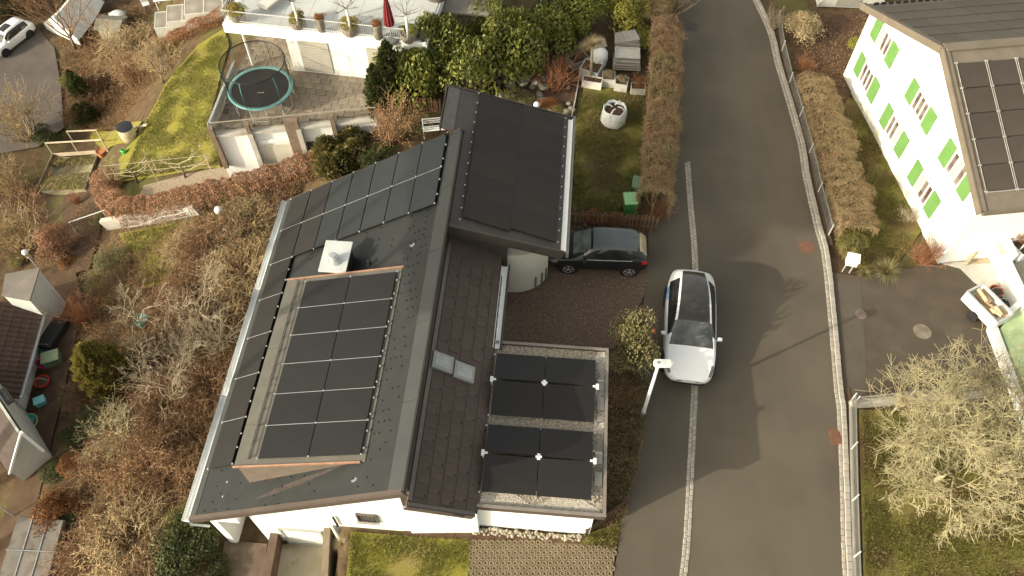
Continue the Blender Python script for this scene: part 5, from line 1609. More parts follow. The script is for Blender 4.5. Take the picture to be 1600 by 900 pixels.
# ================================================================== OBJECTS IN THE GARDENS AND ON THE ROAD
# ---- street lamp
b0 = P(1003, 652)
sl_ = thing('street_lamp', 'white street lamp with flat head leaning over the white car', 'street lamp', (b0.x, b0.y, 0))
lamp_white = mat('lamp_white', (.66, .68, .65), (.72, .74, .71), rough=.4, scale=3)
MB().tube([(0, 0, -.1), (0, 0, .5), (0, 0, 4.0)], [.075, .07, .05], 12).build('pole', lamp_white, sl_, sm=True)
MB().tube([(0, 0, 0), (0, 0, .55)], .085, 12).build('pole_base', mat('lamp_grey', (.4, .42, .42)), sl_)
hd = MB().prism([(-.12, -.14), (.36, -.14), (.44, -.07), (.44, .07), (.36, .14), (-.12, .14), (-.17, .07), (-.17, -.07)], 3.98, 4.06).build('lamp_head', lamp_white, sl_, bevel=.015)
MB().box((.24, 0, 4.065), (.30, .22, .012)).build('head_cover', mat('head_cover', (.50, .53, .50), rough=.4), hd)
MB().lathe([(.05, 0), (.05, .03), (.02, .035)], (-.03, 0, 4.06), 12).build('sensor', mat('sensor_grey', (.25, .25, .24)), hd)
MB().box((.22, 0, 3.972), (.3, .2, .012)).build('lens', glass_grey, hd)
# reflector stake with orange cap in the shrub
s0 = P(1014, 540)
sk_ = thing('marker_stake', 'stake with an orange cap standing in the shrub beside the road', 'stake', (s0.x, s0.y, 0))
MB().tube([(0, 0, -.1), (0, 0, 1.05)], .02, 8).build('stick', wood_grey, sk_)
MB().lathe([(.09, 0), (.10, .06), (.08, .14), (.02, .17)], (0, 0, 1.0), 10).build('cap', mat('orange_cap', (.62, .10, .03), rough=.5), sk_)

# ---- picket fences
def picket(name, pts, h, n, label, m, lean=0.0, z=0.0):
    a = Vector(pts[0])
    t = thing(name, label, 'fence', tuple(a))
    for s in range(len(pts) - 1):
        p0, p1 = Vector(pts[s]) - a, Vector(pts[s + 1]) - a
        d = (p1 - p0).normalized()
        k = n[s]
        for zz in (.25, .75): MB().bar(p0 + Vector((0, .03, h * zz)), p1 + Vector((0, .03, h * zz)), .04, .07).build('rail', m, t)
        me = MB(); me.add([(-.045, -.012, 0), (.045, -.012, 0), (.045, -.012, h), (0, -.012, h + .06), (-.045, -.012, h), (-.045, .012, 0), (.045, .012, 0), (.045, .012, h), (0, .012, h + .06), (-.045, .012, h)],
                          [(0, 1, 2, 3, 4), (9, 8, 7, 6, 5), (0, 5, 6, 1), (1, 6, 7, 2), (2, 7, 8, 3), (3, 8, 9, 4), (4, 9, 5, 0)])
        me = me.mesh('picket', m)
        for i in range(k):
            q = p0 + (p1 - p0) * (i + .5) / k
            obj_from('picket', me, t, (q.x, q.y, 0), (random.uniform(-.04, .04), random.uniform(-.03, .03), math.atan2(d.y, d.x)))
    return t
picket('picket_fence', [P(884, 352), P(960, 356), P(1026, 362)], .95, (11, 11), 'weathered picket fence between the lawn and the black hatchback', wood_brown)
picket('picket_fence', [P(913, 838), P(945, 815), P(978, 790)], .7, (7, 7), 'short dark picket fence slanting from the flat-roof corner to the road', mat('wood_dark', (.085, .055, .035), (.12, .08, .052), rough=.9, scale=3, rnd=.15))
picket('picket_fence', [P(640, 172), P(690, 176)], .8, (12,), 'small brown fence behind the rear roof corner', wood_brown)

# ---- wheelie bins
def bin_(px, py, rz_, label, body, lid):
    w = P(px, py)
    t = thing('wheelie_bin', label, 'bin', (w.x, w.y, 0), rz_)
    b = MB(); b.add([(-.20, -.22, .06), (.20, -.22, .06), (.20, .22, .06), (-.20, .22, .06), (-.26, -.28, .92), (.26, -.28, .92), (.26, .30, .92), (-.26, .30, .92)], [(3, 2, 1, 0), (4, 5, 6, 7), (0, 1, 5, 4), (1, 2, 6, 5), (2, 3, 7, 6), (3, 0, 4, 7)])
    b.build('body', body, t, bevel=.02)
    l = MB(); l.add([(-.29, -.32, .93), (.29, -.32, .93), (.29, .34, .95), (-.29, .34, .95), (-.25, -.26, 1.0), (.25, -.26, 1.0), (.25, .28, 1.03), (-.25, .28, 1.03)], [(3, 2, 1, 0), (4, 5, 6, 7), (0, 1, 5, 4), (1, 2, 6, 5), (2, 3, 7, 6), (3, 0, 4, 7)])
    l.build('lid', lid, t, bevel=.02)
    MB().tube([(-.22, .38, .93), (.22, .38, .93)], .02, 8).build('handle', body, t)
    for s in (-1, 1): MB().tube([(s * .20, .24, .1), (s * .26, .24, .1)], .1, 14).build('wheel', rubber, t)
bg1 = mat('bin_green', (.05, .20, .045), (.065, .24, .06), rough=.5, scale=3); bg2 = mat('bin_lid_green', (.24, .46, .22), (.28, .50, .26), rough=.45, scale=3)
bin_(981, 333, rad(4), 'bright green wheelie bin standing at the end of the lawn', bg1, bg2)
bin_(994, 308, rad(-10), 'dull green wheelie bin half hidden behind the roadside hedge', mat('bin_dull', (.06, .12, .06), rough=.5), mat('bin_dull_lid', (.12, .20, .11), rough=.5))

# ---- white bulk bag on the lawn
w = P(958, 190)
bag = thing('bulk_bag', 'round white bulk bag of garden waste standing on the lawn', 'bag', (w.x, w.y, 0), .3)
bag_m = mat('bag_white', (.66, .69, .66), (.76, .78, .75), rough=.85, scale=4, bump=.4, bscale=7)
bp = MB(); n = 24; prof = [(.50, 0), (.56, .1), (.585, .35), (.57, .62), (.535, .80), (.50, .87), (.47, .84), (.46, .70)]
vs = []
for r_, z in prof:
    for k in range(n):
        a = 2 * math.pi * k / n
        q = r_ * (1 + .05 * math.cos(4 * a) + .025 * math.sin(7 * a + z * 6) + .02 * math.sin(11 * a))
        vs.append((q * math.cos(a), q * math.sin(a), z + .02 * math.sin(5 * a) * (z > .5)))
bp.add(vs, [(i*n+k, i*n+(k+1) % n, (i+1)*n+(k+1) % n, (i+1)*n+k) for i in range(len(prof)-1) for k in range(n)])
bp.build('sack', bag_m, bag, sm=True)
obj_from('garden_waste', proto('bramble_1'), bag, (0, 0, .52), (0, 0, 0), (.42, .42, .26))
MB().lathe([(.47, .66), (.2, .70), (.01, .70)], n=16, cap=False).build('fill', soil_bed, bag)
stp = MB()
for k in range(4):
    a = k * math.pi / 2 + .78
    p0 = Vector((.50 * math.cos(a), .50 * math.sin(a), .86)); p1 = Vector((.12 * math.cos(a + .5), .12 * math.sin(a + .5), .92))
    stp.bar(p0, (p0 + p1) / 2 + Vector((0, 0, .08)), .06, .012); stp.bar((p0 + p1) / 2 + Vector((0, 0, .08)), p1, .06, .012)
    stp.bar(Vector((.575 * math.cos(a), .575 * math.sin(a), .1)), Vector((.55 * math.cos(a), .55 * math.sin(a), .86)), .05, .012)
stp.build('strap', bag_m, bag)
MB().box((.10, -.615, .48), (.16, .012, .10)).build('print_mark', mat('print_green', (.36, .50, .20), rough=.8), bag)

# ---- planters at the end of the garden
conc_l = mat('planter_pale', (.44, .44, .40), (.52, .52, .47), rough=.9, scale=2, c3=(.34, .32, .26), s3=2, t3=(.55, .7))
planter(903, 100, 0, .95, .7, .42, rad(30), concrete, 'grey trough with dead stems at the garden corner, below the laurels', 'shrubbrown_1', .45, .7)
pt_ = planter(923, 118, 0, .95, .85, .62, rad(-25), conc_l, 'large pale concrete planter holding the small palm-like tree', None)
for (x, y, l, r_, z0, m) in ():
    pass
tw = thing('yucca_tree', 'small palm-like tree with bare pale trunk in a concrete planter', 'tree', tuple(P(923, 118, .5)))
MB().tube([(0, 0, 0), (-.03, .0, .8), (-.06, .04, 1.75)], [.075, .065, .06], 10).build('trunk', bark_pale, tw, sm=True)
for (dx, dy, dz_, s) in ((-.06, .04, 1.7, .55), (-.4, .1, 1.5, .4), (.25, .25, 1.65, .42)):
    obj_from('leaf_crown', proto('grasstuft_1'), tw, (dx, dy, dz_), (0, 0, random.uniform(0, 6)), (s, s, s))
planter(925, 134, 0, .95, .45, .42, rad(-14), mat('planter_white', (.62, .60, .53), (.68, .66, .59), rough=.9, scale=2), 'low off-white trough in front of the palm-like tree', None)
planter(950, 130, 0, .62, .62, .48, rad(-5), conc_l, 'square pale planter with round straw-coloured bush, left of the pair', 'strawball_1', .34, 1.25)
planter(970, 137, 0, .62, .60, .45, rad(-12), conc_l, 'square pale planter with round straw-coloured bush, right of the pair', 'strawball_2', .32, 1.25)
planter(996, 143, 0, .70, .5, .36, rad(-3), concrete, 'grey box with red-brown twigs beside the roadside hedge', 'shrubred_1', .5, .8)
# white sack with slab
w = P(934, 103); sk2 = thing('white_sack', 'tall white sack with grey board on top among the planters', 'sack', (w.x, w.y, 0), .2)
sp_ = MB(); vs = []; prof = [(.36, 0), (.42, .15), (.43, .5), (.40, .85), (.30, 1.0), (.12, 1.05), (.01, 1.05)]
for r_, z in prof:
    for k in range(18):
        a = 2 * math.pi * k / 18; q = r_ * (1 + .07 * math.sin(3 * a + z * 4) + .04 * math.sin(8 * a))
        vs.append((q * math.cos(a), q * math.sin(a), z))
sp_.add(vs, [(i*18+k, i*18+(k+1) % 18, (i+1)*18+(k+1) % 18, (i+1)*18+k) for i in range(len(prof)-1) for k in range(18)])
sp_.build('sack', bag_m, sk2, sm=True)
MB().box((.02, .30, 1.12), (.72, .5, .05), M=Matrix.Rotation(.25, 3, 'X')).build('board', mat('board_grey', (.22, .20, .17), (.27, .25, .21), rough=.8), sk2)
# stack of garden furniture
w = P(978, 106); fs2 = thing('furniture_stack', 'stack of grey garden tables and chairs at the end of the lawn', 'furniture stack', (w.x, w.y, 0), rad(-4))
fm = mat('furniture_grey', (.27, .26, .225), (.33, .32, .28), rough=.7, scale=3)
for k in range(4):
    z = .22 + k * .16; off = random.uniform(-.05, .05)
    f_ = MB().box((off, off, z), (1.35 - .05 * k, .85, .05)).build('table_top', fm, fs2, bevel=.01)
    lg_ = MB()
    for sx in (-1, 1):
        for sy in (-1, 1): lg_.box((off + sx * .58, off + sy * .35, z - .1), (.05, .05, .2))
    lg_.build('legs', alu, f_)
lc = MB()
lc.box((-.05, .05, .84), (1.15, .7, .04)); lc.bar((-.6, -.35, .92), (.55, -.38, .92), .04, .04); lc.bar((-.6, .38, .92), (.55, .36, .92), .04, .04); lc.bar((.55, -.38, .92), (.55, .36, .92), .04, .04); lc.bar((-.6, -.35, .92), (-.6, .38, .92), .04, .04)
lc.build('lounger_frame', mat('frame_pale2', (.45, .44, .39), rough=.6), fs2)
MB().box((.0, .95, .5), (1.2, .8, .9)).build('cushion_box', mat('cushion_grey', (.20, .19, .165), (.25, .24, .21), rough=.9), fs2, bevel=.04)
for k in range(3): MB().box((-.1 + .1 * k, .95, 1.0 + k * .08), (1.1 - .2 * k, .75, .06), rz=.15 * k).build('folded_chair', fm, fs2, bevel=.01)

# rockery, garden lamp and edging beside the rear roof
rock_m = mat('rock', (.26, .235, .18), (.40, .37, .30), rough=.95, scale=4, bump=.4, bscale=12, rnd=.18)
def rock_mesh(seed):
    rs = random.Random(seed); bm = bmesh.new(); bmesh.ops.create_icosphere(bm, subdivisions=2, radius=1)
    for v in bm.verts: v.co *= 1 + .35 * noise.noise(v.co * 1.3 + Vector((seed * 7, 0, 0))); v.co.z *= .7
    me = bpy.data.meshes.new('rock'); bm.to_mesh(me); bm.free(); me.materials.append(rock_m)
    return me
rocks = [rock_mesh(k) for k in range(5)]
rk = struct(drape('rockery', [(770, 165), (800, 118), (880, 100), (905, 130), (885, 195), (840, 175)], soil_bed, .02))
rr3 = random.Random(5)
for k in range(46):
    a, b = rr3.random(), rr3.random()
    px_, py_ = 778 + 115 * a, 176 - 50 * b - 8 * a + 18 * a * (1 - b)
    w = P(px_, py_, 0); s = rr3.uniform(.10, .28)
    obj_from('rock', rr3.choice(rocks), rk, (w.x, w.y, s * .25), (rr3.uniform(-.3, .3), rr3.uniform(-.3, .3), rr3.uniform(0, 6)), (s, s * rr3.uniform(.7, 1.1), s))
def globe_lamp(px, py, h, r, label, z=None, m=None):
    w = T(px, py) if z is None else P(px, py, z)
    t = thing('globe_lamp', label, 'lamp', tuple(w))
    MB().tube([(0, 0, -.1), (0, 0, h)], .03, 8).build('post', mat('lamp_grey', (.4, .42, .42)), t)
    g = MB(); prof = [(max(.001, r * math.sin(a)), h + r - r * math.cos(a)) for a in np.linspace(0, math.pi, 11)]
    g.lathe(prof, n=18, cap=False).build('globe', m or mat('globe_white', (.74, .76, .74), rough=.25, spec=.5), t, sm=True)
    MB().lathe([(r * .4, -.03), (r * .45, .03)], (0, 0, h), 12).build('collar', black_metal, t)
globe_lamp(838, 176, .35, .15, 'white globe garden lamp standing in the rockery')
globe_lamp(347, 340, .35, .20, 'white globe lamp at the end of the beech hedge')
globe_lamp(64, 424, 1.4, .15, 'white globe lamp on a post beside the tiled house')
globe_lamp(22, 806, 1.6, .18, 'white globe lamp on a post above the sheet-roofed shed')
eg = MB(); 
for a, b in (((905, 122), (898, 160)), ((898, 160), (891, 192))): eg.bar(P(*a, .06), P(*b, .06), .05, .14)
tag(eg.build('edging', concrete_pale), 'pale concrete edging between rockery and garden path', 'edging')

# ---- river stones and grass pavers below the front wall
stone_m = mat('river_stone', (.24, .21, .155), (.36, .325, .25), rough=.9, scale=6, rnd=.22)
ss = MB(); bm = bmesh.new(); bmesh.ops.create_icosphere(bm, subdivisions=1, radius=1)
sme = bpy.data.meshes.new('stone'); bm.to_mesh(sme); bm.free(); sme.materials.append(stone_m)
sme.polygons.foreach_set('use_smooth', [True] * len(sme.polygons))
sst = struct(drape('stone_strip', [(632, 815), (912, 838), (905, 850), (630, 838)], soil_bed, .012))
rs4 = random.Random(9)
for k in range(190):
    t = (k + rs4.random()) / 190; q = rs4.random()
    w = P(640 + 268 * t, 820 + 20 * t + 10 * q - 3, 0)
    s = rs4.uniform(.04, .09)
    obj_from('stone', sme, sst, (w.x, w.y, s * .45), (0, 0, rs4.uniform(0, 6)), (s, s * rs4.uniform(.65, .95), s * .62))
gp_ = [P(735, 842), P(905, 850), P(962, 858), P(945, 1000), P(728, 1000)]
pv_root = struct(drape_pts('grass_paving', gp_, mat('paving_joint', (.16, .123, .075), (.205, .16, .10), rough=1, scale=5, bump=.7), .004))
gpm = MB(); pgl = [Vector((v.x, v.y, 0)) for v in gp_]
xs = [v.x for v in gp_]; ys = [v.y for v in gp_]
i = 0; yy = min(ys)
while yy < max(ys):
    xx = min(xs) + (.095 if i % 2 else 0)
    while xx < max(xs):
        if inside(pgl, xx, yy):
            # an open ring of concrete around an earth-filled hole
            vs = []
            for rr_, zz in ((.050, .006), (.056, .030), (.092, .030), (.097, .006)):
                for k in range(6):
                    a = k * math.pi / 3 + .52; vs.append((xx + rr_ * math.cos(a), yy + rr_ * math.sin(a) * 1.0, zz))
            gpm.add(vs, [(r_*6+k, r_*6+(k+1) % 6, (r_+1)*6+(k+1) % 6, (r_+1)*6+k) for r_ in range(3) for k in range(6)])
        xx += .19
    yy += .165; i += 1
gpm.build('paver_rings', mat('paver_concrete', (.20, .157, .10), (.25, .20, .13), rough=.95, scale=3, c3=(.17, .15, .08), s3=1.2, t3=(.55, .7)), pv_root, kind='stuff')

# ---- fences along the right side of the road
def wire_fence(name, line, off, h, post_step, label, m):
    pts = spline(line, post_step)
    t = thing(name, label, 'fence', tuple(pts[0]))
    o = pts[0]
    wires = MB(); prev = None
    for i, p in enumerate(pts):
        a, b = pts[max(0, i-1)], pts[min(len(pts)-1, i+1)]
        d = (b - a).normalized(); s = Vector((-d.y, d.x, 0)); q = p + s * off - o
        MB().tube([(q.x, q.y, -.1), (q.x, q.y, h + .08)], .026, 8).build('post', m, t)
        if prev is not None:
            L = (q - prev).length; k = int(L / .055)
            for j in range(1, k):
                w_ = prev + (q - prev) * j / k
                wires.bar((w_.x, w_.y, .04), (w_.x, w_.y, h), .006, .006)
            for zz in np.linspace(.05, h, 9): wires.bar((prev.x, prev.y, zz), (q.x, q.y, zz), .006, .006)
            wires.bar((prev.x, prev.y, h), (q.x, q.y, h), .03, .03)
        prev = q
    wires.build('wire_mesh', mat('wire', (.24, .24, .21), (.29, .29, .26), rough=.6, metal=.3), t, kind='stuff')
    base = MB()
    for a, b in zip(pts, pts[1:]):
        d = (b - a).normalized(); s = Vector((-d.y, d.x, 0))
        base.bar(a + s * off - o + Vector((0, 0, .03)), b + s * off - o + Vector((0, 0, .03)), .10, .14)
    base.build('base_strip', path_mat if off else concrete, t)
    return t
galv = mat('galvanised', (.55, .57, .55), (.62, .64, .62), rough=.5, metal=.3)
fence_up = [P(*p) for p in [(1212, 35), (1216, 62), (1225, 110), (1240, 160), (1258, 225), (1270, 280), (1286, 345), (1306, 416)]]
wire_fence('wire_fence', fence_up, .05, .62, 2.3, 'wire mesh fence along the kerb in front of the dry hedge, upper right', galv)
wire_fence('wire_fence', [P(1328, 628), P(1330, 760), P(1334, 905), P(1338, 1000)], .0, .62, 1.9, 'wire mesh fence along the kerb in front of the bare tree, lower right', galv)
wire_fence('wire_fence', [P(1332, 634), P(1400, 627), P(1470, 620), P(1540, 612)], .0, .7, 2.0, 'wire mesh fence on the wall between driveway and bare tree', galv)
wl = MB(); wl.bar(P(1328, 632, .1), P(1545, 616, .1), .20, .38)
tag(wl.build('garden_wall', concrete), 'low grey wall between the driveway and the lawn with the bare tree', 'wall')
# letterbox on two posts
w = P(1322, 424); mbx = thing('letterbox', 'white letterbox on two posts beside the right kerb', 'letterbox', (w.x, w.y, 0), rad(-15))
for s in (-1, 1): MB().bar((s * .14, 0, -.1), (s * .14, 0, .60), .035, .035).build('post', galv, mbx)
bx_ = MB().box((0, .02, .70), (.44, .36, .30)).build('box', white_paint, mbx, bevel=.02)
MB().add([(-.25, -.2, .86), (.25, -.2, .86), (.25, .24, .90), (-.25, .24, .90), (-.25, -.2, .88), (.25, -.2, .88), (.25, .24, .93), (-.25, .24, .93)], [(4, 5, 6, 7), (3, 2, 1, 0), (0, 1, 5, 4), (1, 2, 6, 5), (2, 3, 7, 6), (3, 0, 4, 7)]).build('lid', white_paint, bx_)

# ---- white trailer box full of logs in the driveway
w = P(1530, 492); tr_ = thing('log_trailer', 'white open box trailer filled with firewood in the driveway', 'trailer', (w.x, w.y, 0), rad(27))
b = MB(); lx, ly, h = .82, 1.55, .50
for s in (-1, 1):
    b.box((s * (lx/2), 0, .35 + h/2), (.05, ly, h)); b.box((0, s * (ly/2), .35 + h/2), (lx - .05, .05, h))
b.box((0, 0, .37), (lx - .05, ly - .05, .04)); b.build('box', white_paint, tr_, bevel=.01)
rm = MB()
for s in (-1, 1): rm.bar((s * lx/2, -ly/2, .87), (s * lx/2, ly/2, .87), .07, .04); rm.bar((-lx/2, s * ly/2, .87), (lx/2, s * ly/2, .87), .07, .04)
rm.build('rim', galv, tr_)
for s in (-1, 1): MB().tube([(s * .42, 0, .22), (s * .56, 0, .22)], .22, 18).build('wheel', rubber, tr_)
lm = mat('firewood', (.40, .29, .17), (.55, .43, .28), rough=.9, scale=6, rnd=.2)
rs5 = random.Random(4)
for k in range(16):
    a = rs5.uniform(-.5, .5) + 1.57; L = rs5.uniform(.35, .6); x, y, z = rs5.uniform(-.28, .28), rs5.uniform(-.5, .5), .52 + rs5.uniform(0, .36)
    me = MB().tube([(x - L/2 * math.cos(a), y - L/2 * math.sin(a), z), (x + L/2 * math.cos(a), y + L/2 * math.sin(a), z + rs5.uniform(-.1, .1))], rs5.uniform(.06, .11), 7)
    tag(me.build('firewood_log', lm, None, loc=None), 'split firewood log lying in the white trailer', 'log', 'firewood in the trailer')
    o = bpy.context.scene.objects[-1] if False else None
for o in [o for o in bpy.data.objects if o.name.startswith('firewood_log')]:
    o.location = tr_.location; o.rotation_euler = tr_.rotation_euler
def bucket(px, py, z, r, h, label, m, name='bucket', cat='bucket', fill=None):
    w = P(px, py, z); t = thing(name, label, cat, tuple(w))
    MB().lathe([(r * .78, 0), (r, h), (r * 1.06, h), (r * 1.06, h - .03), (r * .93, h - .02), (r * .75, .04), (.01, .04)], n=20, cap=False).build('shell', m, t, sm=False)
    if fill: MB().lathe([(r * .9, h * .8), (.01, h * .82)], n=16, cap=False).build('fill', fill, t)
    MB().tube([(-r, 0, h), (-r * .6, 0, h + r * .7), (r * .6, 0, h + r * .7), (r, 0, h)], .012, 6).build('handle', alu, t)
    return t
bucket(1550, 462, 0, .26, .38, 'orange tub beside the white trailer', mat('tub_orange', (.55, .16, .06), rough=.6), 'tub', 'tub', soil_bed)
bucket(1556, 478, 0, .22, .36, 'dark bucket between the trailer and the white wall', mat('tub_dark', (.06, .065, .07), rough=.5))
bk1 = MB(); w = P(1551, 466); bk1.box((w.x, w.y, .18), (.5, .3, .36), rz=.5)
tag(bk1.build('dark_crate', mat('crate_dark', (.05, .045, .04), rough=.8), bevel=.02), 'dark crate standing behind the white trailer', 'crate')

# ---- trampoline
w = P(408, 139, .0); c0 = P(407, 137, .85)
tp_ = thing('trampoline', 'round trampoline with turquoise edge pad and black safety net', 'trampoline', (c0.x, c0.y, 0))
teal = mat('pad_teal', (.12, .28, .27), (.17, .34, .32), rough=.5, scale=3); net_pole = mat('pole_teal', (.06, .25, .21), rough=.5)
RT = 1.50; pn = 40
vs = []
for r_, z in ((RT - .19, .85), (RT - .18, .865), (RT - .03, .865), (RT, .85), (RT - .01, .82)):
    for k in range(pn): vs.append((r_ * math.cos(2*math.pi*k/pn), r_ * math.sin(2*math.pi*k/pn), z))
MB().add(vs, [(i*pn+k, i*pn+(k+1) % pn, (i+1)*pn+(k+1) % pn, (i+1)*pn+k) for i in range(4) for k in range(pn)]).build('edge_pad', teal, tp_, sm=True)
MB().lathe([(RT - .18, .845), (RT * .5, .82), (.01, .81)], n=pn, cap=False).build('jump_mat', mat('mat_black', (.024, .022, .021), (.032, .030, .028), rough=.75, scale=2), tp_, sm=True)
MB().box((.05, -.3, .822), (.30, .05, .004), rz=.1).build('mat_mark', mat('mark_grey', (.3, .3, .29)), tp_)
for k in range(6):
    a = 2 * math.pi * (k + .3) / 6
    lgm = MB(); x, y = (RT - .08) * math.cos(a), (RT - .08) * math.sin(a); x2, y2 = (RT - .08) * math.cos(a + .5), (RT - .08) * math.sin(a + .5)
    lgm.tube([(x, y, .84), (x, y, .05), (x2, y2, .05), (x2, y2, .84)], .022, 6); lgm.build('leg', mat('galvanised', (.55, .57, .55)), tp_)
    MB().tube([((RT + .03) * math.cos(a), (RT + .03) * math.sin(a), .3), ((RT + .05) * math.cos(a), (RT + .05) * math.sin(a), 1.9), ((RT - .05) * math.cos(a), (RT - .05) * math.sin(a), 2.35)], .022, 7).build('net_pole', net_pole, tp_)
MB().tube([((RT - .05) * math.cos(2*math.pi*k/36), (RT - .05) * math.sin(2*math.pi*k/36), 2.35) for k in range(37)], .028, 6).build('top_ring', black_metal, tp_)
nt_ = MB()
for k in range(90):
    a = 2 * math.pi * k / 90; nt_.bar(((RT - .06) * math.cos(a), (RT - .06) * math.sin(a), .9), ((RT - .06) * math.cos(a), (RT - .06) * math.sin(a), 2.35), .007, .007)
for z in np.linspace(.95, 2.3, 22):
    for k in range(30):
        a, b = 2 * math.pi * k / 30, 2 * math.pi * (k + 1) / 30
        nt_.bar(((RT - .06) * math.cos(a), (RT - .06) * math.sin(a), z), ((RT - .06) * math.cos(b), (RT - .06) * math.sin(b), z), .006, .006)
nt_.build('safety_net', black_metal, tp_, kind='stuff')

# ---- things on the roof deck
DZ = 2.735
def pot(px, py, r, h, label, m, key=None, s=1.0, hs=1.0, z=DZ, cat='plant pot', name='plant_pot', ribs=True):
    w = P(px, py, z); t = thing(name, label, cat, tuple(w))
    MB().lathe([(r * .80, 0), (r * .95, h * .6), (r, h), (r * .92, h), (r * .90, h - .06), (.01, h - .06)], n=18, cap=False).build('pot', m, t)
    if ribs:
        rb = MB()
        for k in range(16):
            a = 2 * math.pi * k / 16
            rb.bar((r * .82 * math.cos(a), r * .82 * math.sin(a), .02), (r * 1.0 * math.cos(a), r * 1.0 * math.sin(a), h - .02), .03, .03)
        rb.build('stave', m, t)
    if key: obj_from('foliage', proto(key), t, (0, 0, h - .08), (0, 0, random.uniform(0, 6)), (s, s, s * hs))
    return t
barrel_m = mat('barrel_grey', (.24, .21, .165), (.31, .275, .22), rough=.85, scale=5, rnd=.1)
pot(373, 31, .38, .42, 'ribbed tub with round yellow-green bush at the deck corner', barrel_m, 'gold_1', .55, 1.0)
t1 = pot(467, 42, .38, .40, 'ribbed tub with yellow-green bush under the leftmost potted tree', barrel_m, 'gold_2', .52, .9)
t2 = pot(549, 52, .40, .42, 'ribbed tub with yellow-green bush under the middle potted tree', barrel_m, 'gold_1', .54, .9)
t3 = pot(639, 62, .38, .40, 'tub with yellow bush under the potted tree right of the red parasol', barrel_m, 'yellow_1', .50, .8)
pot(504, 49, .20, .75, 'tall slatted barrel with orange-brown plant, left one on the deck', barrel_m, 'rust_2', .34, .8)
pot(592, 60, .20, .75, 'tall slatted barrel with orange-brown plant, next to the red parasol', barrel_m, 'rust_1', .34, .8)
def pot_tree(px, py, h, label, seed):
    w = P(px, py, DZ + .35); t = thing('potted_tree', label, 'tree', tuple(w), seed)
    MB().tube([(0, 0, 0), (.02, 0, h * .5), (0, .02, h)], [.075, .065, .06], 10).build('trunk', mat('trunk_white', (.58, .55, .47), (.66, .63, .55), rough=.9), t, sm=True)
    rs = np.random.RandomState(seed); segs = []
    for k in range(7):
        th = k * .9 + rs.uniform(-.2, .2); e = rs.uniform(.2, .7)
        grow(rs, segs, np.array([0, .02, h]), np.array([math.cos(th) * math.cos(e), math.sin(th) * math.cos(e), math.sin(e)]), .55, .022, 0, 1, .5, .08, 4, (2, 3), .6, .006)
    obj_from('crown', seg_mesh('crown', segs, bark), t)
pot_tree(467, 40, 1.25, 'leafless pollarded tree in the leftmost tub on the deck', 1)
pot_tree(549, 50, 1.25, 'leafless pollarded tree in the middle tub on the deck', 2)
pot_tree(639, 60, 1.25, 'leafless pollarded tree right of the red parasol on the deck', 3)
w = P(612, 62, DZ); um = thing('red_parasol', 'closed dark red parasol in a grey base on the roof deck', 'parasol', tuple(w))
MB().lathe([(.36, 0), (.38, .06), (.34, .12), (.06, .16)], n=20).build('base', mat('parasol_base', (.13, .13, .12), rough=.7), um)
MB().tube([(0, 0, .1), (0, 0, 2.4)], .025, 8).build('pole', alu, um)
cp = MB(); n = 20; vs = []
for r_, z in ((.10, .75), (.19, .85), (.17, 1.2), (.12, 1.75), (.06, 2.2), (.012, 2.35)):
    for k in range(n):
        a = 2 * math.pi * k / n; q = r_ * (1 + .28 * (k % 2)); vs.append((q * math.cos(a), q * math.sin(a), z))
cp.add(vs, [(i*n+k, i*n+(k+1) % n, (i+1)*n+(k+1) % n, (i+1)*n+k) for i in range(5) for k in range(n)]).build('canopy', mat('parasol_red', (.13, .014, .018), (.17, .022, .026), rough=.85, scale=4), um, sm=False)
w = P(425, 8, DZ); ln = thing('sun_lounger', 'pale sun lounger at the top of the roof deck', 'lounger', tuple(w), rad(60))
MB().box((0, 0, .28), (1.3, .62, .08)).build('seat', mat('lounger_cloth', (.56, .55, .48), rough=.9), ln, bevel=.03)
MB().box((.85, 0, .45), (.6, .62, .08), M=Matrix.Rotation(-.6, 3, 'Y')).build('backrest', mat('lounger_cloth', (.56, .55, .48)), ln, bevel=.03)
for x in (-.55, .55):
    for y in (-.26, .26): MB().tube([(x, y, 0), (x, y, .26)], .02, 6).build('leg', alu, ln)
w = P(683, -8, DZ); dc_ = thing('round_planter', 'dark ribbed round planter at the top of the deck', 'planter', tuple(w))
MB().lathe([(.6, 0), (.7, .35), (.64, .35), (.62, .28), (.01, .28)], n=30, cap=False).build('tub', mat('tub_brown', (.12, .10, .085), (.17, .145, .12), rough=.8, scale=6), dc_)
MB().lathe([(.62, .27), (.3, .3), (.01, .31)], n=20, cap=False).build('soil', soil_bed, dc_)
w = P(735, 30, 1.0); pg = thing('garden_shed', 'flat grey-brown shed roof between roof deck and laurels', 'shed', (w.x, w.y, 0), rad(-6))
MB().box((0, .4, 1.0), (2.9, 2.6, 2.0)).build('wall', wood_grey, pg)
MB().box((0, .4, 2.06), (3.2, 2.9, .1)).build('roof', mat('felt_taupe', (.22, .20, .16), (.28, .255, .21), rough=.9, scale=2), pg)

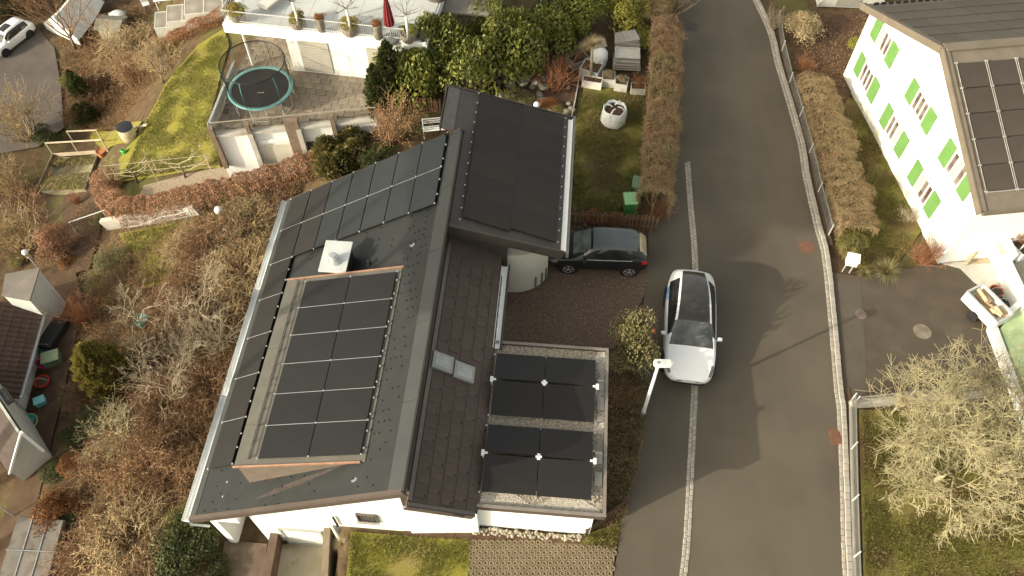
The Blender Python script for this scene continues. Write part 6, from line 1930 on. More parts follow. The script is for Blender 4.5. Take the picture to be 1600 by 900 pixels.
# ---- kitchen garden on the left slope
def beam(pts, wdt, h, name, label, cat, m, up=0.05):
    mb = MB()
    for a, b in pts: mb.bar(T(*a, up), T(*b, up), wdt, h)
    return tag(mb.build(name, m), label, cat)
def trellis(posts, rails, label):
    w0 = T(*posts[0]); t = thing('trellis', label, 'trellis', tuple(w0))
    for p_ in posts:
        w = T(*p_) - w0; MB().bar(w, w + Vector((0, 0, 1.0)), .07, .07).build('post', wood_pale, t)
    for a, b, z in rails:
        A, B = T(*a) - w0 + Vector((0, 0, z)), T(*b) - w0 + Vector((0, 0, z)); MB().bar(A, B, .06, .08).build('rail', wood_pale, t)
trellis([(82, 240), (122, 238), (168, 235)], [((82, 240), (168, 235), .95)], 'pale wooden rail in front of the vegetable bed')
trellis([(115, 222), (160, 220)], [((115, 222), (160, 220), .95)], 'short pale wooden rail behind the vegetable bed')
struct(drape('vegetable_bed', [(85, 243), (155, 237), (135, 300), (63, 300)], mat('bed_mix', (.17, .145, .075), (.25, .22, .14), rough=1, scale=2.5, bump=.8, bscale=10, c3=(.30, .28, .20), s3=1.2, t3=(.55, .65)), .03))
for k, (a, b, lab) in enumerate([((85, 243), (155, 237), 'pale board along the top of the vegetable bed'), ((155, 238), (134, 298), 'dark board along the right side of the vegetable bed'), ((84, 243), (60, 296), 'weathered board along the left side of the vegetable bed')]):
    beam([(a, b)], .05, .25, 'bed_board', lab, 'board', [wood_pale, wood_grey, wood_grey][k])
for k, (a, b, mm, lab) in enumerate([((84, 256), (150, 250), lf_olive, 'upper row of green leaves in the vegetable bed'), ((72, 281), (140, 277), lf_moss, 'middle row of withered leaves in the vegetable bed'), ((66, 292), (134, 291), lf_olive, 'lower row of green leaves in the vegetable bed')]):
    tag(obj_from('vegetable_row', hedge_mesh(40 + k, [T(*a), T(*b)], .55, .22, mm, tw_brown, dens=420, lsize=.09, twigs=20), None), lab, 'vegetable row')
bucket_w = T(161, 242)
pot(161, 243, .28, .40, 'terracotta pot at the corner of the vegetable bed', terracotta, None, z=bucket_w.z, ribs=False)
w = T(195, 240); wc = thing('watering_can', 'bright green watering can on the path by the vegetable bed', 'watering can', tuple(w), .6)
gm_ = mat('can_green', (.10, .42, .10), rough=.4)
MB().lathe([(.13, 0), (.14, .26), (.10, .30), (.09, .30), (.09, .05)], n=16, cap=False).build('body', gm_, wc)
MB().tube([(.12, 0, .08), (.28, 0, .25), (.36, 0, .36)], [.03, .022, .02], 8).build('spout', gm_, wc)
MB().tube([(-.12, 0, .1), (-.24, 0, .25), (-.12, 0, .4), (.06, 0, .33)], .015, 6).build('handle', gm_, wc)
w = T(205, 218); br = thing('rain_barrel', 'pale rain barrel with black lid on the grass slope', 'barrel', tuple(w))
MB().lathe([(.36, 0), (.43, .3), (.45, .55), (.40, .95)], n=22).build('barrel', mat('barrel_pale', (.42, .36, .24), (.5, .44, .31), rough=.7, scale=4), br, sm=True)
MB().lathe([(.43, .95), (.43, 1.0), (.2, 1.03), (.01, 1.03)], n=22).build('lid', mat('lid_black', (.022, .024, .028), rough=.4), br)
bm_ = MB(); a = T(213, 205, .25); b = T(232, 200, .25); bm_.bar(a, b, .14, .08)
tag(bm_.build('plank', wood_pale), 'pale plank lying beside the rain barrel', 'plank')
# cold frames (upper left)
cfm = mat('cold_frame_white', (.50, .50, .44), (.56, .56, .50), rough=.7)
for px_, py_, l, lab in ((268, 48, 1.4, 'smallest white cold frame beside the red-brown hedge'), (292, 38, 1.8, 'middle white cold frame beside the red-brown hedge'), (325, 26, 2.2, 'largest white cold frame beside the roof deck')):
    w = T(px_, py_); t = thing('cold_frame', lab, 'cold frame', tuple(w), rad(8), 'cold frames')
    b = MB(); 
    for s in (-1, 1): b.box((s * l/2, 0, .35), (.05, 1.2, .7)); b.box((0, s * .6, .35), (l, .05, .7))
    for k in (-1, 0, 1): b.bar((k * l/2, -.62, .72), (k * l/2, .62, .95), .05, .05)
    b.bar((-l/2, .62, .95), (l/2, .62, .95), .05, .05); b.bar((-l/2, -.62, .72), (l/2, -.62, .72), .05, .05)
    b.build('frame', cfm, t)
    MB().slab([(-l/2, -.6, .74), (l/2, -.6, .74), (l/2, .6, .95), (-l/2, .6, .95)], .01).build('glass', mat('frame_glass', (.22, .20, .16), (.32, .30, .25), rough=.1, scale=1.5, spec=.6), t)
# white garden table and chairs further left
w = T(262, 8); gt = thing('garden_table', 'white garden table at the top edge, left of the cold frames', 'table', tuple(w), .2)
MB().box((0, 0, .72), (1.4, .9, .05)).build('table_top', white_paint, gt, bevel=.01)
for x in (-.6, .6):
    for y in (-.38, .38): MB().bar((x, y, 0), (x, y, .7), .05, .05).build('leg', white_paint, gt)
w = T(231, 14); st_ = thing('covered_chair', 'white covered garden chair at the top edge', 'chair', tuple(w), .5)
MB().box((0, 0, .45), (.5, .5, .06)).build('seat', white_paint, st_, bevel=.01); MB().box((0, .23, .8), (.5, .06, .75)).build('backrest', white_paint, st_, bevel=.02)
for x in (-.2, .2):
    for y in (-.2, .2): MB().bar((x, y, 0), (x, y, .45), .04, .04).build('leg', white_paint, st_)
w = T(188, 36); rb_ = thing('sandbox', 'pale box with white cover beside the grey shed', 'box', tuple(w), .2)
MB().box((0, 0, .3), (1.3, 1.1, .6)).build('box', wood_pale, rb_); 
MB().lathe([(.62, 0), (.5, .14), (.2, .22), (.01, .22)], (0, .05, .6), 14).build('cover', white_paint, rb_, sm=True)
w = T(186, 62); gs = thing('garden_hut', 'small grey-green wooden hut among the brown thicket', 'hut', tuple(w), -.1)
MB().box((0, 0, .7), (1.5, 1.3, 1.4)).build('wall', mat('hut_green', (.28, .26, .18), (.34, .315, .22), rough=.9, scale=4), gs)
MB().add([(-.95, -.85, 1.4), (.95, -.85, 1.4), (.95, .85, 1.4), (-.95, .85, 1.4), (-.95, 0, 1.75), (.95, 0, 1.75)], [(0, 1, 5, 4), (2, 3, 4, 5), (0, 4, 3), (1, 2, 5), (3, 2, 1, 0)]).build('roof', mat('hut_roof', (.24, .225, .17), (.29, .275, .21), rough=.9, scale=3), gs)
for k in range(5): MB().box((-.6 + k * .3, -.66, .7), (.26, .03, 1.35)).build('plank', mat('hut_plank', (.36, .33, .23), (.44, .40, .29), rough=.9, rnd=.1), gs)
# white tarpaulin tent
tq_ = [T(74, 42), T(90, 78), T(128, 72), T(170, 8), T(118, 12)]
w = T(112, 62); tn = thing('tarpaulin_tent', 'white tarpaulin-covered shelter behind the bare tree, upper left', 'tent', tuple(w), 0)
tarp = mat('tarp_white', (.62, .66, .63), (.70, .74, .70), rough=.6, scale=2.5, bump=.4, bscale=3)
A0, A1_, B0_, B1_ = T(72, 45) - w, T(128, 72) - w, T(110, 8) - w, T(168, 12) - w
Rz = Vector((0, 0, 1.7)); ez = Vector((0, 0, .5))
ra, rb2 = (A0 + A1_) / 2 * .9 + Rz, (B0_ + B1_) / 2 + Rz
tb = MB()
NS = 8
def sheet(a, b, c, d, s):
    vs = []
    for i in range(NS + 1):
        for j in range(NS + 1):
            p_ = (a * (1 - i/NS) + b * i/NS) * (1 - j/NS) + (d * (1 - i/NS) + c * i/NS) * j/NS
            p_ = p_ + Vector((0, 0, -.12 * math.sin(math.pi * i/NS) + .05 * noise.noise((i * .6, j * .6, s))))
            vs.append(p_)
    tb.add(vs, [(i*(NS+1)+j, (i+1)*(NS+1)+j, (i+1)*(NS+1)+j+1, i*(NS+1)+j+1) for i in range(NS) for j in range(NS)])
sheet(A0 + ez, B0_ + ez, rb2, ra, 1); sheet(ra, rb2, B1_ + ez, A1_ + ez, 2); sheet(A0, A1_, A1_ + ez, A0 + ez, 3); sheet(A0 + ez, A1_ + ez, ra, ra, 4)
tb.build('cover', tarp, tn, sm=True)
pl_ = MB()
for p_ in (A0, A1_, B0_, B1_): pl_.bar(p_ * .97, p_ * .97 + ez, .05, .05)
pl_.build('pole', alu, tn)
# pale concrete wall below the beech hedge
cw = MB(); cw.bar(T(168, 356, .15), T(312, 333, .15), .25, .9)
tag(cw.build('concrete_wall', concrete_pale), 'pale concrete wall below the beech hedge', 'wall')
# thin garden posts and rails on the small lawn
gp2 = thing('garden_posts', 'thin posts with a sagging wire on the small lawn', 'wire fence', tuple(T(210, 372)))
w0 = T(210, 372)
prev = None
for p_ in ((210, 372), (262, 355), (304, 345), (290, 385), (272, 430)):
    w = T(*p_) - w0; MB().tube([w, w + Vector((0, 0, .9))], .025, 6).build('post', bark_pale, gp2)
    if prev is not None: MB().tube([prev + Vector((0, 0, .8)), (prev + w) / 2 + Vector((0, 0, .7)), w + Vector((0, 0, .8))], .01, 5).build('wire', galv, gp2)
    prev = w
rl_ = MB(); rl_.tube([T(120, 365, .9), T(182, 344, .9)], .025, 6); rl_.tube([T(120, 365, 0), T(120, 365, .9)], .03, 6); rl_.tube([T(172, 348, 0), T(172, 348, .9)], .03, 6)
tag(rl_.build('hand_rail', galv), 'thin metal handrail beside the steps left of the concrete wall', 'handrail')
# toys and tubs along the tiled house
zt = terr(-20.5, 15)
def on_path(px_, py_): return T(px_, py_)
for px_, py_, r_, h_, lab, m_ in ((76, 548, .26, .42, 'teal tub against the wall of the tiled house', mat('tub_teal', (.03, .20, .28), rough=.5)),
                                  (72, 572, .26, .45, 'pink tub against the wall of the tiled house', mat('tub_pink', (.55, .03, .17), rough=.5)),
                                  (70, 600, .30, .30, 'red tub at the front corner of the tiled house', mat('tub_red', (.50, .05, .03), rough=.5))):
    w = on_path(px_, py_); bucket(px_, py_, w.z, r_, h_, lab, m_, 'tub', 'tub', soil_bed)
w = on_path(86, 566); cb = thing('storage_box', 'green storage box on the path beside the tiled house', 'box', tuple(w), .35)
MB().box((0, 0, .25), (.7, .55, .5)).build('box', mat('box_green', (.14, .20, .11), rough=.6), cb, bevel=.02); MB().box((0, 0, .53), (.76, .6, .06)).build('lid', mat('box_green_lid', (.22, .29, .17), rough=.6), cb, bevel=.02)
w = on_path(66, 630); tb2 = thing('light_blue_box', 'small light blue box on the path at the left edge', 'box', tuple(w), .5)
MB().box((0, 0, .15), (.42, .34, .3)).build('box', mat('box_blue', (.18, .50, .56), rough=.5), tb2, bevel=.02); MB().box((0, 0, .31), (.46, .38, .04)).build('lid', mat('box_blue_lid', (.24, .56, .62), rough=.5), tb2, bevel=.01)
w = on_path(45, 662); ty = thing('paddling_dish', 'round teal dish with yellow rim beside the gabled house', 'dish', tuple(w))
MB().lathe([(.30, 0), (.36, .14), (.40, .15), (.38, .10), (.30, .04), (.01, .04)], n=22, cap=False).build('dish', mat('dish_teal', (.05, .33, .32), rough=.5), ty)
MB().lathe([(.36, .13), (.42, .16), (.44, .12)], n=22, cap=False).build('rim', mat('dish_yellow', (.50, .38, .05), rough=.5), ty)
w = on_path(88, 528); bn = thing('bench_box', 'dark open bench box against the tiled house wall', 'bench', tuple(w), rad(-14))
MB().box((0, 0, .25), (.7, 1.5, .5)).build('box', mat('bench_dark', (.03, .032, .032), rough=.7), bn, bevel=.02); MB().box((-.36, 0, .62), (.06, 1.5, .75)).build('backrest', concrete_pale, bn)
w = T(225, 506); tpz = pot(225, 506, .30, .42, 'teal pot under the bare tree on the slope', mat('pot_teal', (.12, .24, .21), (.17, .30, .27), rough=.5), None, z=w.z, ribs=False)
# white metal garden bench behind the rear roof
w = P(683, 214, 0); wb_ = thing('metal_bench', 'white metal garden bench half hidden by the roof corner', 'bench', (w.x, w.y, 0), rad(8))
for y, z in ((0, .45), (.12, .45), (.24, .45)): MB().box((0, y, z), (1.2, .08, .03)).build('seat_slat', white_paint, wb_)
for z in (.6, .72, .84): MB().box((0, .34, z), (1.2, .03, .05)).build('back_slat', white_paint, wb_)
for x in (-.58, .58): MB().tube([(x, .34, 0), (x, .34, .9), (x, -.05, .62), (x, -.05, 0)], .02, 6).build('leg', white_paint, wb_)
# greenhouse at the top right
w = P(1330, 12); gh = thing('greenhouse', 'low white greenhouse at the top edge beside the shuttered house', 'greenhouse', (w.x, w.y, 0), rad(-3))
n = 10; vs = []
for y in (-.0, 3.2):
    for k in range(n + 1):
        a = math.pi * k / n; vs.append((y * 0 + 1.75 * math.cos(a), y, .95 * math.sin(a)))
gq = MB().add([(x, y, z) for x, y, z in vs], [(k, k + 1, n + 2 + k, n + 1 + k) for k in range(n)] + [tuple(range(n, -1, -1))])
gq.build('cover', mat('greenhouse_film', (.42, .43, .38), (.50, .51, .46), rough=.4, scale=2), gh, sm=False)
hp = MB()
for y in (0.0, 1.6, 3.2): hp.tube([(1.77 * math.cos(math.pi * k / n), y, .97 * math.sin(math.pi * k / n)) for k in range(n + 1)], .025, 6)
hp.build('hoop', galv, gh)
MB().box((-.25, -.03, .38), (1.2, .04, .6)).build('door', mat('greenhouse_door', (.24, .24, .21), rough=.5), gh)
# ================================================================== PLANTS IN PLACE
def hedge(name, px, width, height, label, leaf, twig, seed, **kw):
    pts = [T(*p) for p in px]
    return tag(obj_from(name, hedge_mesh(seed, pts, width, height, leaf, twig, **kw), None), label, 'hedge')
hedge('beech_hedge', [(172, 285), (170, 318), (200, 342), (260, 333), (330, 318), (400, 300), (455, 282), (505, 262)], 1.15, 1.15, 'thick brown beech hedge curving across the slope left of the house', lf_beech, tw_brown, 1, dens=1100, lsize=.085, twigs=150)
hedge('roadside_hedge', [(1016, 346), (1024, 285), (1031, 205), (1035, 120), (1036, 70)], 1.4, 1.75, 'clipped brown hedge along the left side of the road', lf_beech, tw_straw, 2, dens=1500, lsize=.06, twigs=650, leaf2=lf_moss)
hedge('dry_hedge', [(1262, 130), (1290, 210), (1316, 300), (1336, 375)], 1.6, .95, 'dry straw-coloured hedge behind the wire fence right of the road', lf_straw, tw_straw, 3, dens=900, lsize=.055, twigs=1200, lean=1.0, leaf2=lf_beech, clump=.22)
hedge('red_hedge', [(268, 72), (300, 54), (330, 42), (350, 32)], .8, .8, 'low red-brown hedge along the top edge of the grass slope', lf_rust, tw_red, 4, dens=500, lsize=.06, twigs=300)
hedge('dark_hedge', [(992, 590), (975, 690), (960, 760), (950, 800)], 1.1, .45, 'low dark ground-cover hedge between flat roof and road', lf_green, tw_brown, 5, dens=700, lsize=.06, twigs=350)
hedge('bank_hedge', [(1010, 60), (1030, 20), (1040, -30)], 1.3, 1.3, 'straggly brown hedge at the top of the roadside planting', lf_dry, tw_straw, 6, dens=400, lsize=.05, twigs=1000)

PL_ = [
 # key, name, category, foot x, foot y, spread px, label, height scale
 ('laurel_1', 'laurel_bush', 'bush', 648, 150, 120, 'glossy laurel bush right of the dark cypresses, by the patio', 2.0),
 ('laurel_2', 'laurel_bush', 'bush', 685, 125, 110, 'laurel bush between the deck house and the tall laurels', 2.2),
 ('laurel_1', 'laurel_bush', 'bush', 728, 150, 135, 'broad laurel bush right behind the rear roof, left one', 1.7),
 ('laurel_2', 'laurel_bush', 'bush', 790, 120, 140, 'biggest laurel bush behind the rear roof, in the middle', 1.7),
 ('laurel_1', 'laurel_bush', 'bush', 845, 75, 110, 'laurel bush behind the biggest laurel, towards the top edge', 1.6),
 ('green_1', 'dark_bush', 'bush', 860, 50, 80, 'dark evergreen bush at the top edge between two laurels', 1.6),
 ('laurel_2', 'laurel_bush', 'bush', 905, 45, 100, 'bright laurel bush at the top edge, left of the furniture stack', 1.6),
 ('yellow_1', 'yellow_bush', 'bush', 960, 48, 100, 'yellow-green bush right behind the furniture stack', 1.5),
 ('yellow_2', 'yellow_bush', 'bush', 1003, 75, 60, 'yellow-green bush between furniture stack and road', 1.2),
 ('laurel_2', 'laurel_bush', 'bush', 765, 60, 90, 'laurel bush at the right end of the grey shed', 1.8),
 ('shrubstraw_1', 'bare_bush', 'bush', 1035, 30, 70, 'bare beige bush at the road edge near the top', 1.1),
 ('shrubred_2', 'red_bush', 'bush', 1030, 95, 55, 'red-brown bush in the roadside planting', 1.0),
 ('yellow_1', 'yellow_bush', 'bush', 1040, 218, 26, 'small yellow-green sprout growing out of the roadside hedge', 3.2),
 ('darkcypress_1', 'cypress', 'tree', 610, 175, 75, 'group of dark cypress spires beside the patio', 1.35),
 ('olive_1', 'green_bush', 'bush', 595, 170, 40, 'green bush at the left foot of the cypress spires', 1.0),
 ('pine_1', 'dwarf_pine', 'bush', 537, 252, 95, 'rounded olive dwarf pine above the solar roof edge', 1.1),
 ('shrubbrown_2', 'brown_bush', 'bush', 610, 222, 120, 'feathery reddish-brown bush between dwarf pine and cypresses', .9),
 ('moss_1', 'grey_bush', 'bush', 652, 205, 48, 'grey-beige bush left of the rear roof corner', 1.3),
 ('green_2', 'low_greenery', 'bush', 590, 245, 70, 'low dark greenery at the foot of the feathery bush', .5),
 ('moss_2', 'mossy_bush', 'bush', 510, 268, 50, 'pale mossy bush where the beech hedge meets the roof', .8),
 ('shrubred_1', 'red_bush', 'bush', 868, 140, 85, 'red-brown bush at the top of the rockery', .9),
 ('moss_1', 'rockery_bush', 'bush', 815, 160, 60, 'grey-green cushion bush in the rockery', .6),
 ('rust_1', 'rockery_bush', 'bush', 850, 168, 50, 'rust-brown cushion bush in the rockery', .5),
 ('olive_2', 'rockery_bush', 'bush', 868, 178, 50, 'olive cushion bush in the rockery, nearest the path', .5),
 ('rust_2', 'low_shrub', 'bush', 925, 342, 40, 'low rust-red shrub at the picket fence, left one', .5),
 ('rust_1', 'low_shrub', 'bush', 958, 343, 40, 'low rust-red shrub at the picket fence, right one', .5),
 ('shrubred_2', 'red_bush', 'bush', 1028, 338, 55, 'rusty bush at the near end of the roadside hedge', .7),
 ('moss_2', 'variegated_bush', 'bush', 978, 570, 104, 'pale speckled bush beside the white car', 2.7),
 ('shrubbrown_1', 'brown_bush', 'bush', 975, 625, 75, 'withered brown bush below the speckled bush, beside the flat roof', .5),
 # right of the road
 ('shrub_1', 'bare_bush', 'bush', 1208, 45, 40, 'whitish bare bush at the bend of the kerb', 1.2),
 ('strawball_1', 'clipped_bush', 'bush', 1246, 55, 72, 'round clipped tan bush at the top of the right garden', 1.1),
 ('yellow_2', 'yellow_bush', 'bush', 1336, 72, 30, 'small yellow-green bush on the bare soil by the shuttered house', 1.2),
 ('shrubred_1', 'red_bush', 'bush', 1255, 110, 50, 'dark red-brown bush behind the fence, right of the tan bush', .6),
 ('yellow_1', 'yellow_bush', 'bush', 1318, 222, 22, 'tiny yellow-green bush on top of the dry hedge', 3.0),
 ('olive_1', 'olive_bush', 'bush', 1330, 395, 65, 'olive-straw bush behind the letterbox', .9),
 ('strap_1', 'strap_plant', 'plant', 1385, 425, 62, 'clump of green strap leaves at the driveway edge', .9),
 ('strap_2', 'strap_plant', 'plant', 1352, 428, 30, 'small tuft of strap leaves next to the letterbox', .7),
 ('shrubred_2', 'red_bush', 'bush', 1435, 410, 75, 'reddish-brown bush at the foot of the white gable wall', .8),
 ('shrub_2', 'bare_bush', 'bush', 1420, 345, 45, 'pale bare bush on the lawn against the white gable wall', .7),
 # upper left
 ('green_1', 'dark_tree', 'bush', 5, 25, 70, 'dark evergreen bush in the top left corner', 1.2),
 ('shrubstraw_2', 'straw_bush', 'bush', 45, 215, 110, 'large straw-coloured bush beside the lower road', 1.15),
 ('green_2', 'dark_bush', 'bush', 78, 222, 52, 'dark green bush at the foot of the large straw bush', 1.1),
 ('olive_2', 'round_conifer', 'bush', 112, 135, 34, 'small round yellow-green bush beside the lower road', 1.3),
 ('darkcypress_2', 'dark_conifer', 'tree', 138, 150, 45, 'dark conifer right of the small round bush', .9),
 ('darkcypress_1', 'dark_conifer', 'tree', 140, 190, 42, 'dark conifer behind the wooden rails', .7),
 ('shrubbrown_1', 'brown_bush', 'bush', 122, 190, 50, 'brown twiggy bush between the two dark conifers', 1.0),
 ('bramble_1', 'thicket', 'bush', 180, 110, 100, 'brown thicket below the grey wooden hut', .8),
 ('bramblestraw_1', 'thicket', 'bush', 225, 85, 110, 'pale brown thicket right of the grey wooden hut', .7),
 ('shrubbrown_2', 'thicket', 'bush', 215, 140, 90, 'brown thicket at the foot of the grass slope', .9),
 ('bramble_2', 'thicket', 'bush', 170, 150, 80, 'brown thicket right of the upper dark conifer', .8),
 ('bramblestraw_2', 'thicket', 'bush', 262, 90, 70, 'straw thicket between the grass slope and the cold frames', .8),
 ('bramble_1', 'thicket', 'bush', 215, 35, 70, 'low brown thicket between the hut and the white chair', .5),
 ('shrubbrown_1', 'brown_bush', 'bush', 60, 20, 80, 'brown bare bush left of the white tarpaulin shelter', 1.0),
 # left middle
 ('shrubstraw_1', 'straw_bush', 'bush', 40, 390, 110, 'large beige bush above the lean-to', 1.0),
 ('beech_1', 'brown_tree', 'bush', 95, 395, 75, 'bush with withered brown leaves right of the large beige bush', 1.35),
 ('shrubstraw_2', 'straw_bush', 'bush', 18, 290, 70, 'beige bush at the left edge below the dark green bush', .9),
 ('olive_1', 'green_bush', 'bush', 32, 408, 45, 'low yellow-green bush above the lean-to', .5),
 ('rust_2', 'rust_bush', 'bush', 103, 412, 34, 'small rust-red bush beside the earth path steps', .7),
 ('moss_1', 'mossy_bush', 'bush', 175, 415, 70, 'mossy green-brown bush at the left of the small lawn', .7),
 ('moss_2', 'mossy_bush', 'bush', 155, 345, 32, 'small mossy bush at the left end of the concrete wall', .8),
 ('shrubred_1', 'red_bush', 'bush', 135, 500, 80, 'reddish twiggy bush above the tall yellow-green cypress', .9),
 ('bramblemoss_1', 'mossy_thicket', 'bush', 195, 440, 60, 'mossy thicket above the bare tree on the slope', .6),
 ('cypress_1', 'golden_cypress', 'tree', 178, 598, 70, 'large egg-shaped yellow-green cypress beside the earth path', 1.75),
 ('beech_1', 'beech_bush', 'bush', 178, 295, 32, 'small round beech bush at the upper end of the beech hedge', 1.3),
 ('shrubred_2', 'red_bush', 'bush', 122, 318, 30, 'small dark red bush beside the vegetable bed', .9),
 # thicket along the house
 ('bramblestraw_1', 'bramble_thicket', 'bush', 400, 350, 100, 'straw bramble thicket at the upper left corner of the solar roof', .7),
 ('bramble_2', 'bramble_thicket', 'bush', 345, 395, 120, 'brown bramble thicket below the globe lamp of the beech hedge', .8),
 ('bramble_1', 'bramble_thicket', 'bush', 330, 460, 120, 'brown bramble thicket left of the solar roof, level with the chimney', .8),
 ('bramblestraw_1', 'bramble_thicket', 'bush', 385, 430, 110, 'straw bramble thicket touching the roof gutter, level with the chimney', .9),
 ('bramble_2', 'bramble_thicket', 'bush', 280, 480, 90, 'dark brown bramble thicket right of the teal pot', .6),
 ('shrub_1', 'pale_twig_bush', 'bush', 345, 530, 110, 'pale twiggy bush along the gutter, below the chimney', .7),
 ('shrub_2', 'pale_twig_bush', 'bush', 290, 560, 100, 'pale twiggy bush right of the golden cypress', .7),
 ('bramble_3', 'bramble_thicket', 'bush', 330, 610, 110, 'brown bramble thicket along the gutter, level with the roof windows', .8),
 ('bramble_1', 'bramble_thicket', 'bush', 270, 640, 110, 'brown bramble thicket in the middle of the slope', .8),
 ('bramble_2', 'bramble_thicket', 'bush', 310, 690, 110, 'brown bramble thicket along the lower gutter', .8),
 ('shrubbrown_1', 'arching_bush', 'bush', 225, 735, 150, 'wide fan-shaped bush of arching brown stems on the slope', .8),
 ('bramble_3', 'bramble_thicket', 'bush', 170, 720, 80, 'dark bramble thicket left of the fan-shaped bush', .6),
 ('bramblestraw_2', 'bramble_thicket', 'bush', 215, 850, 130, 'straw bramble thicket at the bottom edge, left of the dark bush', .7),
 ('bramble_3', 'bramble_thicket', 'bush', 150, 870, 110, 'brown bramble thicket beside the sheet-roofed shed', .7),
 ('bramble_2', 'bramble_thicket', 'bush', 270, 760, 80, 'brown bramble thicket at the lower eave corner of the solar roof', .7),
 ('bramble_1', 'bramble_thicket', 'bush', 250, 900, 110, 'brown bramble thicket cut by the bottom edge', .6),
 ('green_1', 'dark_thicket', 'bush', 150, 660, 70, 'dark green thicket below the bare lichen tree', .5),
 ('green_1', 'dark_shrub', 'bush', 300, 862, 125, 'large dark evergreen bush at the front left corner of the house', 1.0),
 ('olive_2', 'green_shrub', 'bush', 285, 815, 60, 'lighter green bush on top of the large dark evergreen', 1.1),
 ('green_2', 'dark_shrub', 'bush', 340, 900, 70, 'dark evergreen bush cut by the bottom edge beside the loggia floor', .8),
 ('rust_2', 'rust_bush', 'bush', 95, 800, 100, 'orange-brown bush spreading over the sheet-roofed shed', .9),
 ('rust_1', 'rust_bush', 'bush', 110, 730, 55, 'orange-brown bush beside the earth path', .7),
 ('green_1', 'low_greenery', 'bush', 85, 740, 50, 'low dark greenery beside the earth path', .5),
 ('green_2', 'low_greenery', 'bush', 120, 690, 60, 'low dark greenery below the golden cypress', .5),
 ('bramble_3', 'bramble_thicket', 'bush', 130, 620, 60, 'dark bramble thicket between earth path and golden cypress', .5),
 ('green_2', 'low_greenery', 'bush', 118, 800, 60, 'low dark greenery right of the sheet-roofed shed', .5),
 ('bramble_2', 'bramble_thicket', 'bush', 440, 325, 70, 'small bramble thicket tucked under the top roof corner', .6),
 ('bramblestraw_2', 'bramble_thicket', 'bush', 305, 390, 80, 'straw bramble thicket right of the small lawn', .7),
 ('bramble_1', 'bramble_thicket', 'bush', 240, 560, 90, 'brown bramble thicket below the teal pot', .6),
 ('bramblemoss_1', 'bramble_thicket', 'bush', 200, 800, 100, 'mossy bramble thicket below the fan-shaped bush', .6),
 ('grasstuft_1', 'grass_tuft', 'plant', 535, 850, 34, 'tuft of dry grass on the retaining wall of the garage drive', .6),
]
for key, name, cat, px_, py_, wpx, lab, hs in PL_:
    if name == 'yellow_bush' and hs > 2:      # sprouts out of a hedge top
        plant(key, name, cat, px_, py_, wpx, lab, hs); continue
    plant(key, name, cat, px_, py_, wpx, lab, hs)

# bare trees
tree('bare_tree', 1462, 752, 4.2, 165, 'pale leafless tree with dense crown on the lower right lawn, left one', bark_pale, tw_pale, 11, lev=5, kids=(3, 5), sp=.95, up=.0, r0=.10, rmin=.0065, shrink=.66, trunk=.22, nseg=4)
tree('bare_tree', 1562, 740, 4.8, 200, 'pale leafless tree at the right edge, overlapping its neighbour', bark_pale, tw_pale, 12, lev=5, kids=(3, 5), sp=.95, up=.0, r0=.11, rmin=.0065, shrink=.66, trunk=.22, nseg=4)
tree('bare_sapling', 1390, 650, 2.2, 50, 'slim leafless sapling against the wall left of the two bare trees', bark_pale, tw_pale, 13, lev=2, kids=(3, 4), sp=.5, up=.15, r0=.03, rmin=.007, trunk=.3)
tree('bare_tree', 118, 75, 4.6, 130, 'leafless tree in front of the white tarpaulin shelter', bark, tw_brown, 14, lev=3, kids=(3, 4), sp=.7, up=.08, r0=.10, rmin=.009, trunk=.2)
tree('fruit_tree', 256, 128, 2.4, 70, 'small pruned fruit tree at the edge of the grass slope', bark, bark, 15, lev=2, kids=(2, 3), sp=.9, up=.05, r0=.07, rmin=.012, trunk=.25)
tree('bare_tree', 225, 512, 2.6, 100, 'crooked leafless tree on the slope above the golden cypress', bark_pale, tw_grey, 16, lev=3, kids=(2, 4), sp=.9, up=.03, r0=.05, rmin=.007, trunk=.25)
tree('lichen_tree', 205, 690, 2.2, 95, 'leafless tree covered in yellow-green lichen on the slope', bark_pale, tw_pale, 17, lev=4, kids=(3, 4), sp=.9, up=.02, r0=.05, rmin=.006, trunk=.2)
tree('lichen_tree', 275, 615, 2.4, 110, 'pale leafless tree right of the golden cypress', bark_pale, tw_grey, 18, lev=4, kids=(3, 4), sp=.9, up=.02, r0=.05, rmin=.006, trunk=.2)
tree('bare_tree', 325, 500, 2.4, 105, 'grey leafless tree standing in the brambles beside the solar roof', bark, tw_grey, 19, lev=3, kids=(3, 5), sp=.8, up=.04, r0=.05, rmin=.006, trunk=.2)
tree('bare_tree', 175, 90, 3.0, 80, 'thin leafless tree beside the grey wooden hut', bark, tw_brown, 20, lev=3, kids=(3, 4), sp=.7, up=.08, r0=.05, rmin=.007, trunk=.3)
tree('bare_tree', 60, 345, 2.6, 90, 'leafless tree above the large beige bush at the left edge', bark, tw_brown, 21, lev=3, kids=(3, 4), sp=.8, up=.05, r0=.05, rmin=.007, trunk=.25)

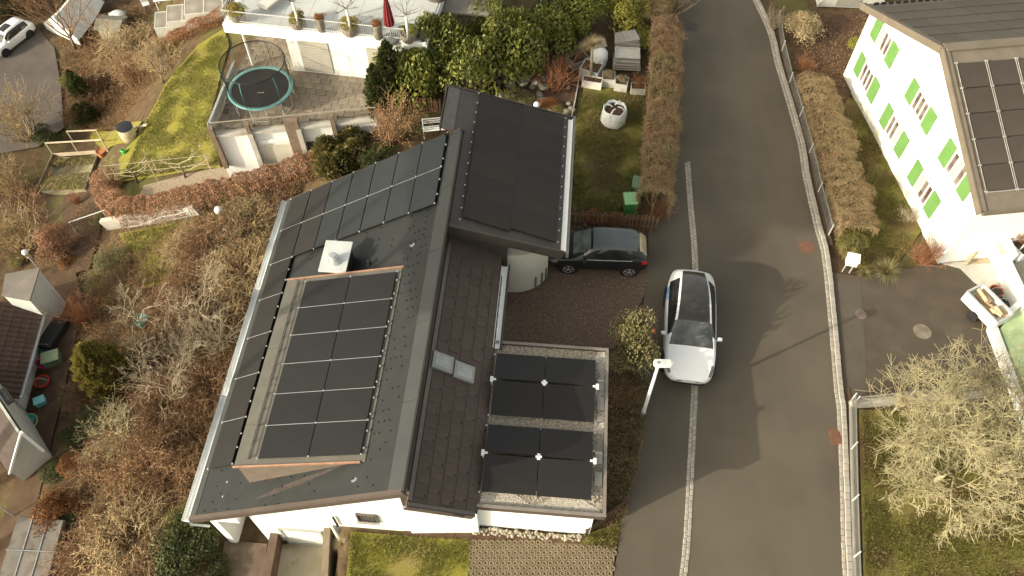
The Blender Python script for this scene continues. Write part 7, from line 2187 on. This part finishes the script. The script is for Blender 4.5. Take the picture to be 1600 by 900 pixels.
# espalier fruit trees on wires
def espalier(px_, py_, wpx, label, seed):
    w = T(px_, py_); t = thing('espalier_tree', label, 'tree', tuple(w), rad(8))
    MB().tube([(0, 0, -.1), (.03, .02, .5), (0, 0, 1.0)], [.07, .06, .05], 9).build('trunk', bark, t, sm=True)
    rs = np.random.RandomState(seed); segs = []; R = wpx / 2 * mpp(w)
    for z in (.45, .75, 1.0):
        for s in (-1, 1): grow(rs, segs, np.array([0, 0, z]), np.array([s * 1.0, .1, .25]), R * .8, .035, 0, 2, .9, .05, 5, (3, 4), .4, .011)
    obj_from('crown', seg_mesh('crown', segs, tw_pale), t)
    for x in (-R, R): MB().tube([(x, 0, 0), (x, 0, 1.5)], .03, 6).build('post', wood_pale, t)
    for z in (.8, 1.4): MB().tube([(-R, 0, z), (R, 0, z)], .014, 5).build('wire', wood_pale, t)
espalier(215, 285, 75, 'espalier fruit tree above the beech hedge, left one', 31)
espalier(290, 278, 85, 'espalier fruit tree above the beech hedge, right one', 32)

# ---- grass and fallen leaves: uncountable cover
def scatter(name, polys, n, m, seed, kind_, lo, hi):
    rs = np.random.RandomState(seed); C = []
    areas = []
    for poly in polys:
        w = [T(*p) for p in poly]; areas.append(abs(sum(w[i].x*w[(i+1) % len(w)].y - w[(i+1) % len(w)].x*w[i].y for i in range(len(w)))) / 2)
    for poly, ar in zip(polys, areas):
        w = [T(*p) for p in poly]; k = int(n * ar / sum(areas)); xs = [q.x for q in w]; ys = [q.y for q in w]
        got = 0
        while got < k:
            x, y = rs.uniform(min(xs), max(xs)), rs.uniform(min(ys), max(ys))
            if inside(w, x, y):
                got += 1
                if noise.noise((x * .8, y * .8, seed)) < rs.uniform(-.5, .2): continue
                C.append((x, y, terr(x, y) + .01))
    C = np.array(C); n = len(C)
    if kind_ == 'grass':
        a = rs.uniform(0, 6.283, n); h = rs.uniform(lo, hi, n); wd = h * .22
        dx, dy = np.cos(a), np.sin(a)
        V = np.empty((n, 3, 3))
        V[:, 0] = C + np.stack([dx * wd, dy * wd, np.zeros(n)], 1); V[:, 1] = C - np.stack([dx * wd, dy * wd, np.zeros(n)], 1)
        V[:, 2] = C + np.stack([rs.normal(0, .5, n) * h, rs.normal(0, .5, n) * h, h], 1)
        F = np.arange(n * 3).reshape(-1, 3); me = np_mesh(name, [(V.reshape(-1, 3), F, m)])
    else:
        C[:, 2] += .02
        me = np_mesh(name, [(*leaves(C, unit(rs, n) * [1, 1, .3], unit(rs, n) * .6 + [0, 0, 1.0], rs.uniform(lo, hi, n), rs.uniform(lo, hi, n) * .7), m)])
    o = obj_from(name, me, None); o['kind'] = 'stuff'; o['label'] = {'grass': 'short grass blades standing on the lawns', 'leaf': 'fallen brown leaves scattered over the bare slope'}[kind_]; o['category'] = {'grass': 'grass', 'leaf': 'leaves'}[kind_]
    return o
bl_a = leafmat('blade_yellow', (.15, .16, .035), (.26, .235, .075), rough=.8, scale=.6, rnd=0)
bl_b = leafmat('blade_dull', (.12, .125, .03), (.21, .18, .06), rough=.8, scale=.6, rnd=0)
scatter('lawn_grass', [[(548, 832), (640, 838), (735, 842), (728, 940), (540, 940)], [(352, 50), (358, 70), (327, 190), (345, 258), (255, 272), (190, 282), (225, 198), (262, 130), (312, 72)], [(187, 367), (303, 347), (272, 438), (225, 448), (205, 400)]], 70000, bl_a, 1, 'grass', .04, .11)
scatter('garden_grass', [[(900, 138), (1003, 138), (1008, 340), (890, 340)], [(1345, 645), (1640, 645), (1660, 940), (1352, 940)], [(1292, 135), (1338, 160), (1440, 360), (1400, 412), (1335, 415), (1292, 300)], [(885, 848), (972, 818), (962, 858), (905, 852)]], 90000, bl_b, 2, 'grass', .04, .10)
scatter('fallen_leaves', [[(120, 300), (160, 340), (310, 345), (440, 330), (300, 800), (320, 960), (80, 960), (115, 800), (115, 560)], [(90, 20), (280, 10), (270, 120), (180, 200), (100, 200)], [(945, 560), (1000, 560), (985, 720), (965, 830), (940, 830)], [(1225, 40), (1370, 20), (1335, 140), (1290, 130)]], 70000, lf_dry, 3, 'leaf', .03, .08)

def undergrowth(polys, n, seed):
    """low tangle of dry stems covering the slope between the bushes"""
    rs = np.random.RandomState(seed); pts = []
    W = [[T(*p) for p in poly] for poly in polys]
    ar = [abs(sum(w[i].x*w[(i+1) % len(w)].y - w[(i+1) % len(w)].x*w[i].y for i in range(len(w)))) / 2 for w in W]
    for w, a in zip(W, ar):
        xs = [q.x for q in w]; ys = [q.y for q in w]; k = int(n * a / sum(ar)); got = 0
        while got < k:
            x, y = rs.uniform(min(xs), max(xs)), rs.uniform(min(ys), max(ys))
            if inside(w, x, y): pts.append((x, y, terr(x, y))); got += 1
    p = np.array(pts); m = len(p); th = rs.uniform(0, 6.283, m); L = rs.uniform(.2, .6, m); h = rs.uniform(.12, .45, m)
    d = np.stack([np.cos(th), np.sin(th), np.zeros(m)], 1)
    a = p + d * (L * .45)[:, None] + np.stack([np.zeros(m), np.zeros(m), h], 1) + rs.normal(0, .04, (m, 3))
    b = p + d * L[:, None] + np.stack([np.zeros(m), np.zeros(m), h * rs.uniform(.3, 1.1, m)], 1) + rs.normal(0, .06, (m, 3))
    ch = []
    for q, mt in ((slice(0, None, 2), tw_dark), (slice(1, None, 2), tw_brown)):
        k = len(p[q]); ch.append((*prisms(p[q], a[q], np.full(k, .012), np.full(k, .008)), mt)); ch.append((*prisms(a[q], b[q], np.full(k, .008), np.full(k, .004)), mt))
    o = obj_from('undergrowth', np_mesh('undergrowth', ch), None); o['kind'] = 'stuff'; o['label'] = 'low tangle of dry brown stems covering the slope left of the house'; o['category'] = 'undergrowth'
undergrowth([[(150, 430), (300, 345), (440, 330), (300, 800), (320, 960), (100, 960), (118, 800), (118, 620)], [(95, 90), (200, 20), (270, 60), (265, 110), (190, 190), (110, 195)], [(0, 250), (60, 300), (110, 400), (0, 410)]], 11000, 77)

# ---- unseen pines added beyond the left edge, crowns shaped to shade the far road
def added_shade_pine(x, y, top, label, seed):
    z0 = terr(x, y); t = thing('added_shade_pine', label, 'tree', (x, y, z0), 0, 'added shade pines beyond the left edge')
    h = top - z0
    MB().tube([(0, 0, -.2), (.1, .05, h * .5), (0, 0, h * .95)], [.34, .26, .10], 10).build('trunk', bark, t, sm=True)
    rs = np.random.RandomState(seed); n = 16000
    lobes = [(rs.normal(0, 1.3), rs.normal(0, 1.6), h * rs.uniform(.87, .98), rs.uniform(.9, 1.5)) for _ in range(16)]
    k = rs.randint(0, len(lobes), n); L_ = np.array(lobes)[k]; d = unit(rs, n) * np.power(rs.uniform(0, 1, (n, 1)), .4)
    C = L_[:, :3] + d * L_[:, 3:4] * [1.2, 1.2, .6]
    ch = [(*leaves(C, unit(rs, n), unit(rs, n) + [0, 0, .6], rs.uniform(.25, .45, n), rs.uniform(.12, .22, n)), lf_green)]
    a1 = np.array(lobes)[:, :3]; a0 = a1 * [.05, .05, .92]
    ch.append((*prisms(a0, a1, np.full(len(a1), .09), np.full(len(a1), .03)), bark))
    obj_from('crown', np_mesh('crown', ch), t)
for k, (x, y, tp, lab) in enumerate([(-27.5, 5.4, 18.8, 'added unseen shade pine beyond the left edge, nearest the viewer'), (-28.5, 8.3, 19.2, 'second added unseen shade pine beyond the left edge'), (-28.0, 11.2, 19.0, 'third added unseen shade pine beyond the left edge'), (-29.0, 14.0, 19.6, 'farthest added unseen shade pine beyond the left edge')]):
    added_shade_pine(x, y, tp, lab, 300 + k)
